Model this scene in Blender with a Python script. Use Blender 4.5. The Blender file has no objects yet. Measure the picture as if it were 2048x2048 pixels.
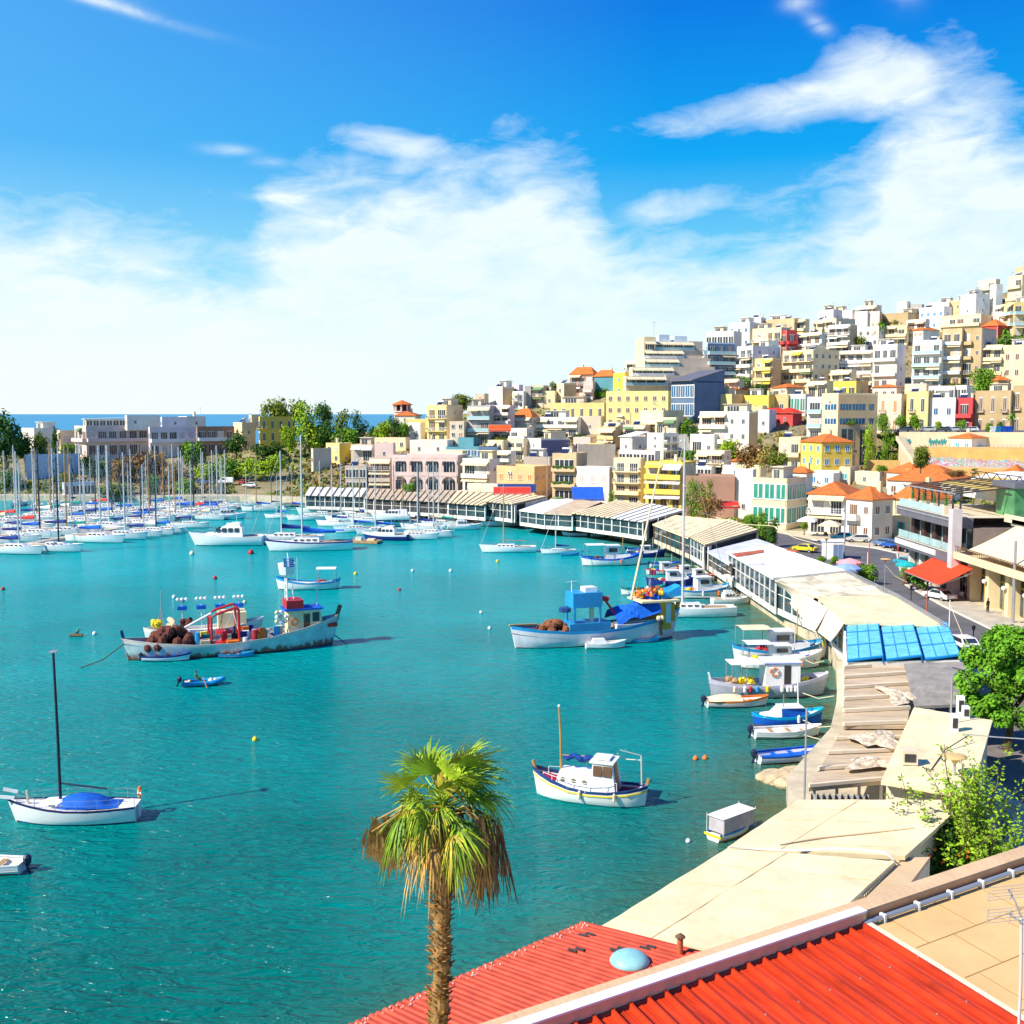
import bpy,bmesh,math,random
from mathutils import Vector,Matrix
R=math.radians
PI=math.pi
SC=bpy.context.scene
COL=SC.collection
# camera
CAMZ=25.0
F=2200.0
PITCH=math.atan(197.0/F)
cam_d=bpy.data.cameras.new('camera')
cam=bpy.data.objects.new('camera',cam_d)
COL.objects.link(cam)
cam.location=(0,0,CAMZ)
cam.rotation_euler=(PI/2-PITCH,0,0)
cam_d.sensor_width=36
cam_d.lens=36*F/2048
cam_d.clip_start=0.5
cam_d.clip_end=60000
SC.camera=cam
# light
SUN_AZ=Vector((-0.86,-0.42)).normalized()
SUN_EL=R(40)
sl=bpy.data.lights.new('sun','SUN')
sl.energy=5.0
sl.angle=R(0.5)
sl.color=(1.0,0.92,0.78)
sun=bpy.data.objects.new('sun',sl)
COL.objects.link(sun)
sdir=Vector((SUN_AZ.x*math.cos(SUN_EL),SUN_AZ.y*math.cos(SUN_EL),math.sin(SUN_EL)))
sun.rotation_euler=sdir.to_track_quat('Z','Y').to_euler()
sun.location=(-60,-20,90)
SC.view_settings.view_transform='Standard'
SC.view_settings.look='None'
SC.view_settings.exposure=0.58
SC.view_settings.gamma=1.0
SC.cycles.max_bounces=6
SC.cycles.diffuse_bounces=3
SC.cycles.glossy_bounces=3
SC.cycles.transmission_bounces=4
SC.cycles.transparent_max_bounces=6
SC.cycles.caustics_reflective=False
SC.cycles.caustics_refractive=False
W=bpy.data.worlds.new('World')
SC.world=W
W.use_nodes=True
wt=W.node_tree
wt.nodes.clear()
def nd(t,typ,**kw):
 n=t.nodes.new(typ)
 for k,v in kw.items():
  setattr(n,k,v)
 return n
def mth(t,op,a,b=None,c=None,clamp=False):
 n=t.nodes.new('ShaderNodeMath')
 n.operation=op
 n.use_clamp=clamp
 for i,v in enumerate((a,b,c)):
  if v is None:
   continue
  if isinstance(v,(int,float)):
   n.inputs[i].default_value=v
  else:
   t.links.new(v,n.inputs[i])
 return n.outputs[0]
def mixc(t,fac,a,b,mode='MIX'):
 n=t.nodes.new('ShaderNodeMix')
 n.data_type='RGBA'
 n.blend_type=mode
 for sock,v in((n.inputs[0],fac),(n.inputs[6],a),(n.inputs[7],b)):
  if isinstance(v,(int,float)):
   sock.default_value=v
  elif isinstance(v,tuple):
   sock.default_value=v if len(v)==4 else v+(1,)
  else:
   t.links.new(v,sock)
 return n.outputs[2]
def ramp(t,fac,stops):
 n=t.nodes.new('ShaderNodeValToRGB')
 cr=n.color_ramp
 while len(cr.elements)<len(stops):
  cr.elements.new(0.5)
 for e,(p,c)in zip(cr.elements,stops):
  e.position=p
  e.color=c if len(c)==4 else c+(1,)
 t.links.new(fac,n.inputs[0])
 return n.outputs[0]
sky=nd(wt,'ShaderNodeTexSky',sky_type='NISHITA',sun_disc=False)
sky.sun_elevation=SUN_EL
sky.sun_rotation=math.atan2(SUN_AZ.x,SUN_AZ.y)
sky.air_density=1.0
sky.dust_density=0.6
sky.ozone_density=2.0
tc=nd(wt,'ShaderNodeTexCoord')
sep=nd(wt,'ShaderNodeSeparateXYZ')
wt.links.new(tc.outputs['Generated'],sep.inputs[0])
X_,Y_,Z_=sep.outputs
az=mth(wt,'ARCTAN2',X_,Y_)
hyp=mth(wt,'SQRT',mth(wt,'ADD',mth(wt,'MULTIPLY',X_,X_),mth(wt,'MULTIPLY',Y_,Y_)))
el=mth(wt,'ARCTAN2',Z_,hyp)
azn=mth(wt,'MULTIPLY_ADD',az,1.7,0.78,clamp=True)
west=ramp(wt,el,[(0.0,(0.50,0.68,0.72)),(0.12,(0.24,0.56,0.74)),(0.22,(0.075,0.37,0.72)),(0.34,(0.06,0.31,0.70)),(1.0,(0.0,0.10,0.4))])
east=ramp(wt,el,[(0.0,(0.42,0.68,0.74)),(0.12,(0.16,0.53,0.74)),(0.22,(0.0,0.30,0.70)),(0.34,(0.0,0.155,0.60)),(1.0,(0.0,0.06,0.4))])
azure=mixc(wt,azn,west,east)
comb=nd(wt,'ShaderNodeCombineXYZ')
wt.links.new(mth(wt,'MULTIPLY',az,1.0),comb.inputs[0])
wt.links.new(mth(wt,'MULTIPLY_ADD',az,-0.12,mth(wt,'MULTIPLY',el,2.5)),comb.inputs[1])
nz=nd(wt,'ShaderNodeTexNoise')
nz.inputs['Scale'].default_value=4.6
nz.inputs['Detail'].default_value=9
nz.inputs['Roughness'].default_value=0.56
nz.inputs['Distortion'].default_value=0.25
wt.links.new(comb.outputs[0],nz.inputs['Vector'])
nz2=nd(wt,'ShaderNodeTexNoise')
nz2 .inputs['Scale'].default_value=17
nz2 .inputs['Detail'].default_value=8
nz2 .inputs['Roughness'].default_value=0.62
nz2 .inputs['Distortion'].default_value=0.5
wt.links.new(comb.outputs[0],nz2 .inputs['Vector'])
def top_curve(pts):
 """height of the cloud tops over the azimuth: a curve in the sky, in radians"""
 n=wt.nodes.new('ShaderNodeFloatCurve')
 cv=n.mapping.curves[0]
 n.mapping.use_clip=False
 xs=[(a/1.2+0.5,e)for a,e in pts]
 cv.points[0].location=xs[0]
 cv.points[1].location=xs[-1]
 for p in xs[1:-1]:
  cv.points.new(*p)
 n.mapping.update()
 wt.links.new(mth(wt,'MULTIPLY_ADD',az,1/1.2,0.5),n.inputs['Value'])
 return n.outputs[0]
def blob(a0,e0,sa,se,rot=0.0):
 da=mth(wt,'SUBTRACT',az,a0)
 de=mth(wt,'SUBTRACT',el,e0)
 c,s=math.cos(rot),math.sin(rot)
 u=mth(wt,'ADD',mth(wt,'MULTIPLY',da,c/sa),mth(wt,'MULTIPLY',de,s/sa))
 v=mth(wt,'ADD',mth(wt,'MULTIPLY',da,-s/se),mth(wt,'MULTIPLY',de,c/se))
 d=mth(wt,'ADD',mth(wt,'MULTIPLY',u,u),mth(wt,'MULTIPLY',v,v))
 return mth(wt,'EXPONENT',mth(wt,'MULTIPLY',d,-1.0))
nsum=mth(wt,'ADD',mth(wt,'MULTIPLY',mth(wt,'SUBTRACT',nz.outputs[0],0.5),0.16),mth(wt,'MULTIPLY',mth(wt,'SUBTRACT',nz2 .outputs[0],0.5),0.10))
topc=top_curve([(-0.6,0.20),(-0.46,0.200),(-0.40,0.188),(-0.30,0.170),(-0.235,0.165),(-0.21,0.205),(-0.12,0.232),(-0.05,0.243),(0.045,0.238),(0.075,0.215),(0.10,0.185),(0.15,0.175),(0.20,0.180),(0.25,0.195),(0.30,0.215),(0.35,0.285),(0.40,0.275),(0.43,0.245),(0.46,0.27),(0.6,0.27)])
sheet=mth(wt,'DIVIDE',mth(wt,'SUBTRACT',mth(wt,'ADD',topc,nsum),el),0.06)
banks=mth(wt,'ADD',blob(0.21,0.255,0.12,0.024,0.10),blob(0.325,0.27,0.06,0.03,-0.45))
banks=mth(wt,'ADD',banks,blob(0.13,0.178,0.08,0.02,0.1))
banks=mth(wt,'ADD',banks,blob(-0.10,0.232,0.07,0.018,-0.12))
bankf=mth(wt,'MULTIPLY_ADD',nsum,17.0,mth(wt,'MULTIPLY_ADD',banks,2.2,-1.05))
wisp=mth(wt,'ADD',blob(-0.425,0.350,0.07,0.007,-0.20),blob(-0.35,0.327,0.07,0.004,-0.18))
for w_ in((0.247,0.335,0.012,0.006,0),(0.262,0.318,0.012,0.005,-0.6),(0.328,0.345,0.016,0.012,-1.0),(-0.25,0.222,0.02,0.004,0),(-0.21,0.213,0.014,0.004,0),(0.26,0.27,0.012,0.004,0),(-0.2,0.185,0.025,0.004,0)):
 wisp=mth(wt,'ADD',wisp,blob(*w_))
wispf=mth(wt,'MULTIPLY',mth(wt,'MULTIPLY_ADD',nz2 .outputs[0],2.2,-0.45,clamp=True),mth(wt,'MULTIPLY',wisp,0.75))
cl=mth(wt,'MAXIMUM',mth(wt,'ADD',mth(wt,'MULTIPLY',sheet,0.8),0,clamp=True),mth(wt,'MULTIPLY',bankf,0.62,clamp=True))
cl=mth(wt,'SMOOTH_MIN',mth(wt,'ADD',cl,mth(wt,'MAXIMUM',wispf,0.0)),0.96,0.12)
thin=mth(wt,'MULTIPLY',mth(wt,'MULTIPLY_ADD',az,1.3,0.28,clamp=True),mth(wt,'SUBTRACT',1.0,mth(wt,'MULTIPLY',el,6.0,clamp=True),clamp=True))
thin=mth(wt,'MULTIPLY',thin,0.75)
cloudc=mixc(wt,thin,(0.715,0.79,0.80),(0.44,0.66,0.74))
puff=mth(wt,'MULTIPLY_ADD',nz2 .outputs[0],1.6,-0.5,clamp=True)
cloudc=mixc(wt,mth(wt,'MULTIPLY',puff,0.07),cloudc,(0.5,0.68,0.75))
lowf=mth(wt,'MULTIPLY_ADD',el,-5.0,1.25,clamp=True)
cl=mth(wt,'MULTIPLY',cl,mth(wt,'MAXIMUM',lowf,mth(wt,'MULTIPLY_ADD',nz2 .outputs[0],0.9,0.48,clamp=True)))
seen=mixc(wt,cl,azure,cloudc)
skyc=nd(wt,'ShaderNodeVectorMath',operation='SCALE')
wt.links.new(seen,skyc.inputs[0])
skyc.inputs['Scale'].default_value=5.9
both=mixc(wt,0.985,sky.outputs[0],skyc.outputs[0])
bg=nd(wt,'ShaderNodeBackground')
bg.inputs['Strength'].default_value=0.15
wt.links.new(both,bg.inputs[0])
wo=nd(wt,'ShaderNodeOutputWorld')
wt.links.new(bg.outputs[0],wo.inputs[0])
# projection helpers (where a thing seen at x, y of the photo stands in the world)
SP,CP=math.sin(PITCH),math.cos(PITCH)
def ray(x,y):
 dx=(x-1024)/F
 dy=(1024-y)/F
 return Vector((dx,CP+dy*SP,-SP+dy*CP))
def at(x,y,z=0.0):
 d=ray(x,y)
 t=(z-CAMZ)/d.z
 return Vector((d.x*t,d.y*t,z))
def atd(x,y,D):
 d=ray(x,y)
 t=D/d.y
 return Vector((d.x*t,D,CAMZ+d.z*t))
def px_of(v):
 """photo position of a world point"""
 r=Vector(v)-Vector((0,0,CAMZ))
 fwd=r.y*CP-r.z*SP
 up=r.y*SP+r.z*CP
 return 1024+r.x/fwd*F,1024-up/fwd*F
def z_for(x_y,y,D):
 return atd(x_y,y,D).z
 # materials
_MC={}
def mat(key,col,rough=0.8,var=0.12,scale=0.6,bump=0.0,bscale=8.0,metal=0.0,dirt=0.0,spec=0.4,stretch=None,subs=0.0):
 if key in _MC:
  return _MC[key]
 m=bpy.data.materials.new(key)
 m.use_nodes=True
 t=m.node_tree
 b=t.nodes['Principled BSDF']
 b.inputs['Roughness'].default_value=rough
 b.inputs['Metallic'].default_value=metal
 b.inputs['Specular IOR Level'].default_value=spec
 if len(col)==3:
  col=col+(1,)
 tcn=t.nodes.new('ShaderNodeTexCoord')
 vec=tcn.outputs['Object']
 if stretch:
  mp=t.nodes.new('ShaderNodeMapping')
  mp.inputs['Scale'].default_value=stretch
  t.links.new(vec,mp.inputs[0])
  vec=mp.outputs[0]
 c=None
 if var>0:
  n=t.nodes.new('ShaderNodeTexNoise')
  n.inputs['Scale'].default_value=scale
  n.inputs['Detail'].default_value=5
  n.inputs['Roughness'].default_value=0.6
  t.links.new(vec,n.inputs['Vector'])
  dark=tuple(v*(1-var*1.6)for v in col[:3])+(1,)
  lite=tuple(min(1,v*(1+var*0.7))for v in col[:3])+(1,)
  f=mth(t,'MULTIPLY_ADD',n.outputs[0],2.2,-0.6,clamp=True)
  c=mixc(t,f,dark,lite)
  if dirt>0:
   n2=t.nodes.new('ShaderNodeTexNoise')
   n2 .inputs['Scale'].default_value=1.0
   n2 .inputs['Detail'].default_value=7
   n2 .inputs['Roughness'].default_value=0.7
   mp2=t.nodes.new('ShaderNodeMapping')
   mp2 .inputs['Scale'].default_value=(1.3,1.3,0.18)
   t.links.new(tcn.outputs['Object'],mp2 .inputs[0])
   t.links.new(mp2 .outputs[0],n2 .inputs['Vector'])
   f2=mth(t,'MULTIPLY',mth(t,'MULTIPLY_ADD',n2 .outputs[0],4.0,-2.1,clamp=True),dirt)
   c=mixc(t,f2,c,(0.16,0.12,0.08,1))
  t.links.new(c,b.inputs['Base Color'])
 else:
  b.inputs['Base Color'].default_value=col
 if bump>0:
  n3=t.nodes.new('ShaderNodeTexNoise')
  n3 .inputs['Scale'].default_value=bscale
  n3 .inputs['Detail'].default_value=4
  t.links.new(vec,n3 .inputs['Vector'])
  bp=t.nodes.new('ShaderNodeBump')
  bp.inputs['Strength'].default_value=bump
  bp.inputs['Distance'].default_value=0.05
  t.links.new(n3 .outputs[0],bp.inputs['Height'])
  t.links.new(bp.outputs[0],b.inputs['Normal'])
 _MC[key]=m
 return m
def flat(key,col,rough=0.6,metal=0.0,spec=0.4):
 return mat(key,col,rough,var=0.08,scale=2.5,metal=metal,spec=spec)
 # mesh accumulator
class MB:
 def __init__(s):
  s.v,s.f,s.m=[],[],[]
 def box(s,x0,x1,y0,y1,z0,z1,m=0):
  n=len(s.v)
  s.v+=[(x0,y0,z0),(x1,y0,z0),(x1,y1,z0),(x0,y1,z0),(x0,y0,z1),(x1,y0,z1),(x1,y1,z1),(x0,y1,z1)]
  s.f+=[(n,n+3,n+2,n+1),(n+4,n+5,n+6,n+7),(n,n+1,n+5,n+4),(n+1,n+2,n+6,n+5),(n+2,n+3,n+7,n+6),(n+3,n,n+4,n+7)]
  s.m+=[m]*6
  return s
 def hexa(s,p,m=0):
  """8 points: bottom ring 4, top ring 4"""
  n=len(s.v)
  s.v+=[tuple(q)for q in p]
  s.f+=[(n,n+3,n+2,n+1),(n+4,n+5,n+6,n+7),(n,n+1,n+5,n+4),(n+1,n+2,n+6,n+5),(n+2,n+3,n+7,n+6),(n+3,n,n+4,n+7)]
  s.m+=[m]*6
  return s
 def bar(s,p,q,w,h=None,m=0,up=(0,0,1)):
  h=h or w
  p,q=Vector(p),Vector(q)
  d=(q-p)
  if d.length<1e-6:
   return s
  d.normalize()
  u=Vector(up)
  if abs(d.dot(u))>0.98:
   u=Vector((1,0,0))
  a=d.cross(u).normalized()*w/2
  b=a.cross(d).normalized()*h/2
  return s.hexa([p-a-b,p+a-b,q+a-b,q-a-b,p-a+b,p+a+b,q+a+b,q-a+b],m)
 def tube(s,pts,r,n=6,m=0,cap=True):
  pts=[Vector(p)for p in pts]
  if not isinstance(r,(list,tuple)):
   r=[r]*len(pts)
  base=len(s.v)
  for i,p in enumerate(pts):
   d=(pts[min(i+1,len(pts)-1)]-pts[max(i-1,0)])
   d=d.normalized()if d.length>1e-9 else Vector((0,0,1))
   u=Vector((0,0,1))if abs(d.z)<0.95 else Vector((1,0,0))
   a=d.cross(u).normalized()
   b=d.cross(a).normalized()
   for k in range(n):
    an=2*PI*k/n
    s.v.append(tuple(p+(a*math.cos(an)+b*math.sin(an))*r[i]))
  for i in range(len(pts)-1):
   for k in range(n):
    a0=base+i*n+k
    a1=base+i*n+(k+1)%n
    s.f.append((a0,a1,a1+n,a0+n))
    s.m.append(m)
  if cap:
   s.f.append(tuple(base+k for k in range(n)))
   s.f.append(tuple(base+(len(pts)-1)*n+k for k in reversed(range(n))))
   s.m+=[m,m]
  return s
 def lathe(s,prof,c=(0,0,0),n=12,m=0,sx=1.0,sy=1.0):
  base=len(s.v)
  for r,z in prof:
   for k in range(n):
    an=2*PI*k/n
    s.v.append((c[0]+r*math.cos(an)*sx,c[1]+r*math.sin(an)*sy,c[2]+z))
  for i in range(len(prof)-1):
   for k in range(n):
    a0=base+i*n+k
    a1=base+i*n+(k+1)%n
    s.f.append((a0,a1,a1+n,a0+n))
    s.m.append(m)
  if prof[0][0]>1e-4:
   s.f.append(tuple(base+k for k in reversed(range(n))))
   s.m.append(m)
  if prof[-1][0]>1e-4:
   s.f.append(tuple(base+(len(prof)-1)*n+k for k in range(n)))
   s.m.append(m)
  return s
 def ball(s,c,r,n=8,m=0,sq=(1,1,1)):
  rings=max(4,n//2)
  prof=[(max(1e-5,math.sin(PI*i/rings))*r,-math.cos(PI*i/rings)*r*sq[2])for i in range(rings+1)]
  return s.lathe(prof,c,n,m,sq[0],sq[1])
 def prism(s,poly,z0,z1,m=0,mtop=None):
  """poly: (x,y) or (x,y,z) list counter-clockwise; z0,z1 offsets"""
  n=len(s.v)
  k=len(poly)
  P=[tuple(p)if len(p)==3 else(p[0],p[1],0.0)for p in poly]
  s.v+=[(p[0],p[1],p[2]+z0)for p in P]+[(p[0],p[1],p[2]+z1)for p in P]
  s.f.append(tuple(n+i for i in reversed(range(k))))
  s.f.append(tuple(n+k+i for i in range(k)))
  s.m+=[m,m if mtop is None else mtop]
  for i in range(k):
   j=(i+1)%k
   s.f.append((n+i,n+j,n+k+j,n+k+i))
   s.m.append(m)
  return s
 def quad(s,a,b,c,d,m=0):
  n=len(s.v)
  s.v+=[tuple(a),tuple(b),tuple(c),tuple(d)]
  s.f.append((n,n+1,n+2,n+3))
  s.m.append(m)
  return s
 def tri(s,a,b,c,m=0):
  n=len(s.v)
  s.v+=[tuple(a),tuple(b),tuple(c)]
  s.f.append((n,n+1,n+2))
  s.m.append(m)
  return s
 def grid(s,P,m=0):
  """P[i][j] points"""
  n=len(s.v)
  w=len(P[0])
  for row in P:
   s.v+=[tuple(p)for p in row]
  for i in range(len(P)-1):
   for j in range(w-1):
    a=n+i*w+j
    s.f.append((a,a+1,a+w+1,a+w))
    s.m.append(m)
  return s
 def mesh(s,name,mats,smooth=False):
  me=bpy.data.meshes.new(name)
  me.from_pydata(s.v,[],s.f)
  if not isinstance(mats,(list,tuple)):
   mats=[mats]
  for x in mats:
   me.materials.append(x)
  me.polygons.foreach_set('material_index',[min(i,len(mats)-1)for i in s.m])
  if smooth:
   me.polygons.foreach_set('use_smooth',[True]*len(me.polygons))
  me.update()
  if smooth==2:
   me.set_sharp_from_angle(angle=R(38))
  return me
 def build(s,name,mats,parent=None,loc=(0,0,0),rz=0.0,smooth=False):
  return put(s.mesh(name,mats,smooth),name,parent,loc,rz)
def put(me,name,parent=None,loc=(0,0,0),rz=0.0,scale=None):
 o=bpy.data.objects.new(name,me)
 COL.objects.link(o)
 o.location=loc
 o.rotation_euler=(0,0,rz)
 if scale:
  o.scale=scale
 if parent:
  o.parent=parent
 return o
def tag(o,label=None,cat=None,group=None,kind=None):
 if label:
  o['label']=label
 if cat:
  o['category']=cat
 if group:
  o['group']=group
 if kind:
  o['kind']=kind
 return o
def thing(name,label,cat,loc=(0,0,0),rz=0.0,group=None):
 o=bpy.data.objects.new(name,None)
 COL.objects.link(o)
 o.location=loc
 o.rotation_euler=(0,0,rz)
 o.empty_display_size=0.5
 return tag(o,label,cat,group)
KIDS={}
def copy_tree(o,parent=None):
 c=o.copy()
 COL.objects.link(c)
 c.parent=parent
 for ch in o.children:
  copy_tree(ch,c)
 return c
def dup(proto,loc,rz,label,scale=1.0,group=None):
 c=copy_tree(proto)
 c.location=loc
 c.rotation_euler=(0,0,rz)
 c.scale=(scale,)*3 if isinstance(scale,(int,float))else scale
 c['label']=label
 if group:
  c['group']=group
 return c
def remove_tree(o):
 for ch in list(o.children):
  remove_tree(ch)
 bpy.data.objects.remove(o)
def interp(x,pts):
 if x<=pts[0][0]:
  return pts[0][1]
 for(a,b),(c,d)in zip(pts,pts[1:]):
  if x<=c:
   return b+(d-b)*(x-a)/(c-a)
 return pts[-1][1]
GZ=1.5
# hill: ground seen along each column, from the street behind the quay up to the crest
FOOT_Y=[(-400,992),(0,990),(500,990),(700,1000),(900,1004),(1100,1016),(1300,1038),(1400,1054),(1650,1074),(1790,1086),(2400,1092)]
CREST_Y=[(-400,905),(0,905),(300,900),(500,888),(600,878),(700,868),(800,848),(950,822),(1050,806),(1180,790),(1250,760),(1310,725),(1500,690),(1700,662),(1850,630),(1950,600),(2048,575),(2400,540)]
CREST_D=[(-400,390),(0,390),(560,390),(700,395),(950,400),(1250,425),(1500,455),(1700,470),(2048,495),(2400,510)]
def foot_d(x):
 y=interp(x,FOOT_Y)
 return at(x,y,GZ).y
def ground_d(x,y):
 yf,yc=interp(x,FOOT_Y),interp(x,CREST_Y)
 t=(yf-y)/(yf-yc)
 df=foot_d(x)
 dc=interp(x,CREST_D)
 return df+(dc-df)*t
def ground(x,y):
 """world point of the hill's ground seen at photo position x, y"""
 yf=interp(x,FOOT_Y)
 if y>=yf:
  return at(x,y,GZ)
 return atd(x,y,max(ground_d(x,y),30))
mb=MB()
rows=[]
NT=26
for i in range(-16,64):
 x=i*40
 yf,yc=interp(x,FOOT_Y),interp(x,CREST_Y)
 col=[]
 for j in range(NT+1):
  t=j/NT
  y=yf+(yc-yf)*t
  p=ground(x,y)
  col.append(p-Vector((0,0,0.35+0.5*math.sin(i*1.7+j)*min(1,t*3)*0.4)))
 last=col[-1]
 for dd,fz in((25,0.92),(60,0.55),(110,0.2)):
  d=Vector((last.x,last.y,0)).normalized()
  col.append(Vector((last.x+d.x*dd,last.y+d.y*dd,last.z*fz)))
 d=Vector((last.x,last.y,0)).normalized()
 col.append(Vector((last.x+d.x*160,last.y+d.y*160,-2)))
 rows.append(col)
mb.grid(rows)
M_EARTH=mat('earth',(0.30,0.25,0.13),0.95,var=0.35,scale=0.12,bump=0.6,bscale=1.5)
hill=mb.build('hillside',M_EARTH,smooth=False)
tag(hill,kind='structure')
# land: quay sheet at street level
QUAY=[(-70,0),(-22,25.5),(-11,32.5),(-4.6,36.5),(3.9,44),(8.8,49.6),(14.8,57.5),(16.5,63),(17.8,69.5)]
for x,y in((1660,1495),(1672,1440),(1674,1385),(1671,1342),(1653,1312),(1625,1286),(1585,1264),(1532,1228),(1480,1193),(1436,1163),(1403,1141),(1353,1107),(1301,1089),(1240,1078),(1166,1063),(1100,1055),(1034,1050),(960,1044),(880,1038),(780,1031),(690,1022),(640,1010),(560,1006),(480,1003),(380,1003),(200,1002),(0,1001),(-300,1000)):
 p=at(x,y,0)
 QUAY.append((p.x,p.y))
far=[(-330,330),(-330,420),(500,420),(500,-30),(-70,-30)]
poly=QUAY+far
M_QUAY=mat('quay_stone',(0.62,0.53,0.38),0.9,var=0.22,scale=0.5,bump=0.3,bscale=4,dirt=0.3)
land_bm=bmesh.new()
vt=[land_bm.verts.new((x,y,GZ))for x,y in poly]
vb=[land_bm.verts.new((x,y,-1.5))for x,y in poly]
f0=land_bm.faces.new(vt)
if f0 .normal.z<0 or True:
 f0 .normal_update()
 if f0 .normal.z<0:
  f0 .normal_flip()
for i in range(len(poly)):
 j=(i+1)%len(poly)
 land_bm.faces.new((vt[j],vt[i],vb[i],vb[j]))
bmesh.ops.triangulate(land_bm,faces=[f0])
me=bpy.data.meshes.new('quay_ground')
land_bm.to_mesh(me)
me.materials.append(M_QUAY)
tag(put(me,'quay_ground'),kind='structure')
# water
wm=bpy.data.materials.new('sea_water')
wm.use_nodes=True
t=wm.node_tree
b=t.nodes['Principled BSDF']
tcn=nd(t,'ShaderNodeTexCoord')
geo=nd(t,'ShaderNodeNewGeometry')
sp_=nd(t,'ShaderNodeSeparateXYZ')
t.links.new(geo.outputs['Position'],sp_.inputs[0])
big=nd(t,'ShaderNodeTexNoise')
big.inputs['Scale'].default_value=0.035
big.inputs['Detail'].default_value=4
t.links.new(geo.outputs['Position'],big.inputs['Vector'])
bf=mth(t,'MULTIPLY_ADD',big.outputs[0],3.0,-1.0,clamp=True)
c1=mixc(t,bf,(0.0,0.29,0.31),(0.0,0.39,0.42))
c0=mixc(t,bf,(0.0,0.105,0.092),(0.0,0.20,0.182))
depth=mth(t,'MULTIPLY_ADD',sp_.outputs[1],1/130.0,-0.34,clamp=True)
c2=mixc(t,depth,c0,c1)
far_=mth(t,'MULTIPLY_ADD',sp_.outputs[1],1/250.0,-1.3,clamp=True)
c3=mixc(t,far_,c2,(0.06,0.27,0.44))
sh=nd(t,'ShaderNodeAttribute',attribute_name='shallow')
n5=nd(t,'ShaderNodeTexNoise')
n5 .inputs['Scale'].default_value=0.3
n5 .inputs['Detail'].default_value=4
t.links.new(geo.outputs['Position'],n5 .inputs['Vector'])
shf=mth(t,'MULTIPLY',sh.outputs['Fac'],mth(t,'MULTIPLY_ADD',n5 .outputs[0],1.6,-0.05,clamp=True))
c4=mixc(t,shf,c3,(0.085,0.10,0.03))
t.links.new(c4,b.inputs['Base Color'])
b.inputs['Roughness'].default_value=0.17
t.links.new(mth(t,'MULTIPLY_ADD',mth(t,'MULTIPLY_ADD',sp_.outputs[1],1/500.0,-0.1,clamp=True),-0.15,0.17),b.inputs['Specular IOR Level'])
b.inputs['IOR'].default_value=1.33
mp=nd(t,'ShaderNodeMapping')
mp.inputs['Rotation'].default_value=(0,0,R(-24))
mp.inputs['Scale'].default_value=(0.30,1.0,1.0)
t.links.new(geo.outputs['Position'],mp.inputs[0])
w1=nd(t,'ShaderNodeTexNoise')
w1 .inputs['Scale'].default_value=1.5
w1 .inputs['Detail'].default_value=3
w1 .inputs['Roughness'].default_value=0.6
w1 .inputs['Distortion'].default_value=0.35
t.links.new(mp.outputs[0],w1 .inputs['Vector'])
w2=nd(t,'ShaderNodeTexNoise')
w2 .inputs['Scale'].default_value=0.5
w2 .inputs['Detail'].default_value=3
t.links.new(mp.outputs[0],w2 .inputs['Vector'])
ridg=mth(t,'SUBTRACT',1.0,mth(t,'ABSOLUTE',mth(t,'MULTIPLY_ADD',w1 .outputs[0],4.0,-2.0)))
hsum=mth(t,'ADD',mth(t,'MULTIPLY',ridg,0.42),mth(t,'MULTIPLY',w2 .outputs[0],1.0))
bp=nd(t,'ShaderNodeBump')
bp.inputs['Strength'].default_value=1.0
bp.inputs['Distance'].default_value=0.42
t.links.new(hsum,bp.inputs['Height'])
t.links.new(bp.outputs[0],b.inputs['Normal'])
dif=nd(t,'ShaderNodeBsdfDiffuse')
t.links.new(c4,dif.inputs[0])
mx=nd(t,'ShaderNodeMixShader')
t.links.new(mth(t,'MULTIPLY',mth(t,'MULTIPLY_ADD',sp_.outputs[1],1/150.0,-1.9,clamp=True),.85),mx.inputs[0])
t.links.new(b.outputs[0],mx.inputs[1])
t.links.new(dif.outputs[0],mx.inputs[2])
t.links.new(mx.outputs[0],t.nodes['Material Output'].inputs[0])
segs=[(Vector(a),Vector(c))for a,c in zip(QUAY,QUAY[1:])]
def quay_dist(x,y):
 p=Vector((x,y))
 best=1e9
 for a,c in segs:
  d=c-a
  u=max(0,min(1,(p-a).dot(d)/d.length_squared))
  best=min(best,(a+d*u-p).length)
 return best
xs=[-30000,-3000,-600,-300,-160]+[-120+4*i for i in range(48)]+[100,600,3000,30000]
ys=[-200,0,15]+[24+4*i for i in range(64)]+[330,420,600,1200,4000,12000,40000]
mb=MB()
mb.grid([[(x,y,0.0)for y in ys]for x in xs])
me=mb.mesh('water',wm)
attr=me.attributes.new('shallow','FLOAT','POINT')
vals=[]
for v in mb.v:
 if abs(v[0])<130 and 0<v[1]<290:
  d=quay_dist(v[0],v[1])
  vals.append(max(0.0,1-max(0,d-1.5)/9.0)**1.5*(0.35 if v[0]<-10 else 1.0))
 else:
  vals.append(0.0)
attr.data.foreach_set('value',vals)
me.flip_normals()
tag(put(me,'water'),kind='structure')
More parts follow.
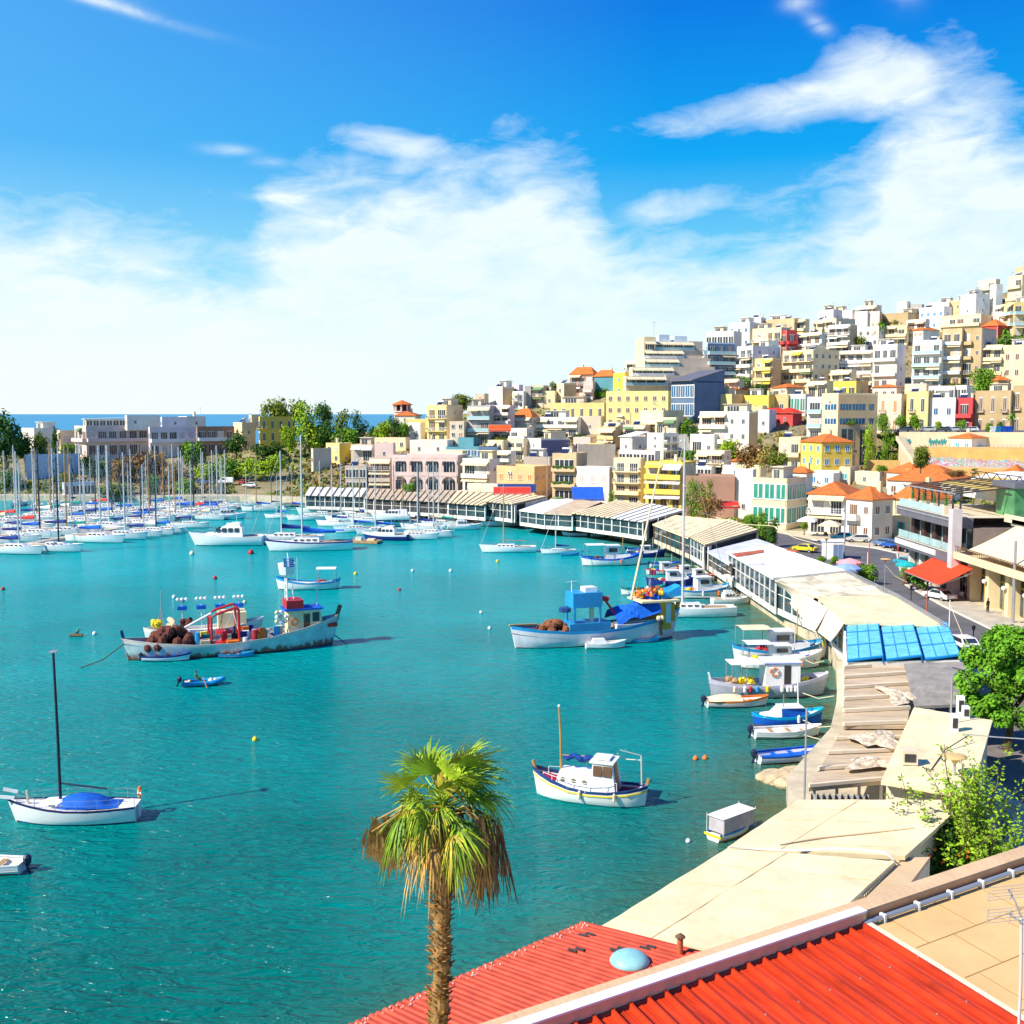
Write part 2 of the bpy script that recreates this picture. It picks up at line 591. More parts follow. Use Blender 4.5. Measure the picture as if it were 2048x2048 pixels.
# road and pavement
M_ROAD=mat('asphalt',(0.13,0.125,0.135),0.92,var=0.2,scale=0.25,bump=0.2,bscale=20)
M_PAVE=mat('pavement_slabs',(0.50,0.45,0.37),0.9,var=0.16,scale=0.6)
M_KERB=mat('kerb_stone',(0.70,0.66,0.58),0.85,var=0.12,scale=1)
def sheet(name,pts,z,m,th=0.0):
 bm=bmesh.new()
 vs=[bm.verts.new((x,y,z))for x,y in pts]
 f=bm.faces.new(vs)
 f.normal_update()
 if f.normal.z<0:
  f.normal_flip()
 if th:
  r=bmesh.ops.extrude_face_region(bm,geom=[f])
  for e in r['geom']:
   if isinstance(e,bmesh.types.BMVert):
    e.co.z+=th
 me=bpy.data.meshes.new(name)
 bm.to_mesh(me)
 me.materials.append(m)
 return tag(put(me,name),kind='structure')
road_r=[(52.6,20),(52.4,60),(52.2,110),(52.8,133),(54.2,150),(57.3,160),(61,172),(65,184),(63.5,191),(59,196.5),(56,204)]
road_l=[(44,20),(43.8,60),(43.0,95),(42.5,110),(42.5,133),(42.8,150),(43.5,165),(43.8,185),(43,200),(41,215),(37,228),(30,240),(20,250),(0,262),(-30,275),(-60,284)]
road_r2=road_r+[(52,218),(46,230),(38,243),(26,254),(4,268),(-30,282),(-60,291)]
sheet('road',road_l+road_r2[::-1],GZ+0.006,M_ROAD)
pav=road_r[:6]+[(57.4,159),(57.0,130),(56.8,20)]
sheet('pavement',pav,GZ+0.008,M_PAVE,0.13)
kb=MB()
for i in range(len(road_r)-1):
 (xa,ya),(xb,yb)=road_r[i],road_r[i+1]
 kb.bar((xa-0.12,ya,GZ+0.08),(xb-0.12,yb,GZ+0.08),0.22,0.17)
tag(kb.build('kerb',M_KERB),kind='structure')
sheet('street',[(29,20),(31,60),(31,82),(36,95),(43.0,95),(43.8,60),(44,20)],GZ+0.012,mat('street_paving',(0.20,0.17,0.15),0.9,var=0.3,scale=0.5))
ml=MB()
for y0 in(112,122,132,142,152,162,172,182):
 ml.box(47.9,48.1,y0,y0+4,GZ+0.008,GZ+0.012)
zx=at(1762,1166,GZ)
for k in range(7):
 ml.box(43.2+k*1.25,43.9+k*1.25,154,157.2,GZ+0.008,GZ+0.012)
tag(ml.build('road_markings',mat('road_paint',(0.75,0.73,0.68),0.8,var=0.15,scale=3)),kind='structure')
# palette
WALLC=dict(W=(0.88,0.83,0.72),C=(0.86,0.70,0.42),B=(0.68,0.49,0.28),Y=(0.86,0.62,0.10),y=(0.86,0.68,0.27),P=(0.80,0.62,0.56),G=(0.42,0.40,0.38),S=(0.52,0.38,0.20),L=(0.78,0.70,0.72),O=(0.82,0.53,0.25),N=(0.13,0.20,0.32),V=(0.22,0.19,0.30),T=(0.10,0.30,0.36),R=(0.62,0.07,0.07),K=(0.38,0.21,0.15),I=(0.55,0.66,0.80),H=(0.60,0.50,0.40),D=(0.07,0.065,0.08),E=(0.74,0.62,0.45))
def wallm(k):
 return mat('wall_'+k,WALLC[k],0.88,var=0.13,scale=0.22,dirt=0.22 if k not in 'ND' else 0.05)
M_GLASS=mat('window_glass',(0.05,0.055,0.065),0.12,var=0.4,scale=0.9,spec=0.7)
M_GLASSB=mat('blue_glass',(0.02,0.13,0.28),0.1,var=0.3,scale=0.9,spec=0.7)
M_GLASSG=mat('green_glass',(0.05,0.34,0.24),0.12,var=0.3,scale=0.5,spec=0.6)
M_FRAME=mat('white_frame',(0.82,0.80,0.77),0.6,var=0.06)
M_SHUT=mat('brown_shutter',(0.17,0.085,0.04),0.7,var=0.2,scale=3)
M_SHUTO=mat('orange_shutter',(0.62,0.25,0.04),0.7,var=0.2,scale=3)
M_SHUTB=mat('blue_shutter',(0.02,0.24,0.50),0.6,var=0.2,scale=3)
M_SHUTT=mat('turquoise_shutter',(0.02,0.42,0.45),0.6,var=0.2,scale=3)
M_SHUTP=mat('pale_shutter',(0.62,0.54,0.48),0.7,var=0.2,scale=3)
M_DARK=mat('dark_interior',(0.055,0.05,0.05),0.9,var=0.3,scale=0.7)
M_RAIL=mat('pale_railing',(0.66,0.66,0.66),0.5,var=0.1)
M_RAILG=mat('glass_railing',(0.42,0.62,0.62),0.15,var=0.15,spec=0.7)
M_AWN=mat('cream_awning',(0.78,0.65,0.42),0.85,var=0.1,scale=1)
M_AWNW=mat('white_awning',(0.88,0.86,0.82),0.85,var=0.07,scale=1)
M_AWNY=mat('yellow_awning',(0.85,0.66,0.08),0.85,var=0.1,scale=1)
M_AWNR=mat('red_awning',(0.78,0.035,0.02),0.8,var=0.12,scale=1)
M_AWNB=mat('blue_awning',(0.01,0.10,0.55),0.8,var=0.15,scale=1)
M_METAL=mat('grey_metal',(0.45,0.46,0.48),0.4,var=0.1,metal=0.5)
M_WHITE=mat('white_paint',(0.85,0.84,0.83),0.5,var=0.06)
M_ROOFT=mat('roof_screed',(0.60,0.55,0.48),0.9,var=0.25,scale=0.3)
M_PLANT=mat('balcony_plants',(0.07,0.17,0.02),0.8,var=0.5,scale=2,bump=1,bscale=6)
def tile_mat():
 if 'tiles' in _MC:
  return _MC['tiles']
 m=mat('tiles',(0.66,0.17,0.035),0.85,var=0.22,scale=0.9)
 t=m.node_tree
 b=t.nodes['Principled BSDF']
 tcn=t.nodes.new('ShaderNodeTexCoord')
 w=t.nodes.new('ShaderNodeTexWave')
 w.inputs['Scale'].default_value=0.9
 w.inputs['Distortion'].default_value=0.3
 t.links.new(tcn.outputs['Object'],w.inputs['Vector'])
 bp=t.nodes.new('ShaderNodeBump')
 bp.inputs['Distance'].default_value=0.08
 bp.inputs['Strength'].default_value=0.7
 t.links.new(w.outputs[0],bp.inputs['Height'])
 t.links.new(bp.outputs[0],b.inputs['Normal'])
 return m
M_TILE=tile_mat()
M_STRIPE=None
# unit meshes shared by the facades (x: width, z: height, y: outwards is negative)
_UM={}
def unit(kind,ma,mb_=None):
 key=(kind,ma.name,mb_.name if mb_ else '')
 if key in _UM:
  return _UM[key]
 q=MB()
 if kind=='window':
  q.box(0,1,-0.03,0.06,0,1,1)
  q.box(0,0.07,-0.08,-0.03,0,1,0)
  q.box(0.93,1,-0.08,-0.03,0,1,0)
  q.box(0.07,0.93,-0.08,-0.03,0.93,1,0)
  q.box(0.46,0.54,-0.07,-0.03,0.07,0.93,0)
  q.box(-0.06,1.06,-0.16,-0.03,-0.07,0,0)
 elif kind=='door':
  q.box(0,1,-0.03,0.06,0,1,1)
  q.box(0.48,0.52,-0.07,-0.03,0,1,0)
  q.box(0.23,0.26,-0.07,-0.03,0,1,0)
  q.box(0.74,0.77,-0.07,-0.03,0,1,0)
  q.box(-0.02,1.02,-0.08,-0.03,0.96,1,0)
 elif kind=='shuttered':
  q.box(0,1,-0.02,0.06,0,1,1)
  q.box(-0.45,0.06,-0.10,-0.04,0,1,1)
  q.box(0.94,1.45,-0.10,-0.04,0,1,1)
  q.box(0.10,0.90,-0.05,-0.02,0.05,0.95,0)
 elif kind=='slab':
  q.box(0,1,-1.3,0.05,-0.18,0,0)
  q.box(0,1,-1.3,-1.18,0,0.85,1)
  q.box(0,0.015,-1.18,0.0,0,0.85,1)
  q.box(0.985,1,-1.18,0.0,0,0.85,1)
 elif kind=='railed':
  q.box(0,1,-1.3,0.05,-0.18,0,0)
  q.box(0,1,-1.27,-1.21,0.86,0.93,1)
  q.box(0,1,-1.26,-1.22,0.45,0.49,1)
  for k in range(9):
   q.box(k/8*0.99,k/8*0.99+0.01,-1.27,-1.21,0,0.86,1)
  q.box(0,0.01,-1.2,0,0.4,0.93,1)
  q.box(0.99,1,-1.2,0,0.4,0.93,1)
 elif kind=='awning':
  n=4
  P=[]
  for i in range(n+1):
   u=i/n
   P.append([(0,-1.5*u,-0.85*u-0.08*math.sin(u*PI)),(1,-1.5*u,-0.85*u-0.08*math.sin(u*PI))])
  q.grid(P,0)
  q.quad((0,-1.5,-0.85),(1,-1.5,-0.85),(1,-1.52,-1.1),(0,-1.52,-1.1),0)
  q.box(0,1,-0.1,0.02,-0.02,0.1,1)
 elif kind=='solar':
  q.hexa([(0,0,0.2),(2,0,0.2),(2,1.7,1.3),(0,1.7,1.3),(0,0,0.3),(2,0,0.3),(2,1.7,1.4),(0,1.7,1.4)],0)
  q.tube([(0.1,1.8,1.55),(1.9,1.8,1.55)],0.28,8,1)
  q.box(0.05,0.13,1.6,1.7,0,1.3,1)
  q.box(1.87,1.95,1.6,1.7,0,1.3,1)
 elif kind=='antenna':
  q.box(-0.03,0.03,-0.03,0.03,0,3.2,0)
  q.box(-0.8,0.8,-0.02,0.02,3.0,3.05,0)
  for k in range(5):
   q.box(-0.7+k*0.35,-0.66+k*0.35,-0.4,0.4,3.0,3.04,0)
 elif kind=='cooler':
  q.box(0,0.9,0,0.35,0,0.6,0)
  q.box(0.1,0.6,-0.02,0,0.08,0.52,1)
 q=q.mesh(kind,[ma,mb_ or ma])
 _UM[key]=q
 return q
M_PANEL=mat('solar_panel',(0.02,0.03,0.08),0.15,var=0.1,spec=0.8)
GLZ={'d':M_GLASS,'b':M_GLASSB,'g':M_GLASSG,'s':M_SHUT,'o':M_SHUTO,'B':M_SHUTB,'t':M_SHUTT,'p':M_SHUTP}
AWC={'c':M_AWN,'w':M_AWNW,'y':M_AWNY,'r':M_AWNR,'b':M_AWNB,'g':mat('green_awning',(0.16,0.30,0.14),0.85,var=0.1)}
class Side:
 """one face of a building in local coordinates: origin, direction along it, length; children get the right rotation"""
 def __init__(s,root,ox,oy,rz,ln):
  s.root,s.o,s.rz,s.ln=root,Vector((ox,oy)),rz,ln
 def put(s,me,name,x,z,sx=1,sz=1,sy=1,dy=0.0):
  c,n=math.cos(s.rz),math.sin(s.rz)
  return put(me,name,s.root,(s.o.x+x*c-dy*n,s.o.y+x*n+dy*c,z),s.rz,(sx,sy,sz))
def facade(sd,z0,z1,floors,style,rng,wm_,gl='d',aw='c',awp=0.5,rail=None,ground='w'):
 ln=sd.ln
 fh=(z1-z0)/floors
 for k in range(floors):
  zb=z0+k*fh
  st=style
  if st=='m':
   pass
  bays=max(1,int(round(ln/3.1)))
  bw=ln/bays
  if st in('w','W'):
   wh=min(1.5,fh*0.5)*(1.35 if st=='W' else 1)
   for i in range(bays):
    ww=min(1.25,bw*0.5)
    sd.put(unit('window',M_FRAME,GLZ[rng.choice('dddspo' if k else 'dds')if gl=='d' else gl]),'window',bw*(i+0.5)-ww/2,zb+fh*(0.3 if st=='w' else 0.14),ww,wh)
  elif st=='S':
   wh=min(1.5,fh*0.5)
   for i in range(bays):
    ww=min(0.95,bw*0.36)
    sd.put(unit('shuttered',M_GLASS,GLZ[gl]),'window',bw*(i+0.5)-ww/2,zb+fh*0.26,ww,wh*1.15)
  elif st in('b','B','m'):
   x0,x1=0.15,ln-0.15
   if st=='m':
    x0,x1=(0.15,ln*0.55)if(rng.random()<0.5 or True)else(ln*0.45,ln-0.15)
    n2=max(1,int(round((ln-x1)/3)))
    for i in range(n2):
     bx=x1+(ln-x1)*(i+0.5)/n2
     sd.put(unit('window',M_FRAME,GLZ[gl]),'window',bx-0.5,zb+fh*0.3,1.0,min(1.35,fh*0.45))
   w=x1-x0
   nb=max(1,int(round(w/3.4)))
   for i in range(nb):
    dw=w/nb*rng.uniform(0.5,0.78)
    sd.put(unit('door',M_FRAME,GLZ[rng.choice('ddddpsp')if gl=='d' else gl]),'balcony_door',x0+w*(i+0.5)/nb-dw/2,zb+0.05,dw,fh*0.72)
   if k>0 or st=='B':
    kind='slab' if(rail or('s' if rng.random()<0.6 else 'r'))=='s' else 'railed'
    rm={'s':wm_,'r':M_RAIL,'g':M_RAILG,'w':M_WHITE}.get(rail or 's',wm_)
    if rail in('g','w'):
     kind='slab'
    if kind=='railed':
     rm=M_RAIL
    sd.put(unit(kind,M_WHITE if rail in('g','w')else wm_,rm),'balcony',x0,zb,w,min(1.15,fh*0.36))
   if awp>0:
    na=max(1,int(round(w/4.5)))
    for i in range(na):
     if rng.random()<min(1,awp*1.3):
      sd.put(unit('awning',AWC[aw if rng.random()<.8 else rng.choice('cwwyg')],M_FRAME),'awning',x0+w*i/na+0.05,zb+fh-0.1,w/na-0.1,rng.choice([0.7,1.0,1.15])*min(1,fh/3),sy=1.0)
  elif st=='g':
   nb=max(1,int(round(ln/2.2)))
   for i in range(nb):
    sd.put(unit('window',M_FRAME,GLZ[gl]),'window',ln*i/nb+0.08,zb+fh*0.22,ln/nb-0.16,fh*0.66)
  elif st=='s':
   n2=max(1,int(ln/5.5))
   for i in range(n2):
    if rng.random()<0.65:
     sd.put(unit('window',M_FRAME,GLZ[gl]),'window',ln*(i+0.5)/n2-0.4,zb+fh*0.35,0.8,min(1.1,fh*0.4))
  elif st=='A':
   nb=max(2,int(round(ln/4.4)))
   bwid=ln/nb
   q=MB()
   d=-0.35
   for i in range(nb):
    xa,xb=i*bwid,(i+1)*bwid
    r=bwid*0.42
    cx=(xa+xb)/2
    zt=zb+fh*0.93
    zc=zt-r*0.9
    q.box(xa,cx-r,d,-0.002,zb,zt)
    q.box(cx+r,xb,d,-0.002,zb,zt)
    n=8
    for j in range(n):
     a0,a1=PI*j/n,PI*(j+1)/n
     p0=(cx-r*math.cos(a0),zc+r*0.9*math.sin(a0))
     p1=(cx-r*math.cos(a1),zc+r*0.9*math.sin(a1))
     q.hexa([(p0[0],d,p0[1]),(p1[0],d,p1[1]),(p1[0],-0.002,p1[1]),(p0[0],-0.002,p0[1]),(p0[0],d,zt),(p1[0],d,zt),(p1[0],-0.002,zt),(p0[0],-0.002,zt)])
   q.box(0,ln,d-0.05,-0.002,zt,zb+fh)
   o=sd.put(q.mesh('arcade',wm_),'arcade',0,0,dy=-0.9)
   sl_=MB().box(0,ln,-1.35,0,zb-0.15,zb).box(0,ln,-1.3,-1.2,zb,zb+0.9)
   sd.put(sl_.mesh('balcony',wm_),'balcony',0,0)
   for i in range(nb):
    sd.put(unit('door',M_FRAME,M_GLASS),'balcony_door',i*bwid+bwid*0.14,zb+0.1,bwid*0.72,fh*0.74)
  elif st=='N':
   for i in range(bays):
    sd.put(unit('window',M_FRAME,GLZ[gl]),'window',bw*(i+0.5)-0.5,zb+fh*0.12,1.0,fh*0.66)
    if k and i%2==0:
     sd.put(unit('railed',wm_,M_METAL),'balcony',bw*(i+0.5)-0.9,zb+fh*0.1,1.8,0.9,0.6)
  elif st=='p':
   sd.put(unit('door',M_FRAME,GLZ[gl]),'balcony_door',ln*0.12,zb+0.1,ln*0.76,fh*0.7)
   sd.put(unit('slab',wm_,wm_),'balcony',0.1,zb,ln-0.2,min(1.0,fh*0.3))
   if k:
    q=MB()
    for i in range(26):
     q.ball((0.5+(ln-1)*rng.random(),-1.25+rng.uniform(-0.12,0.12),zb+0.8+rng.random()*0.35),0.3,6)
    sd.put(q.mesh('balcony_plants',M_PLANT),'balcony_plants',0,0)
def hip_roof(mb,x0,x1,y0,y1,z,h,over=0.4,m=0):
 x0-=over;x1+=over;y0-=over;y1+=over
 w,d=x1-x0,y1-y0
 if w>=d:
  r0,r1=(x0+d/2,(y0+y1)/2),(x1-d/2,(y0+y1)/2)
 else:
  r0,r1=((x0+x1)/2,y0+w/2),((x0+x1)/2,y1-w/2)
 mb.box(x0,x1,y0,y1,z-0.16,z,m)
 a,b_,c,d_=(x0,y0,z+0.003),(x1,y0,z+0.003),(x1,y1,z+0.003),(x0,y1,z+0.003)
 p,q=(r0[0],r0[1],z+h),(r1[0],r1[1],z+h)
 if w>=d:
  mb.quad(a,b_,q,p,m);mb.tri(b_,c,q,m);mb.quad(c,d_,p,q,m);mb.tri(d_,a,p,m)
 else:
  mb.tri(a,b_,p,m);mb.quad(b_,c,q,p,m);mb.tri(c,d_,q,m);mb.quad(d_,a,p,q,m)
BUILT=[]
_seq=[0]
def building(xl,xc,xr,yt,yb,colr='C',fl=2,st='w',label='',roof='flat',a=None,side='s',sidec=None,gl='d',aw='c',awp=0.45,rail=None,pk=None,gnd=None,dep=None,cat='building',name='apartment_building',clutter=1.0,below=5.0,group='houses on the hill',peak=2.2,pent=False,D=None):
 """A building from what the photo shows of it: left end, near corner and right end of its two faces, roof edge and foot at the corner."""
 _seq[0]+=1
 rng=random.Random(_seq[0]*7+3)
 C=atd(xc,yb,D)if D else ground(xc,yb)
 v=Vector((C.x,C.y)).normalized()
 lft=Vector((-v.y,v.x))
 if a is None:
  a=30 if(xr-xc)<(xc-xl)*0.8 else(45 if(xr-xc)<(xc-xl)*1.6 else 66)
  if xr-xc<6:
   a=14
 a=R(a)
 f=lft*math.cos(a)+v*math.sin(a)
 g=v*math.cos(a)-lft*math.sin(a)
 def hit(x,d):
  r=ray(x,yb)
  r2=Vector((r.x,r.y))
  det=d.x*(-r2 .y)-d.y*(-r2 .x)
  s_=((-C.x)*(-r2 .y)-(-C.y)*(-r2 .x))/det
  return s_
 w=hit(xl,f)
 if xr-xc>=4:
  dp=hit(xr,g)
  if dp<0 or dp>40:
   dp=11.0
 else:
  dp=9.0
 if dep:
  dp=dep
 dp=max(dp,3.0)
 zt=atd(xc,yt,C.y).z
 z0=C.z
 o=C+Vector((f.x,f.y,0))*w
 rz=math.atan2(-f.y,-f.x)
 root=thing(name,label,cat,(o.x,o.y,z0),rz,group)
 H=zt-z0
 wmain=wallm(colr)
 wside=wallm(sidec)if sidec else wmain
 q=MB()
 q.box(0,w,0,dp,-below,H)
 par=0.5 if roof=='flat' else 0.0
 if roof=='flat':
  t_=0.22
  q.box(0,w,0,t_,H+0.001,H+par)
  q.box(0,w,dp-t_,dp,H+0.001,H+par)
  q.box(0,t_,t_,dp-t_,H+0.001,H+par)
  q.box(w-t_,w,t_,dp-t_,H+0.001,H+par)
 if sidec:
  q.m[3]=1
 wl=q.build('wall',[wmain,wside],root)
 if roof=='flat':
  MB().box(0.23,w-0.23,0.23,dp-0.23,H+0.003,H+0.05).build('roof',M_ROOFT,root)
 elif roof=='tile':
  q=MB()
  hip_roof(q,0,w,0,dp,H,peak)
  q.build('roof',M_TILE,root)
 elif roof=='shed':
  q=MB()
  q.hexa([(-.3,-.5,H),(w+.3,-.5,H),(w+.3,dp+.3,H+peak),(-.3,dp+.3,H+peak),(-.3,-.5,H+.15),(w+.3,-.5,H+.15),(w+.3,dp+.3,H+peak+.15),(-.3,dp+.3,H+peak+.15)])
  q.build('roof',M_TILE if pk=='t' else M_AWNW,root)
 sdf=Side(root,0,0,0.0,w)
 facade(sdf,0,H,fl,st,rng,wmain,gl,aw,awp,rail)
 if dp>3.5 and(xr-xc)>=8 and side:
  sds=Side(root,w,0,PI/2,dp)
  facade(sds,0,H,fl,side,rng,wside,gl,aw,awp*0.6,rail)
 for _ in range(rng.choice([0,1,2])if w>6 and st in 'bwm' else 0):
  sdf.put(unit('cooler',M_WHITE,M_DARK),'air_cooler',rng.uniform(.3,w-1.3),rng.uniform(.3,max(.4,H-1.2)),dy=-.36)
 if rng.random()<.5 and H>4:
  MB().box(w-.35,w-.23,-.13,-.01,-.5,H+.3).build('drainpipe',wallm('E'),root)
 if roof=='flat' and clutter>0 and w>4 and dp>4:
  if pent or(rng.random()<0.55*clutter and w>7):
   pw,pd,ph=w*rng.uniform(0.3,0.5),min(dp*0.5,5),2.5
   px0=rng.uniform(0.5,w-pw-0.5)
   py0=max(1.5,dp-pd-0.5)
   if py0+pd<dp-0.2:
    q=MB().box(px0,px0+pw,py0,py0+pd,H+0.06,H+ph)
    q.box(px0-0.3,px0+pw+0.3,py0-0.5,py0+pd+0.2,H+ph,H+ph+0.16)
    ph_=q.build('penthouse',wallm(rng.choice('WCWE')),root)
    n_=Side(ph_,px0,py0,0,pw)
    n_.put(unit('door',M_FRAME,M_GLASS),'window',pw*0.15,H+0.2,pw*0.5,1.9)
  if rng.random()<0.6*clutter:
   sdf.put(unit('solar',M_PANEL,M_METAL),'solar_heater',rng.uniform(0.4,max(0.5,w-3)),H+0.05,1,1,dy=1.0)
  for _ in range(rng.choice([0,1,1,2])if clutter>0.5 else 0):
   sdf.put(unit('antenna',M_METAL),'antenna',rng.uniform(0.5,w-0.5),H+0.05,1,rng.uniform(0.7,1.2),dy=rng.uniform(1,dp-1))
  if rng.random()<0.5*clutter:
   x=rng.uniform(0.6,w-1.2)
   MB().box(x,x+0.7,dp-2.4,dp-1.7,H+0.06,H+1.9).box(x-0.08,x+0.78,dp-2.48,dp-1.62,H+1.9,H+2.02).build('chimney',wallm('E'),root)
 elif roof=='tile' and rng.random()<0.7:
  x=w*rng.uniform(0.25,0.7)
  MB().box(x,x+0.8,dp*0.62,dp*0.62+0.7,H,H+peak+0.9).build('chimney',wallm('C'),root)
 BUILT.append((root,w,dp,H))
 return root,w,dp,H
def batch(ox,oy,s,rows_):
 for r in rows_:
  a=list(r[0])
  kw=dict(r[1])if len(r)>1 else{}
  for i in range(3):
   a[i]=ox+a[i]/s
  for i in(3,4):
   a[i]=oy+a[i]/s
  building(*a,**kw)
M_CARGL_=mat('dark_curtain_glass',(0.03,0.05,0.06),.12,var=.3,spec=.7)
batch(0,760,3.715,[((560,645,1108,352,560,'P',2,'b','long rose plastered block with cream end wall facing the sea, above the marina masts'),dict(a=72,side='b',rail='s',awp=0.1,sidec='P',clutter=0.0,D=372)),((1108,1118,1458,360,560,'L',2,'w','lilac grey block with long balconies attached to the rose plastered block'),dict(a=72,side='b',rail='w',awp=0.1,clutter=0,D=374)),((1462,1470,1745,356,545,'K',2,'w','brown brick block with a thin white balcony slab beside a round green tree'),dict(a=72,side='b',rail='w',awp=0,clutter=0,D=376)),((620,640,935,292,352,'C',1,'w','cream set-back top storey on the west end of the rose block'),dict(a=72,side='g',clutter=0,D=378,below=1,roof='shed',peak=0.5)),((930,945,1190,272,352,'W',1,'s','white set-back storey with a brown chimney cowl above the rose block'),dict(a=72,clutter=1,D=379,below=1)),((1195,1205,1400,285,358,'L',1,'s','pale lilac set-back storey over the long balconies'),dict(a=72,clutter=1,D=380,below=1)),((1325,1390,1530,280,358,'W',1,'s','white roof house with chimneys over the lilac grey block'),dict(a=50,clutter=1,D=386,below=1)),((160,255,440,368,440,'W',1,'s','low white sheds among trees at the sea edge'),dict(a=66,D=388)),((430,450,560,385,480,'C',1,'b','cream pavilion with a sloping awning west of the rose block'),dict(a=66,D=380,side='b',awp=1)),((185,200,600,566,720,'I',2,'s','long pale blue club house behind the marina masts'),dict(a=74,side='s',D=345,clutter=0.3)),((465,480,705,775,870,'I',1,'s','low pale blue hut on the marina quay'),dict(a=74,side='g',D=318,clutter=0)),((1735,1800,1900,325,440,'C',1,'s','plain cream villa beside the bright yellow villa'),dict(a=60,D=382)),((1850,1870,1930,268,330,'C',1,'w','cream roof room with one window over the plain cream villa'),dict(a=60,D=386,below=2,clutter=0)),])
batch(480,760,3.715,[((142,150,398,282,460,'Y',2,'N','bright yellow villa half hidden by the tall light green tree'),dict(a=70,side='N',D=378,clutter=0.2)),((530,545,680,520,650,'E',1,'s','small stone hut with a white screen on its roof beside the car park'),dict(a=60,D=345,clutter=0)),((640,740,835,480,620,'y',2,'w','cream and yellow house with a curved parapet west of the arcaded hotel'),dict(a=40,sidec='Y')),((825,990,1002,490,600,'E',1,'b','low cream house with a white awning behind the lilac terraces'),dict(awp=1,aw='w')),((1000,1140,1155,480,600,'P',1,'s','low rose house with a white fence on its terrace'),dict()),((1000,1230,1255,440,520,'C',1,'w','flat roofed tan house behind the dark stove pipe'),dict()),((960,1125,1140,590,830,'H',3,'B','grey terraced house with three cream awnings beside the arcaded hotel'),dict(awp=1)),((785,940,950,650,840,'H',2,'g','low lilac house with a wide dark window west of the three awnings'),dict()),((1140,1618,1665,572,845,'P',2,'A','rose arcaded hotel with two floors of five arches'),dict(a=14,clutter=0,side=None,sidec='H',dep=12)),((1262,1540,1550,458,560,'W',1,'s','long white wall house under the yellow house, behind the arcaded hotel'),dict(clutter=0.4)),((1530,1810,1900,512,580,'T',1,'g','dark teal roof pavilion behind the arcaded hotel'),dict(gl='b',sidec='V',clutter=0)),((1620,1735,1760,440,520,'T',1,'s','dark teal plant room on the roof beside the teal pavilion'),dict(clutter=0)),((1230,1392,1400,300,420,'y',1,'b','pale yellow colonnaded wing of the yellow house'),dict(awp=0,clutter=0)),((1390,1538,1655,195,470,'y',3,'b','pale yellow three storey house on the low hill east of the round tower'),dict(awp=0.2,sidec='C')),((1150,1300,1312,262,330,'W',1,'s','small white house with a red tile roof below the round tower'),dict(roof='tile',peak=1.5)),((1558,1665,1672,318,500,'E',3,'w','narrow tan house beside the pale yellow house'),dict(clutter=0)),((1690,1862,1875,200,470,'G',3,'b','grey house with glass balconies and one big cream awning'),dict(rail='g',awp=0.5)),((1655,1855,1930,600,850,'W',2,'B','white two storey house with long balconies east of the arcaded hotel'),dict(awp=0.3,rail='s')),])
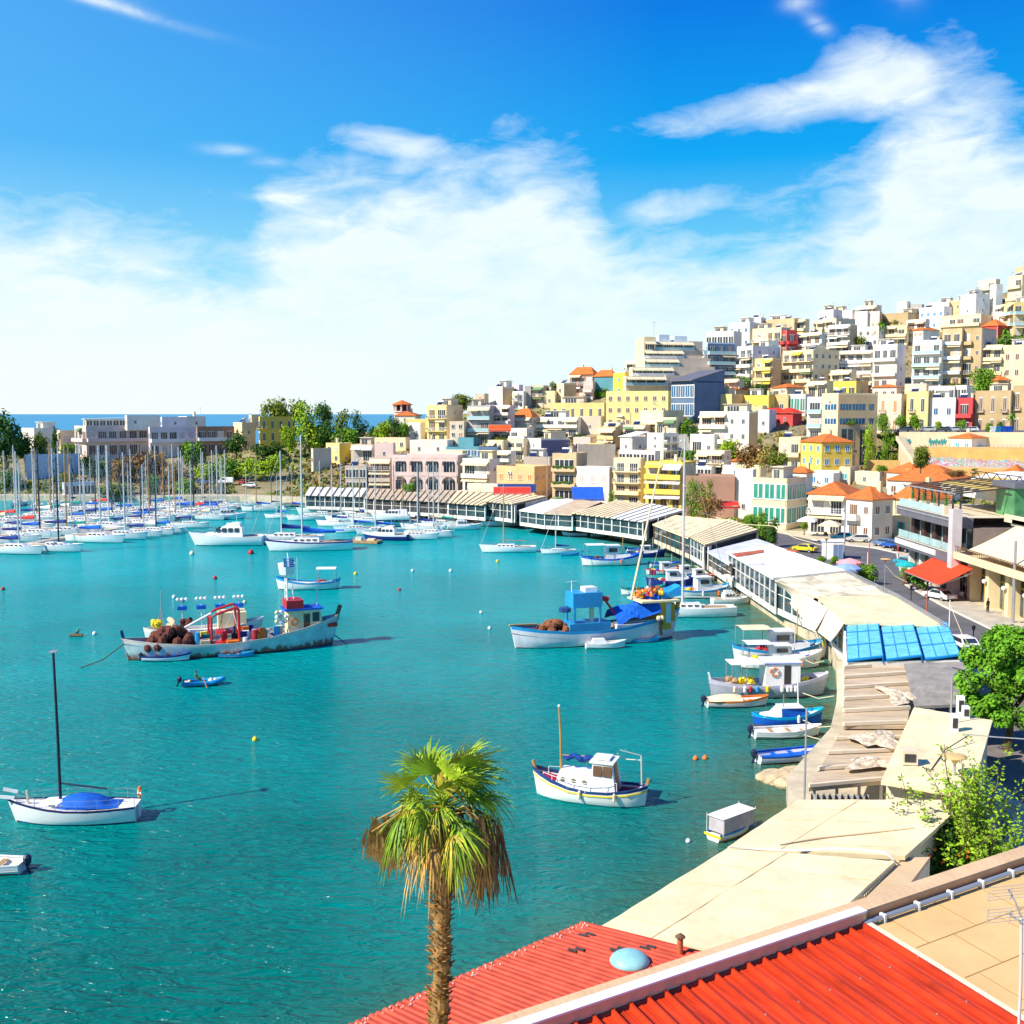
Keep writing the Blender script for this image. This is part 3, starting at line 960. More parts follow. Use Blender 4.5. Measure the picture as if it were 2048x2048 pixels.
batch(960,740,6.44,[((-60,60,110,320,520,'H',2,'w','grey house with three slim windows at the west end of the skyline'),dict()),((105,290,440,228,500,'W',2,'s','white cube house with one dark blue window and brown end wall'),dict(sidec='B')),((415,560,580,290,500,'W',2,'m','white house with a roof terrace next to the brown end wall'),dict()),((580,655,660,225,460,'G',2,'s','dark stucco tower block with a pale yellow vent box'),dict(clutter=0)),((655,820,880,215,470,'B',2,'b','tan terraced house below the dark chimney'),dict()),((820,965,1000,285,480,'C',1,'s','blank bright cream cube between two tan houses'),dict()),((985,1080,1240,185,480,'C',2,'w','sunlit cream house with a high ochre end wall near the crest'),dict(sidec='B',a=50)),((1330,1450,1470,160,400,'P',2,'b','rose house with white balconies left of the green hanging shrubs'),dict(awp=0.1)),((905,1600,1620,440,660,'y',1,'N','long low cream house with tall dark windows and a stepped parapet'),dict(a=12,clutter=0.8)),((1275,1560,1600,612,820,'H',1,'s','grey rubble terrace house under the long low cream house'),dict(clutter=0,sidec='G')),((145,388,440,470,900,'P',4,'b','rose apartment house with a bright red awning on the second floor'),dict(awp=0.5,sidec='P')),((440,665,740,598,860,'E',2,'b','tan house with a red tiled attic and a wide cream awning'),dict(awp=1,roof='tile',peak=2.6)),((385,600,690,770,1010,'W',2,'b','white house with glazed bays below the tiled attic'),dict(awp=0.2)),((-60,20,145,440,840,'H',4,'b','dim stucco apartment house with overgrown balconies west of the red awning'),dict(a=55,side='b')),((690,1265,1280,625,850,'W',2,'b','wide white house with one cream awning and red shutters'),dict(a=16,awp=0.4)),((1200,1420,1450,885,1060,'P',1,'w','low rose house behind grey solar roof frames'),dict()),((1525,1760,1785,750,1000,'O',2,'b','peach house with carved balcony front and cream awning'),dict(awp=0.8)),((605,785,1160,905,1200,'W',2,'s','narrow white house with dark violet end wall'),dict(a=62,sidec='V',side=None,clutter=0.5)),((350,560,600,905,1160,'E',2,'b','tan house with a white terrace west of the violet end wall'),dict(awp=0.3)),((100,300,360,925,1180,'C',2,'m','cream house with a drooping canopy above the peach front'),dict(awp=1)),((-20,230,250,1010,1200,'N',1,'s','blue grey low house with a dark red fascia behind the peach front'),dict(clutter=0.3)),((1380,1590,1600,965,1130,'y',1,'g','small cream roof house with three square windows'),dict(clutter=0.5)),((1250,1262,1742,980,1330,'H',2,'s','tall blank grey party wall rising between the flower balconies and the cream block'),dict(a=78,side=None,clutter=0)),((560,905,920,1140,1330,'H',1,'s','low grey flat roof house with roof tanks behind the peach front'),dict(clutter=1)),((215,700,925,1268,1700,'O',2,'w','peach coloured house with orange shutters and a shallow gabled front'),dict(a=30,gl='o',side='w',clutter=0)),((930,1238,1262,1100,1700,'B',3,'p','tan house with rows of green plants on three balconies'),dict(a=18)),((1240,1662,1725,1275,1700,'W',2,'W','bright white house with tall pale shutters over a big blue awning'),dict(a=24,sidec='O',gl='p',clutter=0.6)),])
batch(960,640,3.715,[((935,1395,1418,538,800,'y',3,'w','large mustard cream villa with small square brown windows'),dict(a=12,gl='s',clutter=0.6)),((1185,1360,1510,682,860,'C',2,'b','cream house with a hollow corner loggia under the mustard villa'),dict(awp=0.1)),((1020,1120,1185,700,830,'B',2,'m','sandstone house with three slit windows and one awning'),dict(awp=1)),((1040,1130,1245,870,1000,'W',1,'s','white shed with two gabled roofs above the cream block'),dict(roof='shed',peak=1.4,clutter=0)),((1240,1362,1475,852,1030,'W',3,'s','tall blank white gable east of the white shed'),dict(sidec='W',side='b')),((1030,1300,1325,985,1080,'W',1,'g','white roof storey with a brown coping over the cream block'),dict(clutter=0.6)),((990,1192,1226,1042,1380,'C',4,'b','cream four storey block with two shop awnings behind the striped roofs'),dict(a=20,awp=0.1)),((1228,1502,1600,1072,1400,'Y',3,'b','yellow three storey block with paired white awnings'),dict(a=22,aw='w',awp=1,sidec='C',clutter=0.7)),((880,1005,1030,808,960,'O',2,'b','small orange tan house with a roof canopy'),dict(awp=1)),((1060,1230,1240,790,900,'E',1,'b','low roof terrace with a thin cream canopy below the loggia house'),dict(awp=1)),])
batch(1240,560,4.6,[((1000,1190,1290,395,620,'W',2,'w','white cube with a teal window on the skyline'),dict(gl='b')),((1190,1295,1310,350,520,'L',2,'s','lilac white tower with a dark recess on the skyline'),dict()),((1290,1600,1735,360,560,'B',2,'s','long flat brown house on the skyline with a tan roof room'),dict(pent=True)),((1215,1480,1560,445,680,'C',2,'b','cream apartment house with deep curved balconies under the skyline'),dict(awp=0.2)),((1480,1530,1625,470,700,'R',2,'b','small brick red house with white balconies between cream blocks'),dict(a=60,side='b',awp=0)),((1620,1850,1880,490,720,'W',2,'b','long white house with full width awnings beside a dark conifer'),dict(awp=1)),((1800,1960,2060,370,560,'C',2,'b','cream house with an orange fascia and a terrace of shrubs on the skyline'),dict(awp=0.5)),((1820,1960,2040,280,480,'L',2,'s','pale lilac house on the skyline behind the shrub terrace'),dict()),((790,1045,1060,478,720,'W',1,'g','white penthouse storey with glass rails over the pale blue block'),dict(rail='g',a=20,pent=True)),((785,800,1050,585,960,'I',4,'b','pale blue block, its side coloured as in shade, with stacked balconies behind the stepped terraces'),dict(a=60,side='b',rail='g',awp=0.2,clutter=0,sidec='N')),((1042,1215,1470,615,980,'W',4,'b','white block with violet grey end wall and black balcony rails'),dict(a=48,sidec='L',awp=0.15)),((1235,1398,1480,730,1020,'y',3,'b','pale yellow block with one yellow awning and ochre end wall'),dict(aw='y',awp=0.35,sidec='B')),((1490,1770,2010,650,1030,'C',4,'b','big cream block with glazed corner balconies and one yellow awning'),dict(a=42,side='w',aw='y',awp=0.15)),((960,1062,1222,1005,1110,'W',1,'s','small white house with orange tile roof under the violet end wall'),dict(roof='tile',sidec='O',peak=1.8)),((705,1025,1135,1062,1240,'y',1,'w','low pale yellow house with arched windows and ochre end wall'),dict(sidec='O',gl='p')),((1130,1368,1425,1072,1240,'Y',1,'w','yellow parapet house with a row of small dark windows above red awnings'),dict(gl='s')),((1425,1545,1560,1065,1230,'O',1,'w','plain orange tan house with violet shutters behind red awnings'),dict()),((1545,1705,1715,1062,1240,'W',1,'g','white glass fronted house beside the modern balconies'),dict(gl='g')),((1400,1530,1700,985,1100,'E',1,'b','tan terrace house with orange tile canopy and parasols'),dict(roof='tile',peak=1.4)),((1715,1900,1960,940,1110,'C',1,'b','cream terrace house with a green parasol below the big cream block'),dict(awp=0.5)),((728,1180,1262,1225,1640,'W',3,'m','white modern villa with a carport and cream awning over the slope'),dict(a=24,awp=0.7,sidec='B',clutter=0.3)),((1262,1370,1376,1205,1400,'L',1,'s','plain lilac box next to the white modern villa'),dict(clutter=0)),((1712,1852,1862,1090,1620,'W',4,'B','slim white block with four green glass balconies'),dict(a=14,rail='g',awp=0,clutter=0)),((500,720,735,1440,1560,'G',1,'s','low pale green wall house under the overgrown terrace'),dict(clutter=0)),])  # dark side wall of the pale blue block paints in the stepped terraces' shadow
batch(1628,520,4.6,[((1840,1935,2100,60,330,'B',2,'b','tan roof pavilion at the very top of the hill'),dict(awp=0)),((1775,1905,2100,145,470,'C',3,'b','cream house with open loggias at the top of the hill'),dict(awp=0.1)),((1608,1665,1725,232,560,'W',4,'s','slender white tower house near the top of the hill'),dict(a=50,clutter=0.2)),((1340,1480,1610,318,600,'W',3,'s','white corner house with a deep blue awning on its roof'),dict(pent=True)),((1700,1830,2050,395,700,'y',3,'b','yellow cream house with turquoise balcony glass under the summit'),dict(rail='g',awp=0.3,side='b')),((1040,1235,1250,395,560,'W',2,'s','white house with round windows next to a bare tan wall'),dict()),((1240,1400,1500,372,560,'B',2,'s','bare tan house with a striped awning on the skyline'),dict()),((965,1190,1262,435,640,'W',2,'w','white house with small deep blue windows under the skyline'),dict(gl='B')),((625,862,1015,490,640,'S',1,'s','sand coloured hipped house on the skyline'),dict(sidec='B',pent=True)),((760,850,880,390,560,'W',1,'s','round white water tank house on the skyline'),dict(clutter=1)),((870,990,1010,415,560,'G',1,'s','grey domed roof room on the skyline'),dict(clutter=0)),((490,600,625,480,640,'P',2,'s','pink gabled house on the skyline'),dict(sidec='B')),((370,490,500,480,640,'W',1,'s','white house with thin chimneys west of the pink gable'),dict()),((35,350,410,470,620,'L',1,'w','long pale lilac roof house with a grey lattice screen on top'),dict()),((-10,200,375,545,760,'E',2,'b','brown grey terraced house with an orange fascia'),dict(awp=0.4)),((125,325,392,600,860,'W',3,'b','white terraced house with rows of white awnings beside a blue end wall'),dict(awp=1,aw='w',sidec='B')),((395,590,660,620,800,'W',2,'w','white house with small black windows under a brown pergola'),dict()),((660,850,870,610,790,'C',2,'b','cream house with roof palms and a green water tank'),dict()),((862,1000,1145,640,800,'W',2,'w','white house with wide terracotta shutters and low tile roof'),dict(gl='o',roof='tile',peak=2.0)),((1160,1530,1665,505,690,'C',2,'b','wide cream upper block with columned balconies'),dict(awp=0.1,rail='s',a=24)),((1540,1690,1785,600,720,'R',1,'w','terracotta red house with a broad tiled roof'),dict(roof='tile',peak=2.8)),((1640,1790,1810,480,640,'P',2,'s','rose house behind the broad tiled roof'),dict()),((535,755,835,785,1200,'W',3,'B','white three storey block with curved parapets and red awnings inside'),dict(a=26,rail='s',awp=0.0,sidec='L')),((895,1160,1172,745,1200,'W',4,'B','white four storey block with glass balconies and roof terrace'),dict(a=14,rail='g',awp=0.4)),((1165,1345,1350,640,1180,'B',4,'B','tan block with long white balcony slabs'),dict(a=14,rail='w',awp=0.3,clutter=0)),((1345,1528,1660,635,1180,'S',4,'m','tan and ochre stair block beside the long white balconies'),dict(a=22,awp=0,sidec='H',clutter=0.3)),((215,530,545,840,1150,'W',3,'B','long white terraces with hanging plants and low awnings'),dict(a=14,awp=0.6,rail='s')),((85,265,280,1020,1180,'W',1,'g','white garden house with tall glass doors'),dict()),((240,420,440,1065,1200,'H',1,'s','rubble stone terrace wall house'),dict(clutter=0)),((1525,1725,1735,790,1180,'C',3,'b','pale cream block with three deep cream awnings'),dict(a=12,awp=1)),((1725,2080,2090,785,1220,'C',3,'W','pale cream corner block with tall brown shutters'),dict(a=12,gl='s')),((165,385,498,1125,1280,'Y',1,'b','small golden yellow house with an orange end wall'),dict(sidec='O',awp=0.3)),((535,760,770,1165,1280,'P',1,'w','low house with a shallow dusty red tile roof'),dict(roof='tile',peak=1.0)),((830,1030,1045,1150,1300,'E',1,'s','tan stone house with yellow climbing plants'),dict(clutter=0)),((1050,1290,1300,1170,1320,'W',1,'g','white roof storey over the blue trimmed house'),dict(clutter=0.4)),((1295,1400,1415,1165,1320,'W',1,'g','white glass roof room over the red house'),dict(clutter=0)),((1600,1690,1802,1105,1260,'S',1,'s','little sandstone tower house with a pyramid tile roof'),dict(roof='tile',peak=1.8,a=50)),((570,795,842,1245,1600,'E',2,'N','beige neoclassical house with orange doors on the upper street'),dict(a=18,gl='o')),((842,1040,1050,1225,1610,'y',2,'N','pale yellow neoclassical house on the upper street'),dict(a=12)),((1055,1292,1300,1280,1610,'W',2,'W','white house with slate blue trim on the upper street'),dict(a=12,gl='b')),((1300,1450,1458,1282,1610,'R',2,'b','narrow bright red house with a white balcony on the upper street'),dict(a=12,awp=0)),((1470,1800,1812,1215,1620,'S',2,'N','old sandstone mansion with tall brown shutters'),dict(a=12,gl='s')),((1812,2100,2110,1165,1640,'S',2,'N','weathered sandstone mansion with a round turret'),dict(a=12,gl='s')),])
batch(1240,860,4.6,[((1455,1655,1664,85,400,'C',2,'b','cream cube house with open corner rooms beside the yellow house'),dict(a=16,awp=0)),((1658,1850,2130,110,480,'Y',3,'w','lemon yellow house with sky blue shutters and tiled roof'),dict(a=60,gl='B',side='w',roof='tile',peak=2.0)),((1020,1210,1452,292,400,'E',1,'w','low house with a broad orange tile roof and solar heater'),dict(roof='tile',peak=2.2,a=50,side='w')),((850,985,1010,255,400,'W',1,'s','low white box house with a rose roof edge'),dict(clutter=0.3)),((640,840,855,350,440,'W',1,'g','white roof house with ducts and a lattice screen'),dict(clutter=1)),((1460,1650,1660,400,500,'W',1,'s','plain white roof hut with one dark door'),dict(clutter=0)),((1720,1960,2000,415,520,'W',1,'w','low white house with round edged roof and blue shutters'),dict(gl='B',clutter=0)),((600,1050,1062,450,800,'K',2,'s','brown brick restaurant house with a dark canopy behind the tall shrubs'),dict(a=14,clutter=0)),((1215,1528,1702,470,905,'C',2,'g','cream restaurant building with green glass balcony and tall curtained windows'),dict(a=26,gl='g',side='g',rail='g',clutter=.6)),((1050,1215,1240,385,800,'W',2,'s','white windowless house with a round wall sign beside the brick restaurant'),dict(a=14,clutter=0)),((940,1180,1220,345,450,'W',1,'s','white roof terrace wall with teal glass behind the round wall sign'),dict(clutter=0,gl='b')),])
batch(1628,820,4.6,[((665,895,1140,580,760,'W',1,'s','white gabled house with a steep orange roof behind the street corner'),dict(roof='tile',peak=2.6,a=44,sidec='L')),((668,1300,1450,665,830,'W',1,'w','long white house with a big plain orange roof'),dict(roof='tile',peak=3.6,a=20,dep=14)),((1530,1960,2160,690,860,'C',1,'w','cream house with a broad two sided orange roof below the graffiti wall'),dict(roof='tile',peak=4.2,a=24)),((230,330,340,540,680,'E',1,'w','narrow beige house with one green window'),dict(gl='t',clutter=0)),((330,600,665,590,700,'E',1,'s','grey flat roofed house with a satellite dish and planter'),dict(clutter=0.5)),((0,230,245,575,680,'W',1,'w','white curved parapet house with two blue windows'),dict(gl='B',clutter=0)),((-60,290,300,780,1140,'W',2,'b','white house wing with a row of steep cream awnings and orange roof'),dict(roof='tile',peak=2.2,a=16,awp=1,dep=11)),((288,527,716,825,1210,'W',2,'m','white corner house with orange roof and a painted blue mural at street level'),dict(roof='tile',peak=2.3,a=38,sidec='E',side='w',gl='s',awp=0)),((716,885,1250,825,1170,'C',2,'S','cream house with turquoise shutters next to the corner house'),dict(roof='tile',peak=3.0,a=44,gl='t',side='w')),((1190,1446,1600,255,400,'W',1,'w','long white hut with orange roof and turquoise shutters against the retaining wall'),dict(roof='tile',peak=1.3,gl='t',a=34,below=3,D=284)),])
batch(0,0,1,[((1208,1240,1250,848,890,'E',2,'b','small tan house tucked under the round tree below the long low cream house'),dict(awp=.6)),((1268,1302,1312,800,838,'C',2,'b','cream house squeezed between the mustard villa and the slate blue house'),dict(awp=.6)),((1310,1352,1362,838,880,'C',1,'b','low cream house with an awning just west of the glass sail'),dict(awp=1)),((1380,1428,1440,872,912,'W',1,'m','low white house under the modern villa carport'),dict()),((1392,1448,1462,905,950,'E',2,'b','tan house above the white windowless house'),dict(awp=.6)),((1470,1520,1532,935,968,'C',1,'w','cream hut on the scrubby slope above the green glass balcony'),dict(clutter=.4)),((1580,1612,1622,945,985,'W',1,'w','tiny white house behind the tall utility pole'),dict(roof='tile',peak=1.4)),((1492,1524,1534,815,852,'y',2,'b','pale yellow terrace house beneath the red curtained pavilion'),dict(awp=.5)),((1250,1284,1292,722,760,'W',2,'b','white terrace house at the west foot of the stepped block'),dict(awp=.8)),((1188,1226,1236,752,790,'T',1,'s','blue green roof cabin on the skyline west of the stepped block'),dict(roof='tile',peak=2.4)),((1140,1186,1196,748,792,'K',2,'b','brick red house with gabled roof on the skyline'),dict(roof='tile',peak=2.8,awp=.2)),((1226,1250,1258,748,790,'Y',2,'s','ochre roof pavilion with blue panels on the skyline'),dict(gl='B')),((1005,1038,1046,772,805,'L',2,'m','lilac roof house among the west skyline houses'),dict()),((1660,1702,1712,742,790,'C',2,'b','cream house behind the modern block roof garden'),dict(awp=.7)),((1575,1610,1618,640,682,'C',2,'b','cream house with an awning beside the dark conifer'),dict(awp=1)),((1712,1752,1762,612,655,'E',2,'b','tan terrace house just below the pink gabled house'),dict(awp=.8)),((1812,1850,1858,640,690,'W',2,'b','white terrace house behind the terracotta shuttered one'),dict(awp=.5)),((1878,1905,1912,690,740,'C',2,'b','narrow cream house above the white four storey block'),dict(awp=.7)),((1985,2030,2040,610,660,'W',3,'b','white block under the yellow cream house near the summit'),dict(awp=.6)),((1955,1990,1998,560,615,'E',3,'b','tan block west of the summit pavilion'),dict(awp=.4)),((800,842,850,848,884,'W',1,'m','low white house west of the narrow tan one'),dict()),((880,925,935,905,938,'C',2,'b','cream house right behind the teal roof pavilion'),dict(awp=.6)),((985,1022,1032,905,940,'W',2,'b','white house between the blue grey low house and the narrow white one'),dict(awp=.5)),((1430,1478,1488,760,800,'E',1,'b','tan garden house below the green tree of the violet end wall'),dict(awp=.6)),])
root,w,dp,H=building(1628+60/4.6,1628+208/4.6,1628+568/4.6,520+1240/4.6,520+1900/4.6,'C',5,'s','tall cream modern block with ribbons of blue windows and hanging plants',a=58,sidec='B',side=None,clutter=.3)
sf,sd=Side(root,0,0,0,w),Side(root,w,0,PI/2,dp)
fh=H/6
for zz in(4.75,3.55):
 sf.put(unit('door',M_FRAME,M_GLASSB),'window',w*.2,fh*zz,w*.7,fh*.5)
 sd.put(unit('door',M_METAL,M_GLASSB),'window',dp*.05,fh*zz,dp*.28,fh*.5)
 sd.put(unit('door',M_METAL,M_GLASSB),'window',dp*.36,fh*zz,dp*.32,fh*.5)
 sd.put(unit('door',M_METAL,M_GLASSB),'window',dp*.78,fh*zz,dp*.12,fh*.5)
sd.put(unit('window',M_METAL,M_CARGL_),'window',dp*.08,fh*1.5,dp*.34,fh*1.75)
sd.put(unit('window',M_METAL,M_CARGL_),'window',dp*.08,fh*.2,dp*.34,fh*.9)
sd.put(unit('window',M_METAL,M_CARGL_),'window',dp*.56,fh*.1,dp*.16,fh*3.2)
# special blocks on the hill
M_CLOTH=mat('canvas_roof',(0.88,0.72,0.44),0.9,var=0.16,scale=0.35,bump=1.0,bscale=.8,dirt=0.2)
M_CLOTHW=mat('white_roof_sheet',(0.88,0.85,0.80),0.8,var=0.10,scale=0.4,bump=0.4,bscale=1.0)
M_SLATG=mat('weathered_slats',(0.60,0.46,0.30),0.9,var=0.3,scale=0.5,stretch=(0.4,2.5,1),dirt=0.3)
M_TARP=mat('grey_tarp',(0.34,0.31,0.27),0.85,var=0.22,scale=0.6,bump=0.3,bscale=0.6)
M_WOOD=mat('brown_wood',(0.22,0.11,0.05),0.8,var=0.3,scale=2)
M_DECKW=mat('tan_wood',(0.48,0.30,0.14),0.8,var=0.25,scale=2)
M_SHOPGL=mat('restaurant_glass',(0.045,0.075,0.085),0.1,var=0.7,scale=0.45,spec=0.7)
M_BLUEP=mat('sky_blue_panel',(0.16,0.60,0.86),0.45,var=0.22,scale=1.6,spec=0.4)
M_BLUEP2=mat('blue_panel_frame',(0.0,0.24,0.60),0.5,var=0.1)
M_RUSTRED=mat('rust_red_paint',(0.55,0.14,0.06),0.8,var=0.3,scale=0.8)
M_GREYB=mat('grey_band',(0.14,0.14,0.17),0.6,var=0.1)
M_BLACKB=mat('black_band',(0.02,0.02,0.025),0.35,var=0.1)
M_BEAM=mat('steel_beam',(0.08,0.06,0.05),0.6,var=0.2)
def stepped_block():
 xc,yb=1240+640/4.6,560+1020/4.6
 C=ground(1352,788)
 D0=C.y
 root=thing('apartment_building','big cream block of stepped terraces with long awnings and a blank stair-stepped side wall','building',(C.x,C.y,C.z),R(14),'houses on the hill')
 inv=Matrix.Rotation(-R(14),2)
 def loc(v):
  p=inv@Vector((v.x-C.x,v.y-C.y))
  return p
 wm_,q=wallm('C'),MB()
 lv=[(1242,1340,765,0),(1256,1346,746,3),(1262,1346,728,6),(1282,1358,729,6),(1282,1370,711,9),(1278,1380,695,12)]
 lv=[(1243,1330,772,0),(1257,1346,753,3.2),(1284,1358,735,6.4),(1283,1369,718,9.6),(1304,1392,701,12.8)]
 tops=[753,735,718,701,683]
 steps=[]
 for i,((xl,xr,y,ds),yt)in enumerate(zip(lv,tops)):
  D=D0+ds
  a,b_=atd(xl,y,D),atd(xr,y,D)
  zt=atd(xr,yt,D).z
  la=loc(a)
  lb=loc(b_)
  steps.append((la.x,lb.x,ds,b_.z-C.z,zt-C.z))
 for i,(xa,xb,ya,z0,z1)in enumerate(steps):
  zb=-6 if i==0 else z0
  q.box(xa,xb,ya,ya+3.2 if i<4 else ya+12,zb if i==0 else-2,z1)
 w=q.build('wall',wm_,root)
 for i,(xa,xb,ya,z0,z1)in enumerate(steps):
  L=xb-xa
  sd=Side(root,xa,ya,0,L)
  n=max(2,int(L/3.2))
  for k in range(n):
   sd.put(unit('door',M_FRAME,M_GLASS),'balcony_door',L*(k+0.1)/n,z0+0.4,L/n*0.8,(z1-z0)*0.62)
  sd.put(unit('slab',M_WHITE,M_WHITE if i%2 else M_RAILG),'balcony',-0.5,z0+0.25,L+0.5,1.0)
  for k in range(3):
   sd.put(unit('awning',M_AWN,M_FRAME),'awning',L*k/3,z1-0.15,L/3*0.97,1.15,sy=1.25)
 xa,xb,ya,z0,z1=steps[-1]
 p=loc(atd(1412,700,D0+16))
 q=MB()
 prev=steps[0]
 for i,(xa_,xb_,ya_,z0_,z1_)in enumerate(steps):
  q.box(xb_+0.02,max(p.x,xb_+1),ya_+0.4+i*0.6,24,-7 if i==0 else steps[i-1][4]+0.4,z1_+0.4)
 q.build('party_wall',wallm('H'),root)
 MB().box(xa+3,xa+7,ya+2,ya+6,z1+.02,z1+2.6).box(xa+9,xa+14,ya+2,ya+6,z1+.02,z1+2.2).build('roof_room',wallm('I'),root)
 MB().box(xa-4.6,xa-.02,ya-2.5,ya+6,z1-14,z1+1.4).build('corner_tower',wallm('C'),root)
 sd=Side(root,xa-4.6,ya-2.5,0,4.6)
 for k in range(3):
  sd.put(unit('awning',M_AWN,M_FRAME),'awning',.2,z1-.3-k*3.1,4.2,1)
  sd.put(unit('door',M_FRAME,M_GLASS),'balcony_door',.6,z1-3.1-k*3.1,3.2,2.2)
 sd.put(unit('antenna',M_METAL),'antenna',5,z1+2,1.3,1.6,dy=3)
stepped_block()
r_=building(960+1420/3.715,960+1592/3.715,960+1812/3.715,640+462/3.715,640+740/3.715,'N',2,'g','slate blue modern house with sloping roof and glazed front below the stepped terraces',a=42,side=None,gl='b',clutter=0,rail='g')
root,w,dp,H=r_
q=MB().hexa([(-0.6,-1.5,H+.5),(w+.2,-1.5,H+.5),(w+.2,dp,H+4.2),(-0.6,dp,H+4.2),(-0.6,-1.5,H+.75),(w+.2,-1.5,H+.75),(w+.2,dp,H+4.5),(-0.6,dp,H+4.5)])
q.build('sloping_roof',M_GREYB,root)
q=MB()
n=len(q.v)
q.v+=[(w,-1.5,H+0.5),(w,dp,H+4.2),(w,dp,H),(w,-0.1,H),(w-.3,-1.5,H+0.5),(w-.3,dp,H+4.2),(w-.3,dp,H),(w-.3,-0.1,H)]
q.f+=[(n,n+3,n+2,n+1),(n+4,n+5,n+6,n+7)]
q.m+=[0,0]
q.build('gable',wallm('N'),root)
root,w,dp,H=building(1240+1440/4.6,1240+1588/4.6,1240+1672/4.6,560+1225/4.6,560+1335/4.6,'R',1,'s','bright red curtained pavilion with a peaked red roof beside a white block',a=40,side=None,roof='none',clutter=0,awp=0,cat='pavilion',name='garden_pavilion',below=3)
q=MB()
hip_roof(q,0,w,0,dp,H+0.2,1.5,0.6)
q.build('roof',M_AWNR,root)
for k,(xl,xr,y,lb)in enumerate(((1080,1255,1180,'crimson canopy over the terrace of the yellow parapet house'),(1340,1505,1180,'crimson canopy joining the terrace to the red pavilion'))):
 p=ground(1240+xr/4.6,560+1300/4.6)
 a,b_=atd(1240+xl/4.6,560+y/4.6,p.y),atd(1240+xr/4.6,560+y/4.6,p.y)
 root=thing('terrace_canopy',lb,'canopy',(a.x,a.y,p.z-2))
 L=b_.x-a.x
 h=a.z-p.z+2
 MB().hexa([(0,0,h-.9),(L,0,h-.9),(L,3,h),(0,3,h),(0,0,h-.8),(L,0,h-.8),(L,3,h+.1),(0,3,h+.1)]).build('canopy',M_AWNR,root)
 for xx in(0.1,L/2,L-0.1):
  MB().box(xx-.05,xx+.05,0.05,0.15,0,h-.92).build('post',M_METAL,root)
C=ground(480+1205/3.715,760+300/3.715)
root=thing('round_tower','small octagonal tower with arched openings and a tiled cap above the trees','tower',C)
MB().lathe([(2.9,-3),(2.9,3.0),(3.3,3.0),(3.3,3.4)],(0,0,0),8).build('wall',wallm('P'),root)
q=MB()
for k in range(8):
 an=2*PI*k/8
 q.box(2.9*math.cos(an)-.3,2.9*math.cos(an)+.3,2.9*math.sin(an)-.3,2.9*math.sin(an)+.3,3.4,5.6)
q.lathe([(2.3,3.4),(2.3,5.6)],(0,0,0),8,1)
q.build('lantern',[wallm('P'),M_DARK],root)
MB().lathe([(3.9,5.6),(3.9,5.8),(0.01,7.4)],(0,0,0),8).build('roof',M_TILE,root)
AWL=[((960+95/3.715,1080-100,390,0),),]
def big_awning(label,px,py,w,D,m,drop=2.2,out=3.5,rz=0.0,zt=None):
 p=atd(px,py,D)
 root=thing('shop_awning',label,'awning',(p.x,p.y,p.z),rz)
 n=6
 P=[]
 for i in range(n+1):
  u=i/n
  P.append([(w*k/8,-out*u,-drop*u-0.15*math.sin(u*PI))for k in range(9)])
 q=MB().grid(P)
 q.quad((0,-out,-drop),(w,-out,-drop),(w,-out-.02,-drop-.4),(0,-out-.02,-drop-.4))
 q.build('canvas',m,root)
 MB().bar((0,-out,-drop),(w,-out,-drop),.1).bar((0,0,0),(w,0,0),.14).build('frame',M_METAL,root)
 for x in(0.05,w-0.05):
  MB().bar((x,-0.0,-0.3),(x,-out,-drop),.08).build('arm',M_METAL,root)
 return root
p_=lambda x,y:(960+x/3.715,640+y/3.715)
x,y=p_(680,1240)
big_awning('wide bright blue awning over the restaurant below the white house with pale shutters',x,y,7.5,262,M_AWNB,2.6,4.5)
x,y=p_(130,1218)
big_awning('dark blue restaurant awning under the peach house',x,y,9.5,270,mat('navy_cloth',(0.01,0.04,0.18),0.8),1.6,2.5)
x,y=p_(100,1240)
big_awning('bright red restaurant awning under the dark blue one',x,y,9.0,266,M_AWNR,1.4,2.5)
big_awning('cream awning slung low beside the white terraced house',480+1690/3.715,760+765/3.715,7.0,284,M_AWN,2.0,4)
big_awning('cream awning with a diagonal fold next to the red one',480+1790/3.715,760+768/3.715,4.5,280,M_AWN,2.0,4)
big_awning('small red awning at the corner of the brick restaurant',1240+900/4.6,860+655/4.6,4.2,226,M_AWNR,0.9,2.5)
big_awning('orange striped awning on the rose apartment house',960+110/6.44,740+705/6.44,6.2,303,mat('orange_stripe',(0.85,0.10,0.01),0.8,var=0.3,scale=3,stretch=(3,.1,.1)),1.4,2.2)
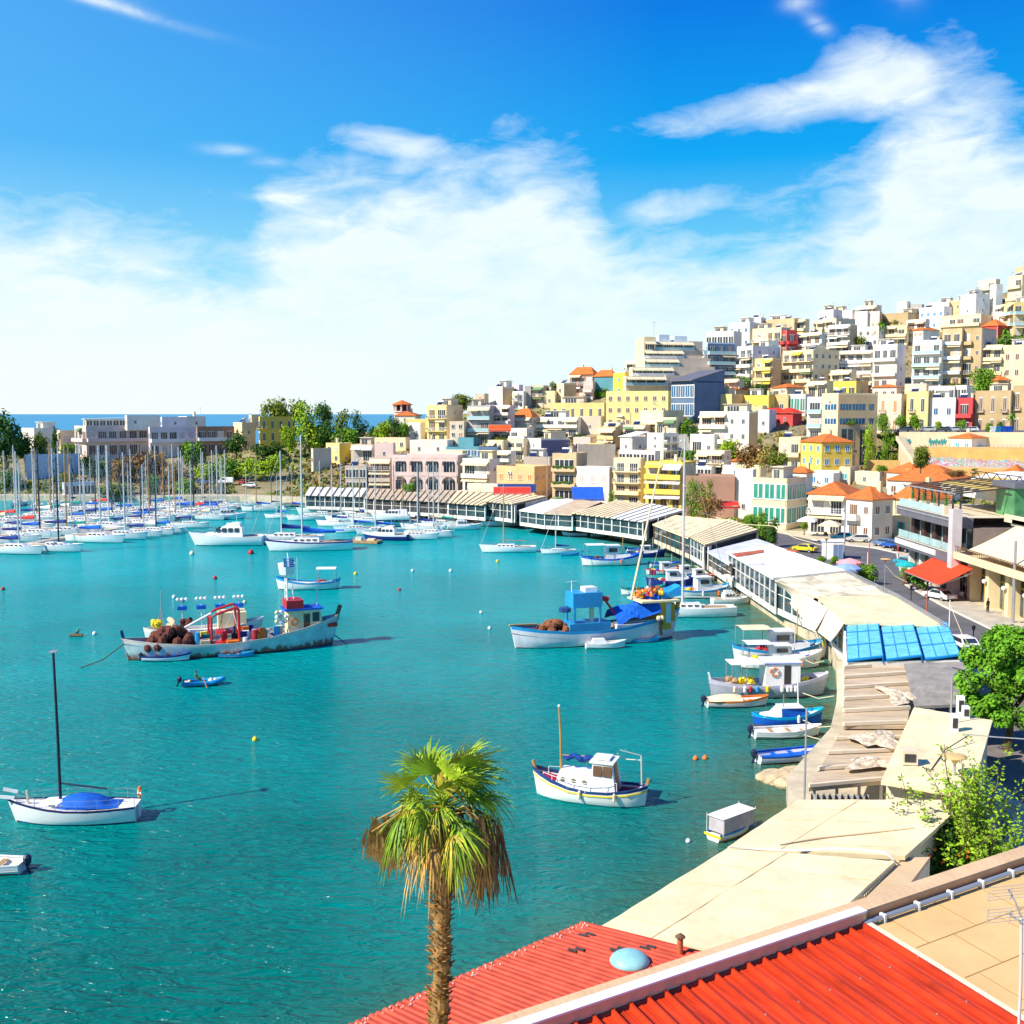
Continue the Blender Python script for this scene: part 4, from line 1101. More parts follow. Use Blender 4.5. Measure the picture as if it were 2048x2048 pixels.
# quay restaurants
def bil(q4,u,v):
 a,b_,c,d=q4
 return(a*(1-u)+b_*u)*(1-v)+(d*(1-u)+c*u)*v
PAVN=[0]
def pavilion(label,fl,fr,br,bl,z=5.0,zb=None,roofm=None,style='plain',wallk='W',post=M_WHITE,glass=M_SHOPGL,sag=0.0,front=True,right=None,nsl=12,rough=0.0,low=GZ):
 PAVN[0]+=1
 rng=random.Random(PAVN[0])
 zb=z if zb is None else zb
 P=[at(*fl,z),at(*fr,z),at(*br,zb),at(*bl,zb)]
 root=thing('quay_restaurant',label,'restaurant',(P[0].x,P[0].y,low),0,'restaurants along the curved quay')
 o=Vector((P[0].x,P[0].y,low))
 P=[p-o for p in P]
 roofm=roofm or M_CLOTH
 if style=='stripe':
  q=MB()
  q.hexa([p-Vector((0,0,.3))for p in P]+[p-Vector((0,0,.12))for p in P],1)
  for k in range(nsl):
   u0,u1=k/nsl,(k+0.70)/nsl
   c=[bil(P,u0,-0.01),bil(P,u1,-0.01),bil(P,u1,1.0),bil(P,u0,1.0)]
   q.hexa([p-Vector((0,0,.1))for p in c]+[p+Vector((0,0,.04))for p in c],0)
  q.build('roof',[roofm,M_DARKSLAT],root)
 else:
  n=16
  q=MB()
  G=[]
  for i in range(n+1):
   row=[]
   for j in range(n+1):
    p=bil(P,i/n,j/n)
    edge=math.sin(PI*i/n)*math.sin(PI*j/n)
    row.append(p+Vector((0,0,-sag*edge*(0.6+0.4*math.cos(i*2.1))+rng.uniform(-rough,rough))))
   G.append(row)
  q.grid(G)
  base=[p-Vector((0,0,.25))for p in P]
  for a,b_ in((0,1),(1,2),(2,3),(3,0)):
   m_=[G[0][0],G[n][0],G[n][n],G[0][n]]
   q.quad(base[a],base[b_],m_[b_],m_[a])
  q.quad(base[3],base[2],base[1],base[0])
  q.build('roof',roofm,root)
 H=[p.z-0.3 for p in P]
 def wall_run(a,b_,ha,hb,glazed):
  d=(b_-a)
  L=Vector((d.x,d.y)).length
  ang=math.atan2(d.y,d.x)
  inset=0.35
  n_=Vector((-math.sin(ang),math.cos(ang),0))*inset
  a0=Vector((a.x,a.y,0))+n_
  if glazed:
   nb=max(1,int(round(L/2.6)))
   for k in range(nb+1):
    u=k/nb
    h=ha+(hb-ha)*u
    x=L*u
    put(MB().box(-.09,.09,-.09,.09,0,h).mesh('post',post),'post',root,(a0 .x+math.cos(ang)*x,a0 .y+math.sin(ang)*x,0),ang)
   q=MB()
   h=min(ha,hb)-.02
   q.box(0.1,L-.1,0.02,0.06,0.75,h,0)
   q.box(0.1,L-.1,-0.02,0.08,0,0.73,1)
   q.box(0.1,L-.1,-0.03,0.01,h*0.62,h*0.62+0.08,1)
   put(q.mesh('glass_front',[glass,wallm(wallk)]),'glass_front',root,(a0 .x,a0 .y,0),ang)
  else:
   q=MB()
   q.hexa([(0,0,0),(L,0,0),(L,.2,0),(0,.2,0),(0,0,ha),(L,0,hb),(L,.2,hb),(0,.2,ha)])
   put(q.mesh('side_wall',wallm(wallk)),'side_wall',root,(a0 .x,a0 .y,0),ang)
 if front:
  wall_run(P[0],P[1],H[0],H[1],True)
 if right is not None:
  wall_run(P[1],P[2],H[1],H[2],right=='g')
 wall_run(P[3]+(P[0]-P[3])*0.02,P[0]+(P[3]-P[0])*.02,H[3],H[0],False)
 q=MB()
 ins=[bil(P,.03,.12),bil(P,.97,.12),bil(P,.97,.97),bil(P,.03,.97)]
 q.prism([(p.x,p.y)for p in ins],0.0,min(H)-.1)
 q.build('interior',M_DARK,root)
 return root,P
M_DARKSLAT=mat('dark_gap',(0.16,0.13,0.10),0.9,var=0.1)
M_TANROOF=mat('tan_roof',(0.66,0.50,0.33),0.9,var=0.2,scale=0.5)
pv=pavilion
pv('white roofed pavilion at the west end of the quay restaurants',(610,990),(727,993),(739,976),(620,974),5.0,roofm=M_CLOTHW,style='stripe',nsl=8)
pv('tan pavilion with diagonal white roof strips facing the moored yachts',(728,996),(894,1004),(914,981),(740,977),5.0,roofm=M_TANROOF,style='stripe',nsl=15,glass=M_DARK)
pv('long cream pavilion with wide blue glass panes behind the white motor cruiser',(895,1005),(968,1010),(1022,986),(915,981),5.0,style='stripe',nsl=8)
pv('small cream slatted pavilion with a glazed side wall',(970,1002),(1027,1008),(1096,993),(1004,982),5.6,style='stripe',nsl=7,right='s')
pv('low cream pavilion with square windows near the quay bend',(1038,1020),(1087,1026),(1150,999),(1112,994),4.8,roofm=M_CLOTHW)
pv('tan roofed pavilion with turquoise glass',(1088,1026),(1143,1029),(1202,1004),(1152,998),4.8,roofm=M_TANROOF,glass=M_SHOPGL)
pv('cream pavilion with broad brown roof stripes at the quay bend',(1144,1026),(1221,1035),(1302,1007),(1228,1002),5.0,style='stripe',nsl=8)
pv('white roofed pavilion with thin blue seams and a plain white end wall',(1222,1035),(1290,1044),(1372,1021),(1304,1007),5.0,roofm=M_CLOTHW,style='stripe',nsl=5,right='s')
pv('wooden framed pavilion with ragged cream canvas roof',(1305,1048),(1376,1075),(1452,1040),(1350,1030),5.0,post=M_WOOD,wallk='E',sag=0.4,rough=0.06)
pv('cream pavilion with bold dark stripes and a pale end wall',(1378,1072),(1412,1090),(1518,1060),(1458,1037),5.3,style='stripe',nsl=8,right='s')
pv('grey white flat roofed pavilion beside the bright white one',(1414,1102),(1458,1128),(1549,1089),(1514,1077),4.5,roofm=mat('grey_white_sheet',(0.62,0.64,0.68),0.8,var=0.15,scale=0.5),post=M_WOOD)
pv('bright white flat roofed pavilion with rust red corners and tall glass front',(1452,1103),(1546,1156),(1692,1141),(1545,1089),5.8,roofm=M_CLOTHW,wallk='W',sag=0.15,rough=0.03)
pv('patched tan and white canvas pavilion beside the street zigzag railing',(1548,1158),(1633,1192),(1793,1190),(1692,1142),5.6,roofm=mat('patched_canvas',(0.86,0.74,0.54),.9,var=.34,scale=.3,bump=.8,bscale=.6,dirt=.35),sag=0.4,rough=0.09)
pv('cream canvas pavilion with folding sun blinds next to the sky blue roof',(1634,1192),(1691,1244),(1889,1249),(1794,1190),5.6,roofm=M_CLOTH,rough=0.015)
q=MB()
for pts in(((1463,1107),(1527,1099),(1526,1104),(1474,1114)),((1572,1097),(1600,1102),(1592,1104),(1574,1101))):
 c=[at(x_,y_,5.86)for x_,y_ in pts]
 q.quad(*c)
root=thing('roof_patch','rust red painted strips at the far corners of the bright white restaurant roof','roof patch',(0,0,0))
for i in range(0,2):
 qq=MB()
 c=[at(x_,y_,5.84)for x_,y_ in(((1463,1107),(1527,1099),(1526,1104),(1474,1114)),((1572,1097),(1600,1102),(1592,1104),(1574,1101)))[i]]
 qq.hexa([v-Vector((0,0,0.1))for v in c]+c)
 qq.build('patch',M_RUSTRED,root)
for k,(a,b_,c,d,lb)in enumerate((((1548,1162),(1633,1192),(1592,1222),(1562,1184),'cream sun blind leaning over the quay beside the patched roof'),((1600,1184),(1656,1216),(1628,1264),(1590,1218),'beige folded sun blind over the quay, next to the black seam'),((1657,1217),(1690,1243),(1661,1283),(1632,1260),'beige sun blind next to the sky blue roof'))):
 z1,z0=5.5,3.4
 P=[at(*a,z1),at(*b_,z1),at(*c,z0),at(*d,z0)]
 o=Vector((P[0].x,P[0].y,GZ))
 root=thing('sun_blind',lb,'sun blind',o)
 n=6
 G=[[bil([p-o for p in P],i/n,j/n)+Vector((0,0,-0.12*math.sin(PI*j/n)))for j in range(n+1)]for i in range(n+1)]
 MB().grid(G).grid([[p-Vector((0,0,.05))for p in r]for r in G]).build('canvas',mat('beige_blind',(0.72,0.58,0.46),0.9,var=0.1),root)
 for pp in(P[2],P[3]):
  MB().bar(tuple(pp-o),(pp.x-o.x+0.8,pp.y-o.y,0),.07).build('arm',M_METAL,root)
P=[at(1692,1243,5.2),at(1693,1322,5.2),at(1926,1317,5.2),at(1898,1251,5.2)]
o=Vector((P[1].x,P[1].y,GZ))
root=thing('quay_restaurant','restaurant roofed with nine rows of sky blue square panels','restaurant',o,0,'restaurants along the curved quay')
Q4=[p-o for p in P]
def blu(u,v):
 return(Q4[0]*(1-u)+Q4[3]*u)*(1-v)+(Q4[1]*(1-u)+Q4[2]*u)*v
for r in range(3):
 for c in range(3):
  u0,u1=c/3+0.004,(c+1)/3-0.022
  v0,v1=r/3+0.004,(r+1)/3-0.004
  tilt=0.45
  q=MB()
  off=[0.28,0.30,0.0,0.0]
  def T(u,v):
   f_=(u-u0)/(u1-u0)
   return blu(u,v)+Vector((0,0,0.05+0.3*f_))
  for k in range(3):
   ua,ub=u0+(u1-u0)*(k+.05)/3,u0+(u1-u0)*(k+.95)/3
   pts=[T(ua,v1-.02),T(ub,v1-.02),T(ub,v0+.008),T(ua,v0+.008)]
   q.hexa([p-Vector((0,0,.06))for p in pts]+pts,0)
  pts=[T(u0,v1),T(u1,v1),T(u1,v0),T(u0,v0)]
  q.hexa([p-Vector((0,0,.16))for p in pts]+[p-Vector((0,0,.03))for p in pts],1)
  a_,b2=T(u1,v1),T(u1,v0)
  q.hexa([a_-Vector((.06,0,.6)),a_-Vector((-.02,0,.6)),b2-Vector((-.02,0,.6)),b2-Vector((.06,0,.6)),a_-Vector((.06,0,.02)),a_+Vector((.02,0,-.02)),b2+Vector((.02,0,-.02)),b2-Vector((.06,0,.02))],1)
  q.build('roof_panel',[M_BLUEP,M_BLUEP2],root)
pr=[blu(0.01,.99),blu(.99,.99),blu(.99,.01),blu(.01,.01)]
MB().prism([(p.x,p.y)for p in pr],0,3.55).build('wall',wallm('W'),root)
for k in range(5):
 p=blu(-0.012,k/4)
 MB().box(p.x-.08,p.x+.08,p.y-.08,p.y+.08,0,3.6).build('post',M_WHITE,root)
 # derelict slatted deck roof, grey tarpaulin, cream roof strip
def patch_roof(name,label,cat,pts,z,m,th=0.2,seams=0,zoff=None,rough=0.0,legs=True,group=None,res=14):
 P=[at(x_,y_,z if zoff is None else zoff[i])for i,(x_,y_)in enumerate(pts)]
 o=Vector((P[0].x,P[0].y,GZ))
 root=thing(name,label,cat,o,0,group)
 P=[p-o for p in P]
 rng=random.Random(int(pts[0][0]))
 G=[]
 for i in range(res+1):
  row=[]
  for j in range(res+1):
   row.append(bil(P,i/res,j/res)+Vector((0,0,rng.uniform(-rough,rough))))
  G.append(row)
 q=MB().grid(G)
 ring=[G[i][0]for i in range(res+1)]+[G[res][j]for j in range(1,res+1)]+[G[i][res]for i in range(res-1,-1,-1)]+[G[0][j]for j in range(res-1,0,-1)]
 dn=[p-Vector((0,0,th))for p in ring]
 for i in range(len(ring)):
  j=(i+1)%len(ring)
  q.quad(dn[i],dn[j],ring[j],ring[i])
 q.quad(*[p-Vector((0,0,th))for p in(P[3],P[2],P[1],P[0])])
 q.build('roof',m,root)
 if not legs:
  ins=[bil(P,.04,.05),bil(P,.96,.05),bil(P,.96,.95),bil(P,.04,.95)]
  MB().prism([(p.x,p.y)for p in ins],0,P[0].z-th-.05).build('wall',wallm('E'),root)
 if legs:
  for k in range(4):
   for v in(0.04,0.96):
    p=bil(P,0.05+0.3*k,v)
    MB().box(p.x-.07,p.x+.07,p.y-.07,p.y+.07,0,p.z-th).build('post',M_METAL,root)
 return root,P
r1,P1=patch_roof('deck_roof','weathered tan slatted roof with pale cross beams beside the grey tarpaulin','deck roof',[(1687,1452),(1814,1452),(1832,1330),(1687,1338)],4.6,M_SLATG)
for k in range(6):
 a,b_=bil(P1,0,k/5),bil(P1,1,k/5+.03)
 MB().bar((a.x,a.y,a.z+.15),(b_.x,b_.y,b_.z+.15),.28,.22).build('cross_beam',wallm('E'),r1)
r2,P2=patch_roof('deck_roof','tan slatted roof over the rocks, lower end of the derelict deck','deck roof',[(1618,1576),(1768,1562),(1814,1454),(1686,1454)],4.3,M_SLATG)
for k in range(5):
 a,b_=bil(P2,0,k/4),bil(P2,1,k/4)
 MB().bar((a.x,a.y,a.z+.15),(b_.x,b_.y,b_.z+.15),.2,.18).build('cross_beam',wallm('E'),r2)
r3,P3=patch_roof('tarpaulin','flat grey tarpaulin stretched beside the sky blue roof','tarpaulin',[(1830,1412),(1940,1408),(1938,1320),(1808,1328)],4.9,M_TARP,rough=.02)
r4,P4=patch_roof('quay_restaurant','long cream canvas roof strip with an air conditioner on it','restaurant',[(1762,1562),(1942,1592),(1985,1440),(1828,1414)],5.1,M_CLOTH,rough=.02,group='restaurants along the curved quay',legs=False)
r5,P5=patch_roof('quay_restaurant','cream canvas roof between the curtained terrace and the large shrub','restaurant',[(1455,1694),(1810,1712),(1935,1600),(1597,1599)],5.05,M_CLOTH,rough=.015,group='restaurants along the curved quay',legs=False)
r6,P6=patch_roof('quay_restaurant','largest cream canvas roof, nearest the red corrugated roof','restaurant',[(1200,1854),(1560,1932),(1790,1722),(1455,1696)],5.0,M_CLOTH,rough=.02,group='restaurants along the curved quay',legs=False)
for k,(rr,PP)in enumerate(((r5,P5),(r6,P6))):
 q=MB()
 for u in(0.28,):
  a,b_=bil(PP,0.0,u),bil(PP,1.0,u)
 a,b_=bil(PP,0.3,0.0),bil(PP,0.36,1.0)
 q.bar((a.x,a.y,a.z+.01),(b_.x,b_.y,b_.z+.01),.05,.02)
 for v in(.12,.55,.78):
  a,b_=bil(PP,0.02,v),bil(PP,.98,v)
  q.bar((a.x,a.y,a.z+.005),(b_.x,b_.y,b_.z+.005),.025,.015)
 q.build('seam',mat('seam_tape',(0.74,0.56,0.30),0.9),rr)
pts=[at(x_,y_,5.09)for x_,y_ in((1460,1695),(1530,1699),(1590,1702),(1660,1698),(1720,1700),(1770,1706),(1788,1720))]
rt=thing('canvas_fold','rolled crease of white canvas lying across the two largest cream roofs','canvas roll',pts[0])
o=pts[0]
MB().tube([p-o for p in pts],[.02,.05,.04,.07,.05,.07,.03],7).build('canvas',M_CLOTHW,rt,smooth=True)
pts=[at(x_,y_,5.1)for x_,y_ in((1560,1690),(1640,1676),(1720,1668),(1830,1655))]
rt=thing('canvas_fold','thin tan crease of canvas on the cream roof beside the shrub','canvas roll',pts[0])
MB().tube([p-pts[0]for p in pts],[.02,.04,.035,.02],6).build('canvas',mat('tan_canvas',(0.62,0.44,0.28),.9),rt,smooth=True)
M_RAG=mat('old_canvas',(0.66,0.54,0.40),0.95,var=0.4,scale=3.0,bump=1.0,bscale=5)
def rag(label,px,py,z,sx,sy,seed,m=M_RAG):
 """crumpled canvas heap"""
 rng=random.Random(seed)
 c=at(px,py,z)
 n=30
 G=[]
 ph=[(rng.uniform(-9,9),rng.uniform(-9,9),rng.uniform(0,6),rng.uniform(.02,.07))for _ in range(9)]
 for i in range(n+1):
  row=[]
  for j in range(n+1):
   u,v=i/n*2-1,j/n*2-1
   r_=1+.3*math.sin(3*math.atan2(v,u)+seed)+.12*math.sin(7*math.atan2(v,u))
   h=sum(a*abs(math.sin(fx*u+fy*v+p))for fx,fy,p,a in ph)
   fall=max(0,1-(u*u+v*v)**1.5*.8)
   row.append((u*sx*r_,v*sy*r_,h*(0.2+fall)))
  G.append(row)
 q=MB().grid(G).build('crumpled_canvas',m,None,c,smooth=True)
 tag(q,label,'canvas heap','torn canvas on the derelict deck')
 return q
rag('crumpled pale canvas heap beside the grey tarpaulin',1798,1392,4.75,1.0,2.1,2)
rag('crumpled canvas heap in the middle of the derelict deck',1756,1482,4.5,1.3,1.6,5)
rag('crumpled canvas heap at the rocky end of the derelict deck',1744,1530,4.5,1.3,.8,9)
a,b_=at(1612,1600,GZ),at(1742,1600,GZ)
o=at(1618,1588,4.3)
q=MB()
n=46
p0,p1=at(1622,1590,4.2),at(1738,1592,4.2)
for i in range(n):
 u0,u1=i/n,(i+1)/n
 A,B=p0 .lerp(p1,u0),p0 .lerp(p1,u1)
 d0,d1=.18*math.sin(i*1.3),.18*math.sin((i+1)*1.3)
 q.quad((A.x,A.y+d0,GZ),(B.x,B.y+d1,GZ),(B.x,B.y+d1,4.25),(A.x,A.y+d0,4.25))
c_=q.build('terrace_curtain',mat('grey_curtain',(0.30,0.29,0.27),.8,var=.15),None)
tag(c_,'grey pleated curtain closing the end of the derelict deck roof','curtain')
def ac_unit(label,px,py,z,w=1.0,h=1.0,d=.8,m=None):
 p=at(px,py,z)
 root=thing('air_conditioner',label,'air conditioner',p,R(-8),'air conditioners on the canvas roofs')
 MB().box(-w/2,w/2,-d/2,d/2,0,h).build('casing',m or wallm('E'),root)
 MB().box(-w*.36,w*.36,-d/2-.03,-d/2-.002,h*.22,h*.8).build('grille',M_DARK,root)
ac_unit('squat beige air conditioner alone on the cream roof strip',1817,1526,5.15,.85,.8,.8)
ac_unit('tall white air conditioner box at the foot of the utility pole',1908,1462,5.1,.42,1.1,.45,M_WHITE)
ac_unit('white air conditioner box beside the dense green tree',1931,1436,5.1,.42,.8,.45,M_WHITE)
ac_unit('tallest white air conditioner box between the other two',1920,1430,5.1,.42,1.3,.45,M_WHITE)
for lb,x0,y0,h_,D_ in(('thin white mast rising from the rocky end of the deck',1609,1592,6.2,0),('grey pole with hanging cables on the grey tarpaulin',1901,1450,4.2,0)):
 p=at(x0,y0,3.0 if h_>5 else 5)
 tag(MB().tube([(0,0,-3.0 if h_>5 else-3.5),(0,0,h_-1)],.06,6).build('pole',M_METAL,None,p),lb,'pole')
for k,pts in enumerate((((1938,1470,5.6),(1890,1500,5.2),(1862,1540,5.12),(1845,1535,5.12)),((2050,1478,7.5),(1990,1474,7.0),(1925,1468,6.8)),((1905,1335,8.0),(1925,1340,7.6),(1942,1375,6.6),(1965,1385,6.2)))):
 P=[at(*p)for p in pts]
 tag(MB().tube([p-P[0]for p in P],.035,5).build('cable',M_BEAM if k!=1 else M_METAL,None,P[0]),['black cable trailing over the cream roof strip','pale wire running to the dense tree','grey cable bending from the pole to the tree'][k],'cable')
 # street front on the east side: glass and dark band building
def shops():
 root=thing('modern_building','two storey modern shop building with dark bands, glass balconies and a roof pergola','building',(57.2,159.5,GZ),-PI/2)
 L=20.0
 MB().box(0,L,1.6,18,-1,8.9).build('wall',mat('warm_grey_wall',(0.26,0.21,0.19),.8,var=.15),root)
 MB().box(-1,L,-0.9,1.6,4.3,5.6).box(-1,L,-0.9,1.6,8.9,10.2).build('fascia',M_GREYB,root)
 MB().box(-1,L*.72,-1.0,-.92,4.7,5.4).build('sign_board',M_WHITE,root)
 MB().box(-1.05,L+.05,-1.0,-.9,9.75,9.95).build('trim',M_METAL,root)
 MB().box(-.5,L-.3,-.8,17,5.6,5.72).build('balcony_floor',wallm('E'),root)
 MB().box(-.5,L-.3,-.8,17,10.2,10.3).build('terrace_floor',wallm('E'),root)
 for k in range(5):
  x=k*L/5
  MB().box(x+.2,x+1.4,.9,1.6,5.72,8.9).build('pier',mat('brown_pier',(0.07,0.04,0.035),.5),root)
  g=MB().box(x+1.6,x+L/5,1.45,1.58,5.8,8.8)
  g.box(x+2.5,x+2.62,1.38,1.44,5.8,8.8,1)
  g.build('window',[M_SHOPGL,M_FRAME],root)
  MB().box(x+.1,x+L/5-.1,-.85,-.8,5.8,6.8).build('glass_railing',M_RAILG,root)
  if k<4:
   MB().box(x+.1,x+L/5-.1,-.85,-.8,10.35,11.3).build('glass_railing',M_RAILG,root)
   MB().box(x+L/5-.5,x+L/5+.5,-.8,-.1,10.3,11.5).build('planter',wallm('E'),root)
   MB().tube([(x+L/5,-.4,11.4),(x+L/5,-.4,12.3),(x+L/5,-.4,12.9)],[.25,.18,.02],6).build('potted_shrub',M_PLANT,root)
  MB().box(x+.15,x+.75,.7,1.6,0,4.3).build('column',wallm('W'),root)
  g=MB().box(x+.75,x+L/5+.1,1.4,1.56,.1,4.1)
  g.box(x+1.9,x+2.0,1.34,1.39,.1,4.1,1)
  g.box(x+2.9,x+3.0,1.34,1.39,.1,4.1,1)
  g.build('shop_window',[M_SHOPGL,M_FRAME],root)
 MB().box(L-.4,L+.9,-1.4,-.2,0,11.4).build('corner_pillar',mat('pale_pillar',(0.60,0.55,0.56),.8),root)
 for k in range(8):
  x=1+k*(L-3)/7
  MB().box(x-.1,x+.1,.6,.8,10.3,13.2).build('pergola_post',M_BEAM,root)
  MB().bar((x,-.6,13.1),(x,9,14.2),.14,.2).build('rafter',M_BEAM,root)
 for y_,z_ in((-.5,13.1),(2.5,13.45),(6,13.85),(9,14.2)):
  MB().bar((0,y_,z_+.15),(L-1,y_,z_+.15),.14,.18).build('purlin',M_METAL if y_<0 else M_BEAM,root)
 q=MB()
 for k in range(5):
  q.bar((1+k*3.4,9,14.3),(2.7+k*3.4,9,15.3),.1)
  q.bar((2.7+k*3.4,9,15.3),(4.4+k*3.4,9,14.3),.1)
 q.bar((1,9,15.3),(17,9,15.3),.12)
 q.build('truss',M_BEAM,root)
 MB().hexa([(2,4,13.6),(17,4,13.6),(17,12,14.4),(2,12,14.4),(2,4,13.65),(17,4,13.65),(17,12,14.45),(2,12,14.45)]).build('roof_screen',mat('straw_screen',(0.62,0.46,0.12),.9,var=.3,scale=2),root)
 MB().box(2,13,12,12.3,10.3,13.6).build('back_wall',wallm('Y'),root)
 MB().box(L-6,L-.5,7,14,10.3,14.0).build('glass_room',mat('green_glass_wall',(0.08,0.30,0.12),.2,var=.3),root)
 MB().box(L-6.4,L+.2,6.6,14.4,14.0,14.7).build('room_fascia',M_GREYB,root)
 a=thing('shop_awning','bright orange red awning over the cafe tables by the road','awning',(56.9,146.5,6.0),-PI/2)
 G=[[(12*j/10,-4.2*i/5,-2.1*i/5-.1*math.sin(PI*i/5))for j in range(11)]for i in range(6)]
 MB().grid(G).build('canvas',mat('orange_red_cloth',(0.85,0.055,0.01),.8,var=.1),a)
 MB().bar((0,-4.2,-2.15),(12,-4.2,-2.15),.1).build('frame',M_METAL,a)
 for x in(.1,6,11.9):
  MB().bar((x,0,-.6),(x,-4.2,-2.2),.07).build('arm',M_METAL,a)
 root=thing('corner_building','beige shop building with square columns, gold framed windows and a huge cream awning','building',(57.2,138.4,GZ),-PI/2)
 L=42
 MB().box(0,L,1.8,20,-1,5.2).box(0,L,6.0,20,5.2,9.6).build('wall',wallm('C'),root)
 MB().box(-.1,L,-1.2,6.0,5.2,5.6).build('balcony_floor',wallm('C'),root)
 MB().box(-.1,L,-1.2,-.9,5.6,6.1).build('parapet',wallm('C'),root)
 for k in range(14):
  x=k*3.05
  g=MB()
  g.box(x,x+2.9,-1.1,-1.04,6.75,6.85)
  for j in range(6):
   g.box(x+.2+j*.5,x+.26+j*.5,-1.1,-1.04,6.1,6.75)
  g.build('balcony_railing',M_WOOD,root)
 for k in range(8):
  x=1+k*5.3
  MB().box(x,x+.9,.2,1.8,0,5.2).build('column',wallm('C'),root)
  g=MB().box(x+.95,x+5.2,1.62,1.76,.15,4.9)
  for j in(1.0,1.9,2.3,3.2,4.2):
   g.box(x+.95+j,x+1.1+j,1.54,1.61,.15,4.9,1)
  g.box(x+.95,x+5.2,1.52,1.6,3.3,3.45,1)
  g.build('shop_window',[M_SHOPGL,mat('gold_frame',(0.60,0.38,0.04),.4,var=.1)],root)
  MB().ball((x+.45,-.15,3.3),.28,8).build('globe_lamp',M_WHITE,root)
 G=[[(3+18*j/10,5.8-6.6*i/6,10.0-3.4*i/6-.15*math.sin(PI*i/6))for j in range(11)]for i in range(7)]
 MB().grid(G).grid([[(a_,b_,c_-.06)for a_,b_,c_ in r]for r in G]).build('awning',M_AWN,root)
 MB().box(2.2,22,5.0,6.0,9.9,10.4).build('awning_box',wallm('C'),root)
 MB().box(20.5,L,3.0,6.0,5.6,9.0).build('upper_room',wallm('B'),root)
 MB().box(1.5,L,5.2,20,9.6,9.9).build('roof',M_ROOFT,root)
 MB().box(0,L,5.0,5.15,9.9,10.9).build('roof_parapet',wallm('E'),root)
 p=Vector((71,132,GZ))
 tt=thing('arched_tent','white arched tent roof behind the pergola terrace','tent',(71,146,GZ+11.6))
 tt.scale=(.8,.7,.75)
 n=10
 G=[]
 for i in range(n+1):
  a_=PI*i/n
  G.append([(-9*math.cos(a_)+4,y_,1.5+3.0*math.sin(a_))for y_ in(0,6,12,18,24)])
 MB().grid(G).build('canvas',M_CLOTHW,tt)
 q=MB()
 for i in range(n):
  q.bar(G[i][0],G[i+1][0],.2)
 q.build('arch_frame',M_METAL,tt)
 MB().box(-5,13,.5,24,-.4,1.5).build('wall',wallm('W'),tt)
shops()
# retaining walls
M_OCHRE=mat('ochre_plaster',(0.72,0.45,0.15),.9,var=.15,scale=.3,dirt=.25)
def graffiti_mat():
 m=mat('graffiti',(0.7,.6,.5),.8,var=.1)
 t=m.node_tree
 b=t.nodes['Principled BSDF']
 tcn=t.nodes.new('ShaderNodeTexCoord')
 mp=t.nodes.new('ShaderNodeMapping')
 mp.inputs['Scale'].default_value=(.22,.22,.4)
 t.links.new(tcn.outputs['Object'],mp.inputs[0])
 ns=t.nodes.new('ShaderNodeTexNoise')
 ns.inputs['Scale'].default_value=1.6
 ns.inputs['Detail'].default_value=3
 ns.inputs['Distortion'].default_value=2.5
 t.links.new(mp.outputs[0],ns.inputs['Vector'])
 c=ramp(t,ns.outputs[0],[(.0,(.02,.2,.6)),(.36,(.03,.4,.65)),(.42,(.7,.65,.75)),(.46,(.35,.03,.3)),(.5,(.6,.3,.2)),(.55,(.08,.4,.25)),(.60,(.75,.6,.75)),(.64,(.03,.03,.12)),(.67,(.3,.55,.8)),(.74,(.8,.45,.6))])
 t.links.new(c,b.inputs['Base Color'])
 return m
def wall_between(name,label,a,b_,z0,z1,th,m,parent=None,cat='wall'):
 root=parent or thing(name,label,cat,(a.x,a.y,0))
 q=MB()
 d=Vector((b_.x-a.x,b_.y-a.y,0))
 n=Vector((d.y,-d.x,0)).normalized()*-th
 o=Vector((a.x,a.y,0))if not parent else Vector(parent.location)
 A,B=Vector((a.x,a.y,0))-Vector((o.x,o.y,0)),Vector((b_.x,b_.y,0))-Vector((o.x,o.y,0))
 q.hexa([A+Vector((0,0,z0)),B+Vector((0,0,z0)),B+n+Vector((0,0,z0)),A+n+Vector((0,0,z0)),A+Vector((0,0,z1)),B+Vector((0,0,z1)),B+n+Vector((0,0,z1)),A+n+Vector((0,0,z1))])
 return root,q
ga,gb=atd(1855,948,275),atd(2110,965,266)
zt=atd(1950,897,271).z
root,q=wall_between('retaining_wall','tall ochre retaining wall with a long band of colourful graffiti',ga,gb,4,zt,18.0,M_OCHRE)
q.build('wall',M_OCHRE,root)
zg0,zg1=atd(1950,938,271).z,atd(1950,914,271).z
d=Vector((gb.x-ga.x,gb.y-ga.y,0)).normalized()
nn=Vector((d.y,-d.x,0))*1
off=nn*.04 if nn.y<0 else-nn*.04
L=(gb-ga).length
n=60
q=MB()
rg=random.Random(4)
prev=None
for i in range(n+1):
 p=d*(L*i/n)+off
 lo=zg0-rg.uniform(-.3,.4)-(0.6 if i>n*.5 else 0)-i/n*1.2
 hi=zg1+rg.uniform(-.4,.3)-i/n*1.2
 if prev:
  q.quad((prev[0].x,prev[0].y,prev[1]),(p.x,p.y,lo),(p.x,p.y,hi),(prev[0].x,prev[0].y,prev[2]))
 prev=(p,lo,hi)
q.build('graffiti',graffiti_mat(),root)
q=MB()
for i in range(30):
 p=d*(L*i/29)
 q.bar((p.x,p.y,zt),(p.x,p.y,zt+1.0),.07)
q.bar((0,0,zt+1.0),(d.x*L,d.y*L,zt+1.0),.08)
q.build('railing',M_METAL,root)
la,lb_=atd(1735,935,284),atd(1800,938,282)
root,q=wall_between('garden_wall','low ochre garden wall between the leaning tree and the graffiti wall',la,lb_,4,atd(1780,920,284).z,.6,M_OCHRE)
q.build('wall',M_OCHRE,root)
la,lb_=atd(1810,985,264),atd(2110,1000,256)
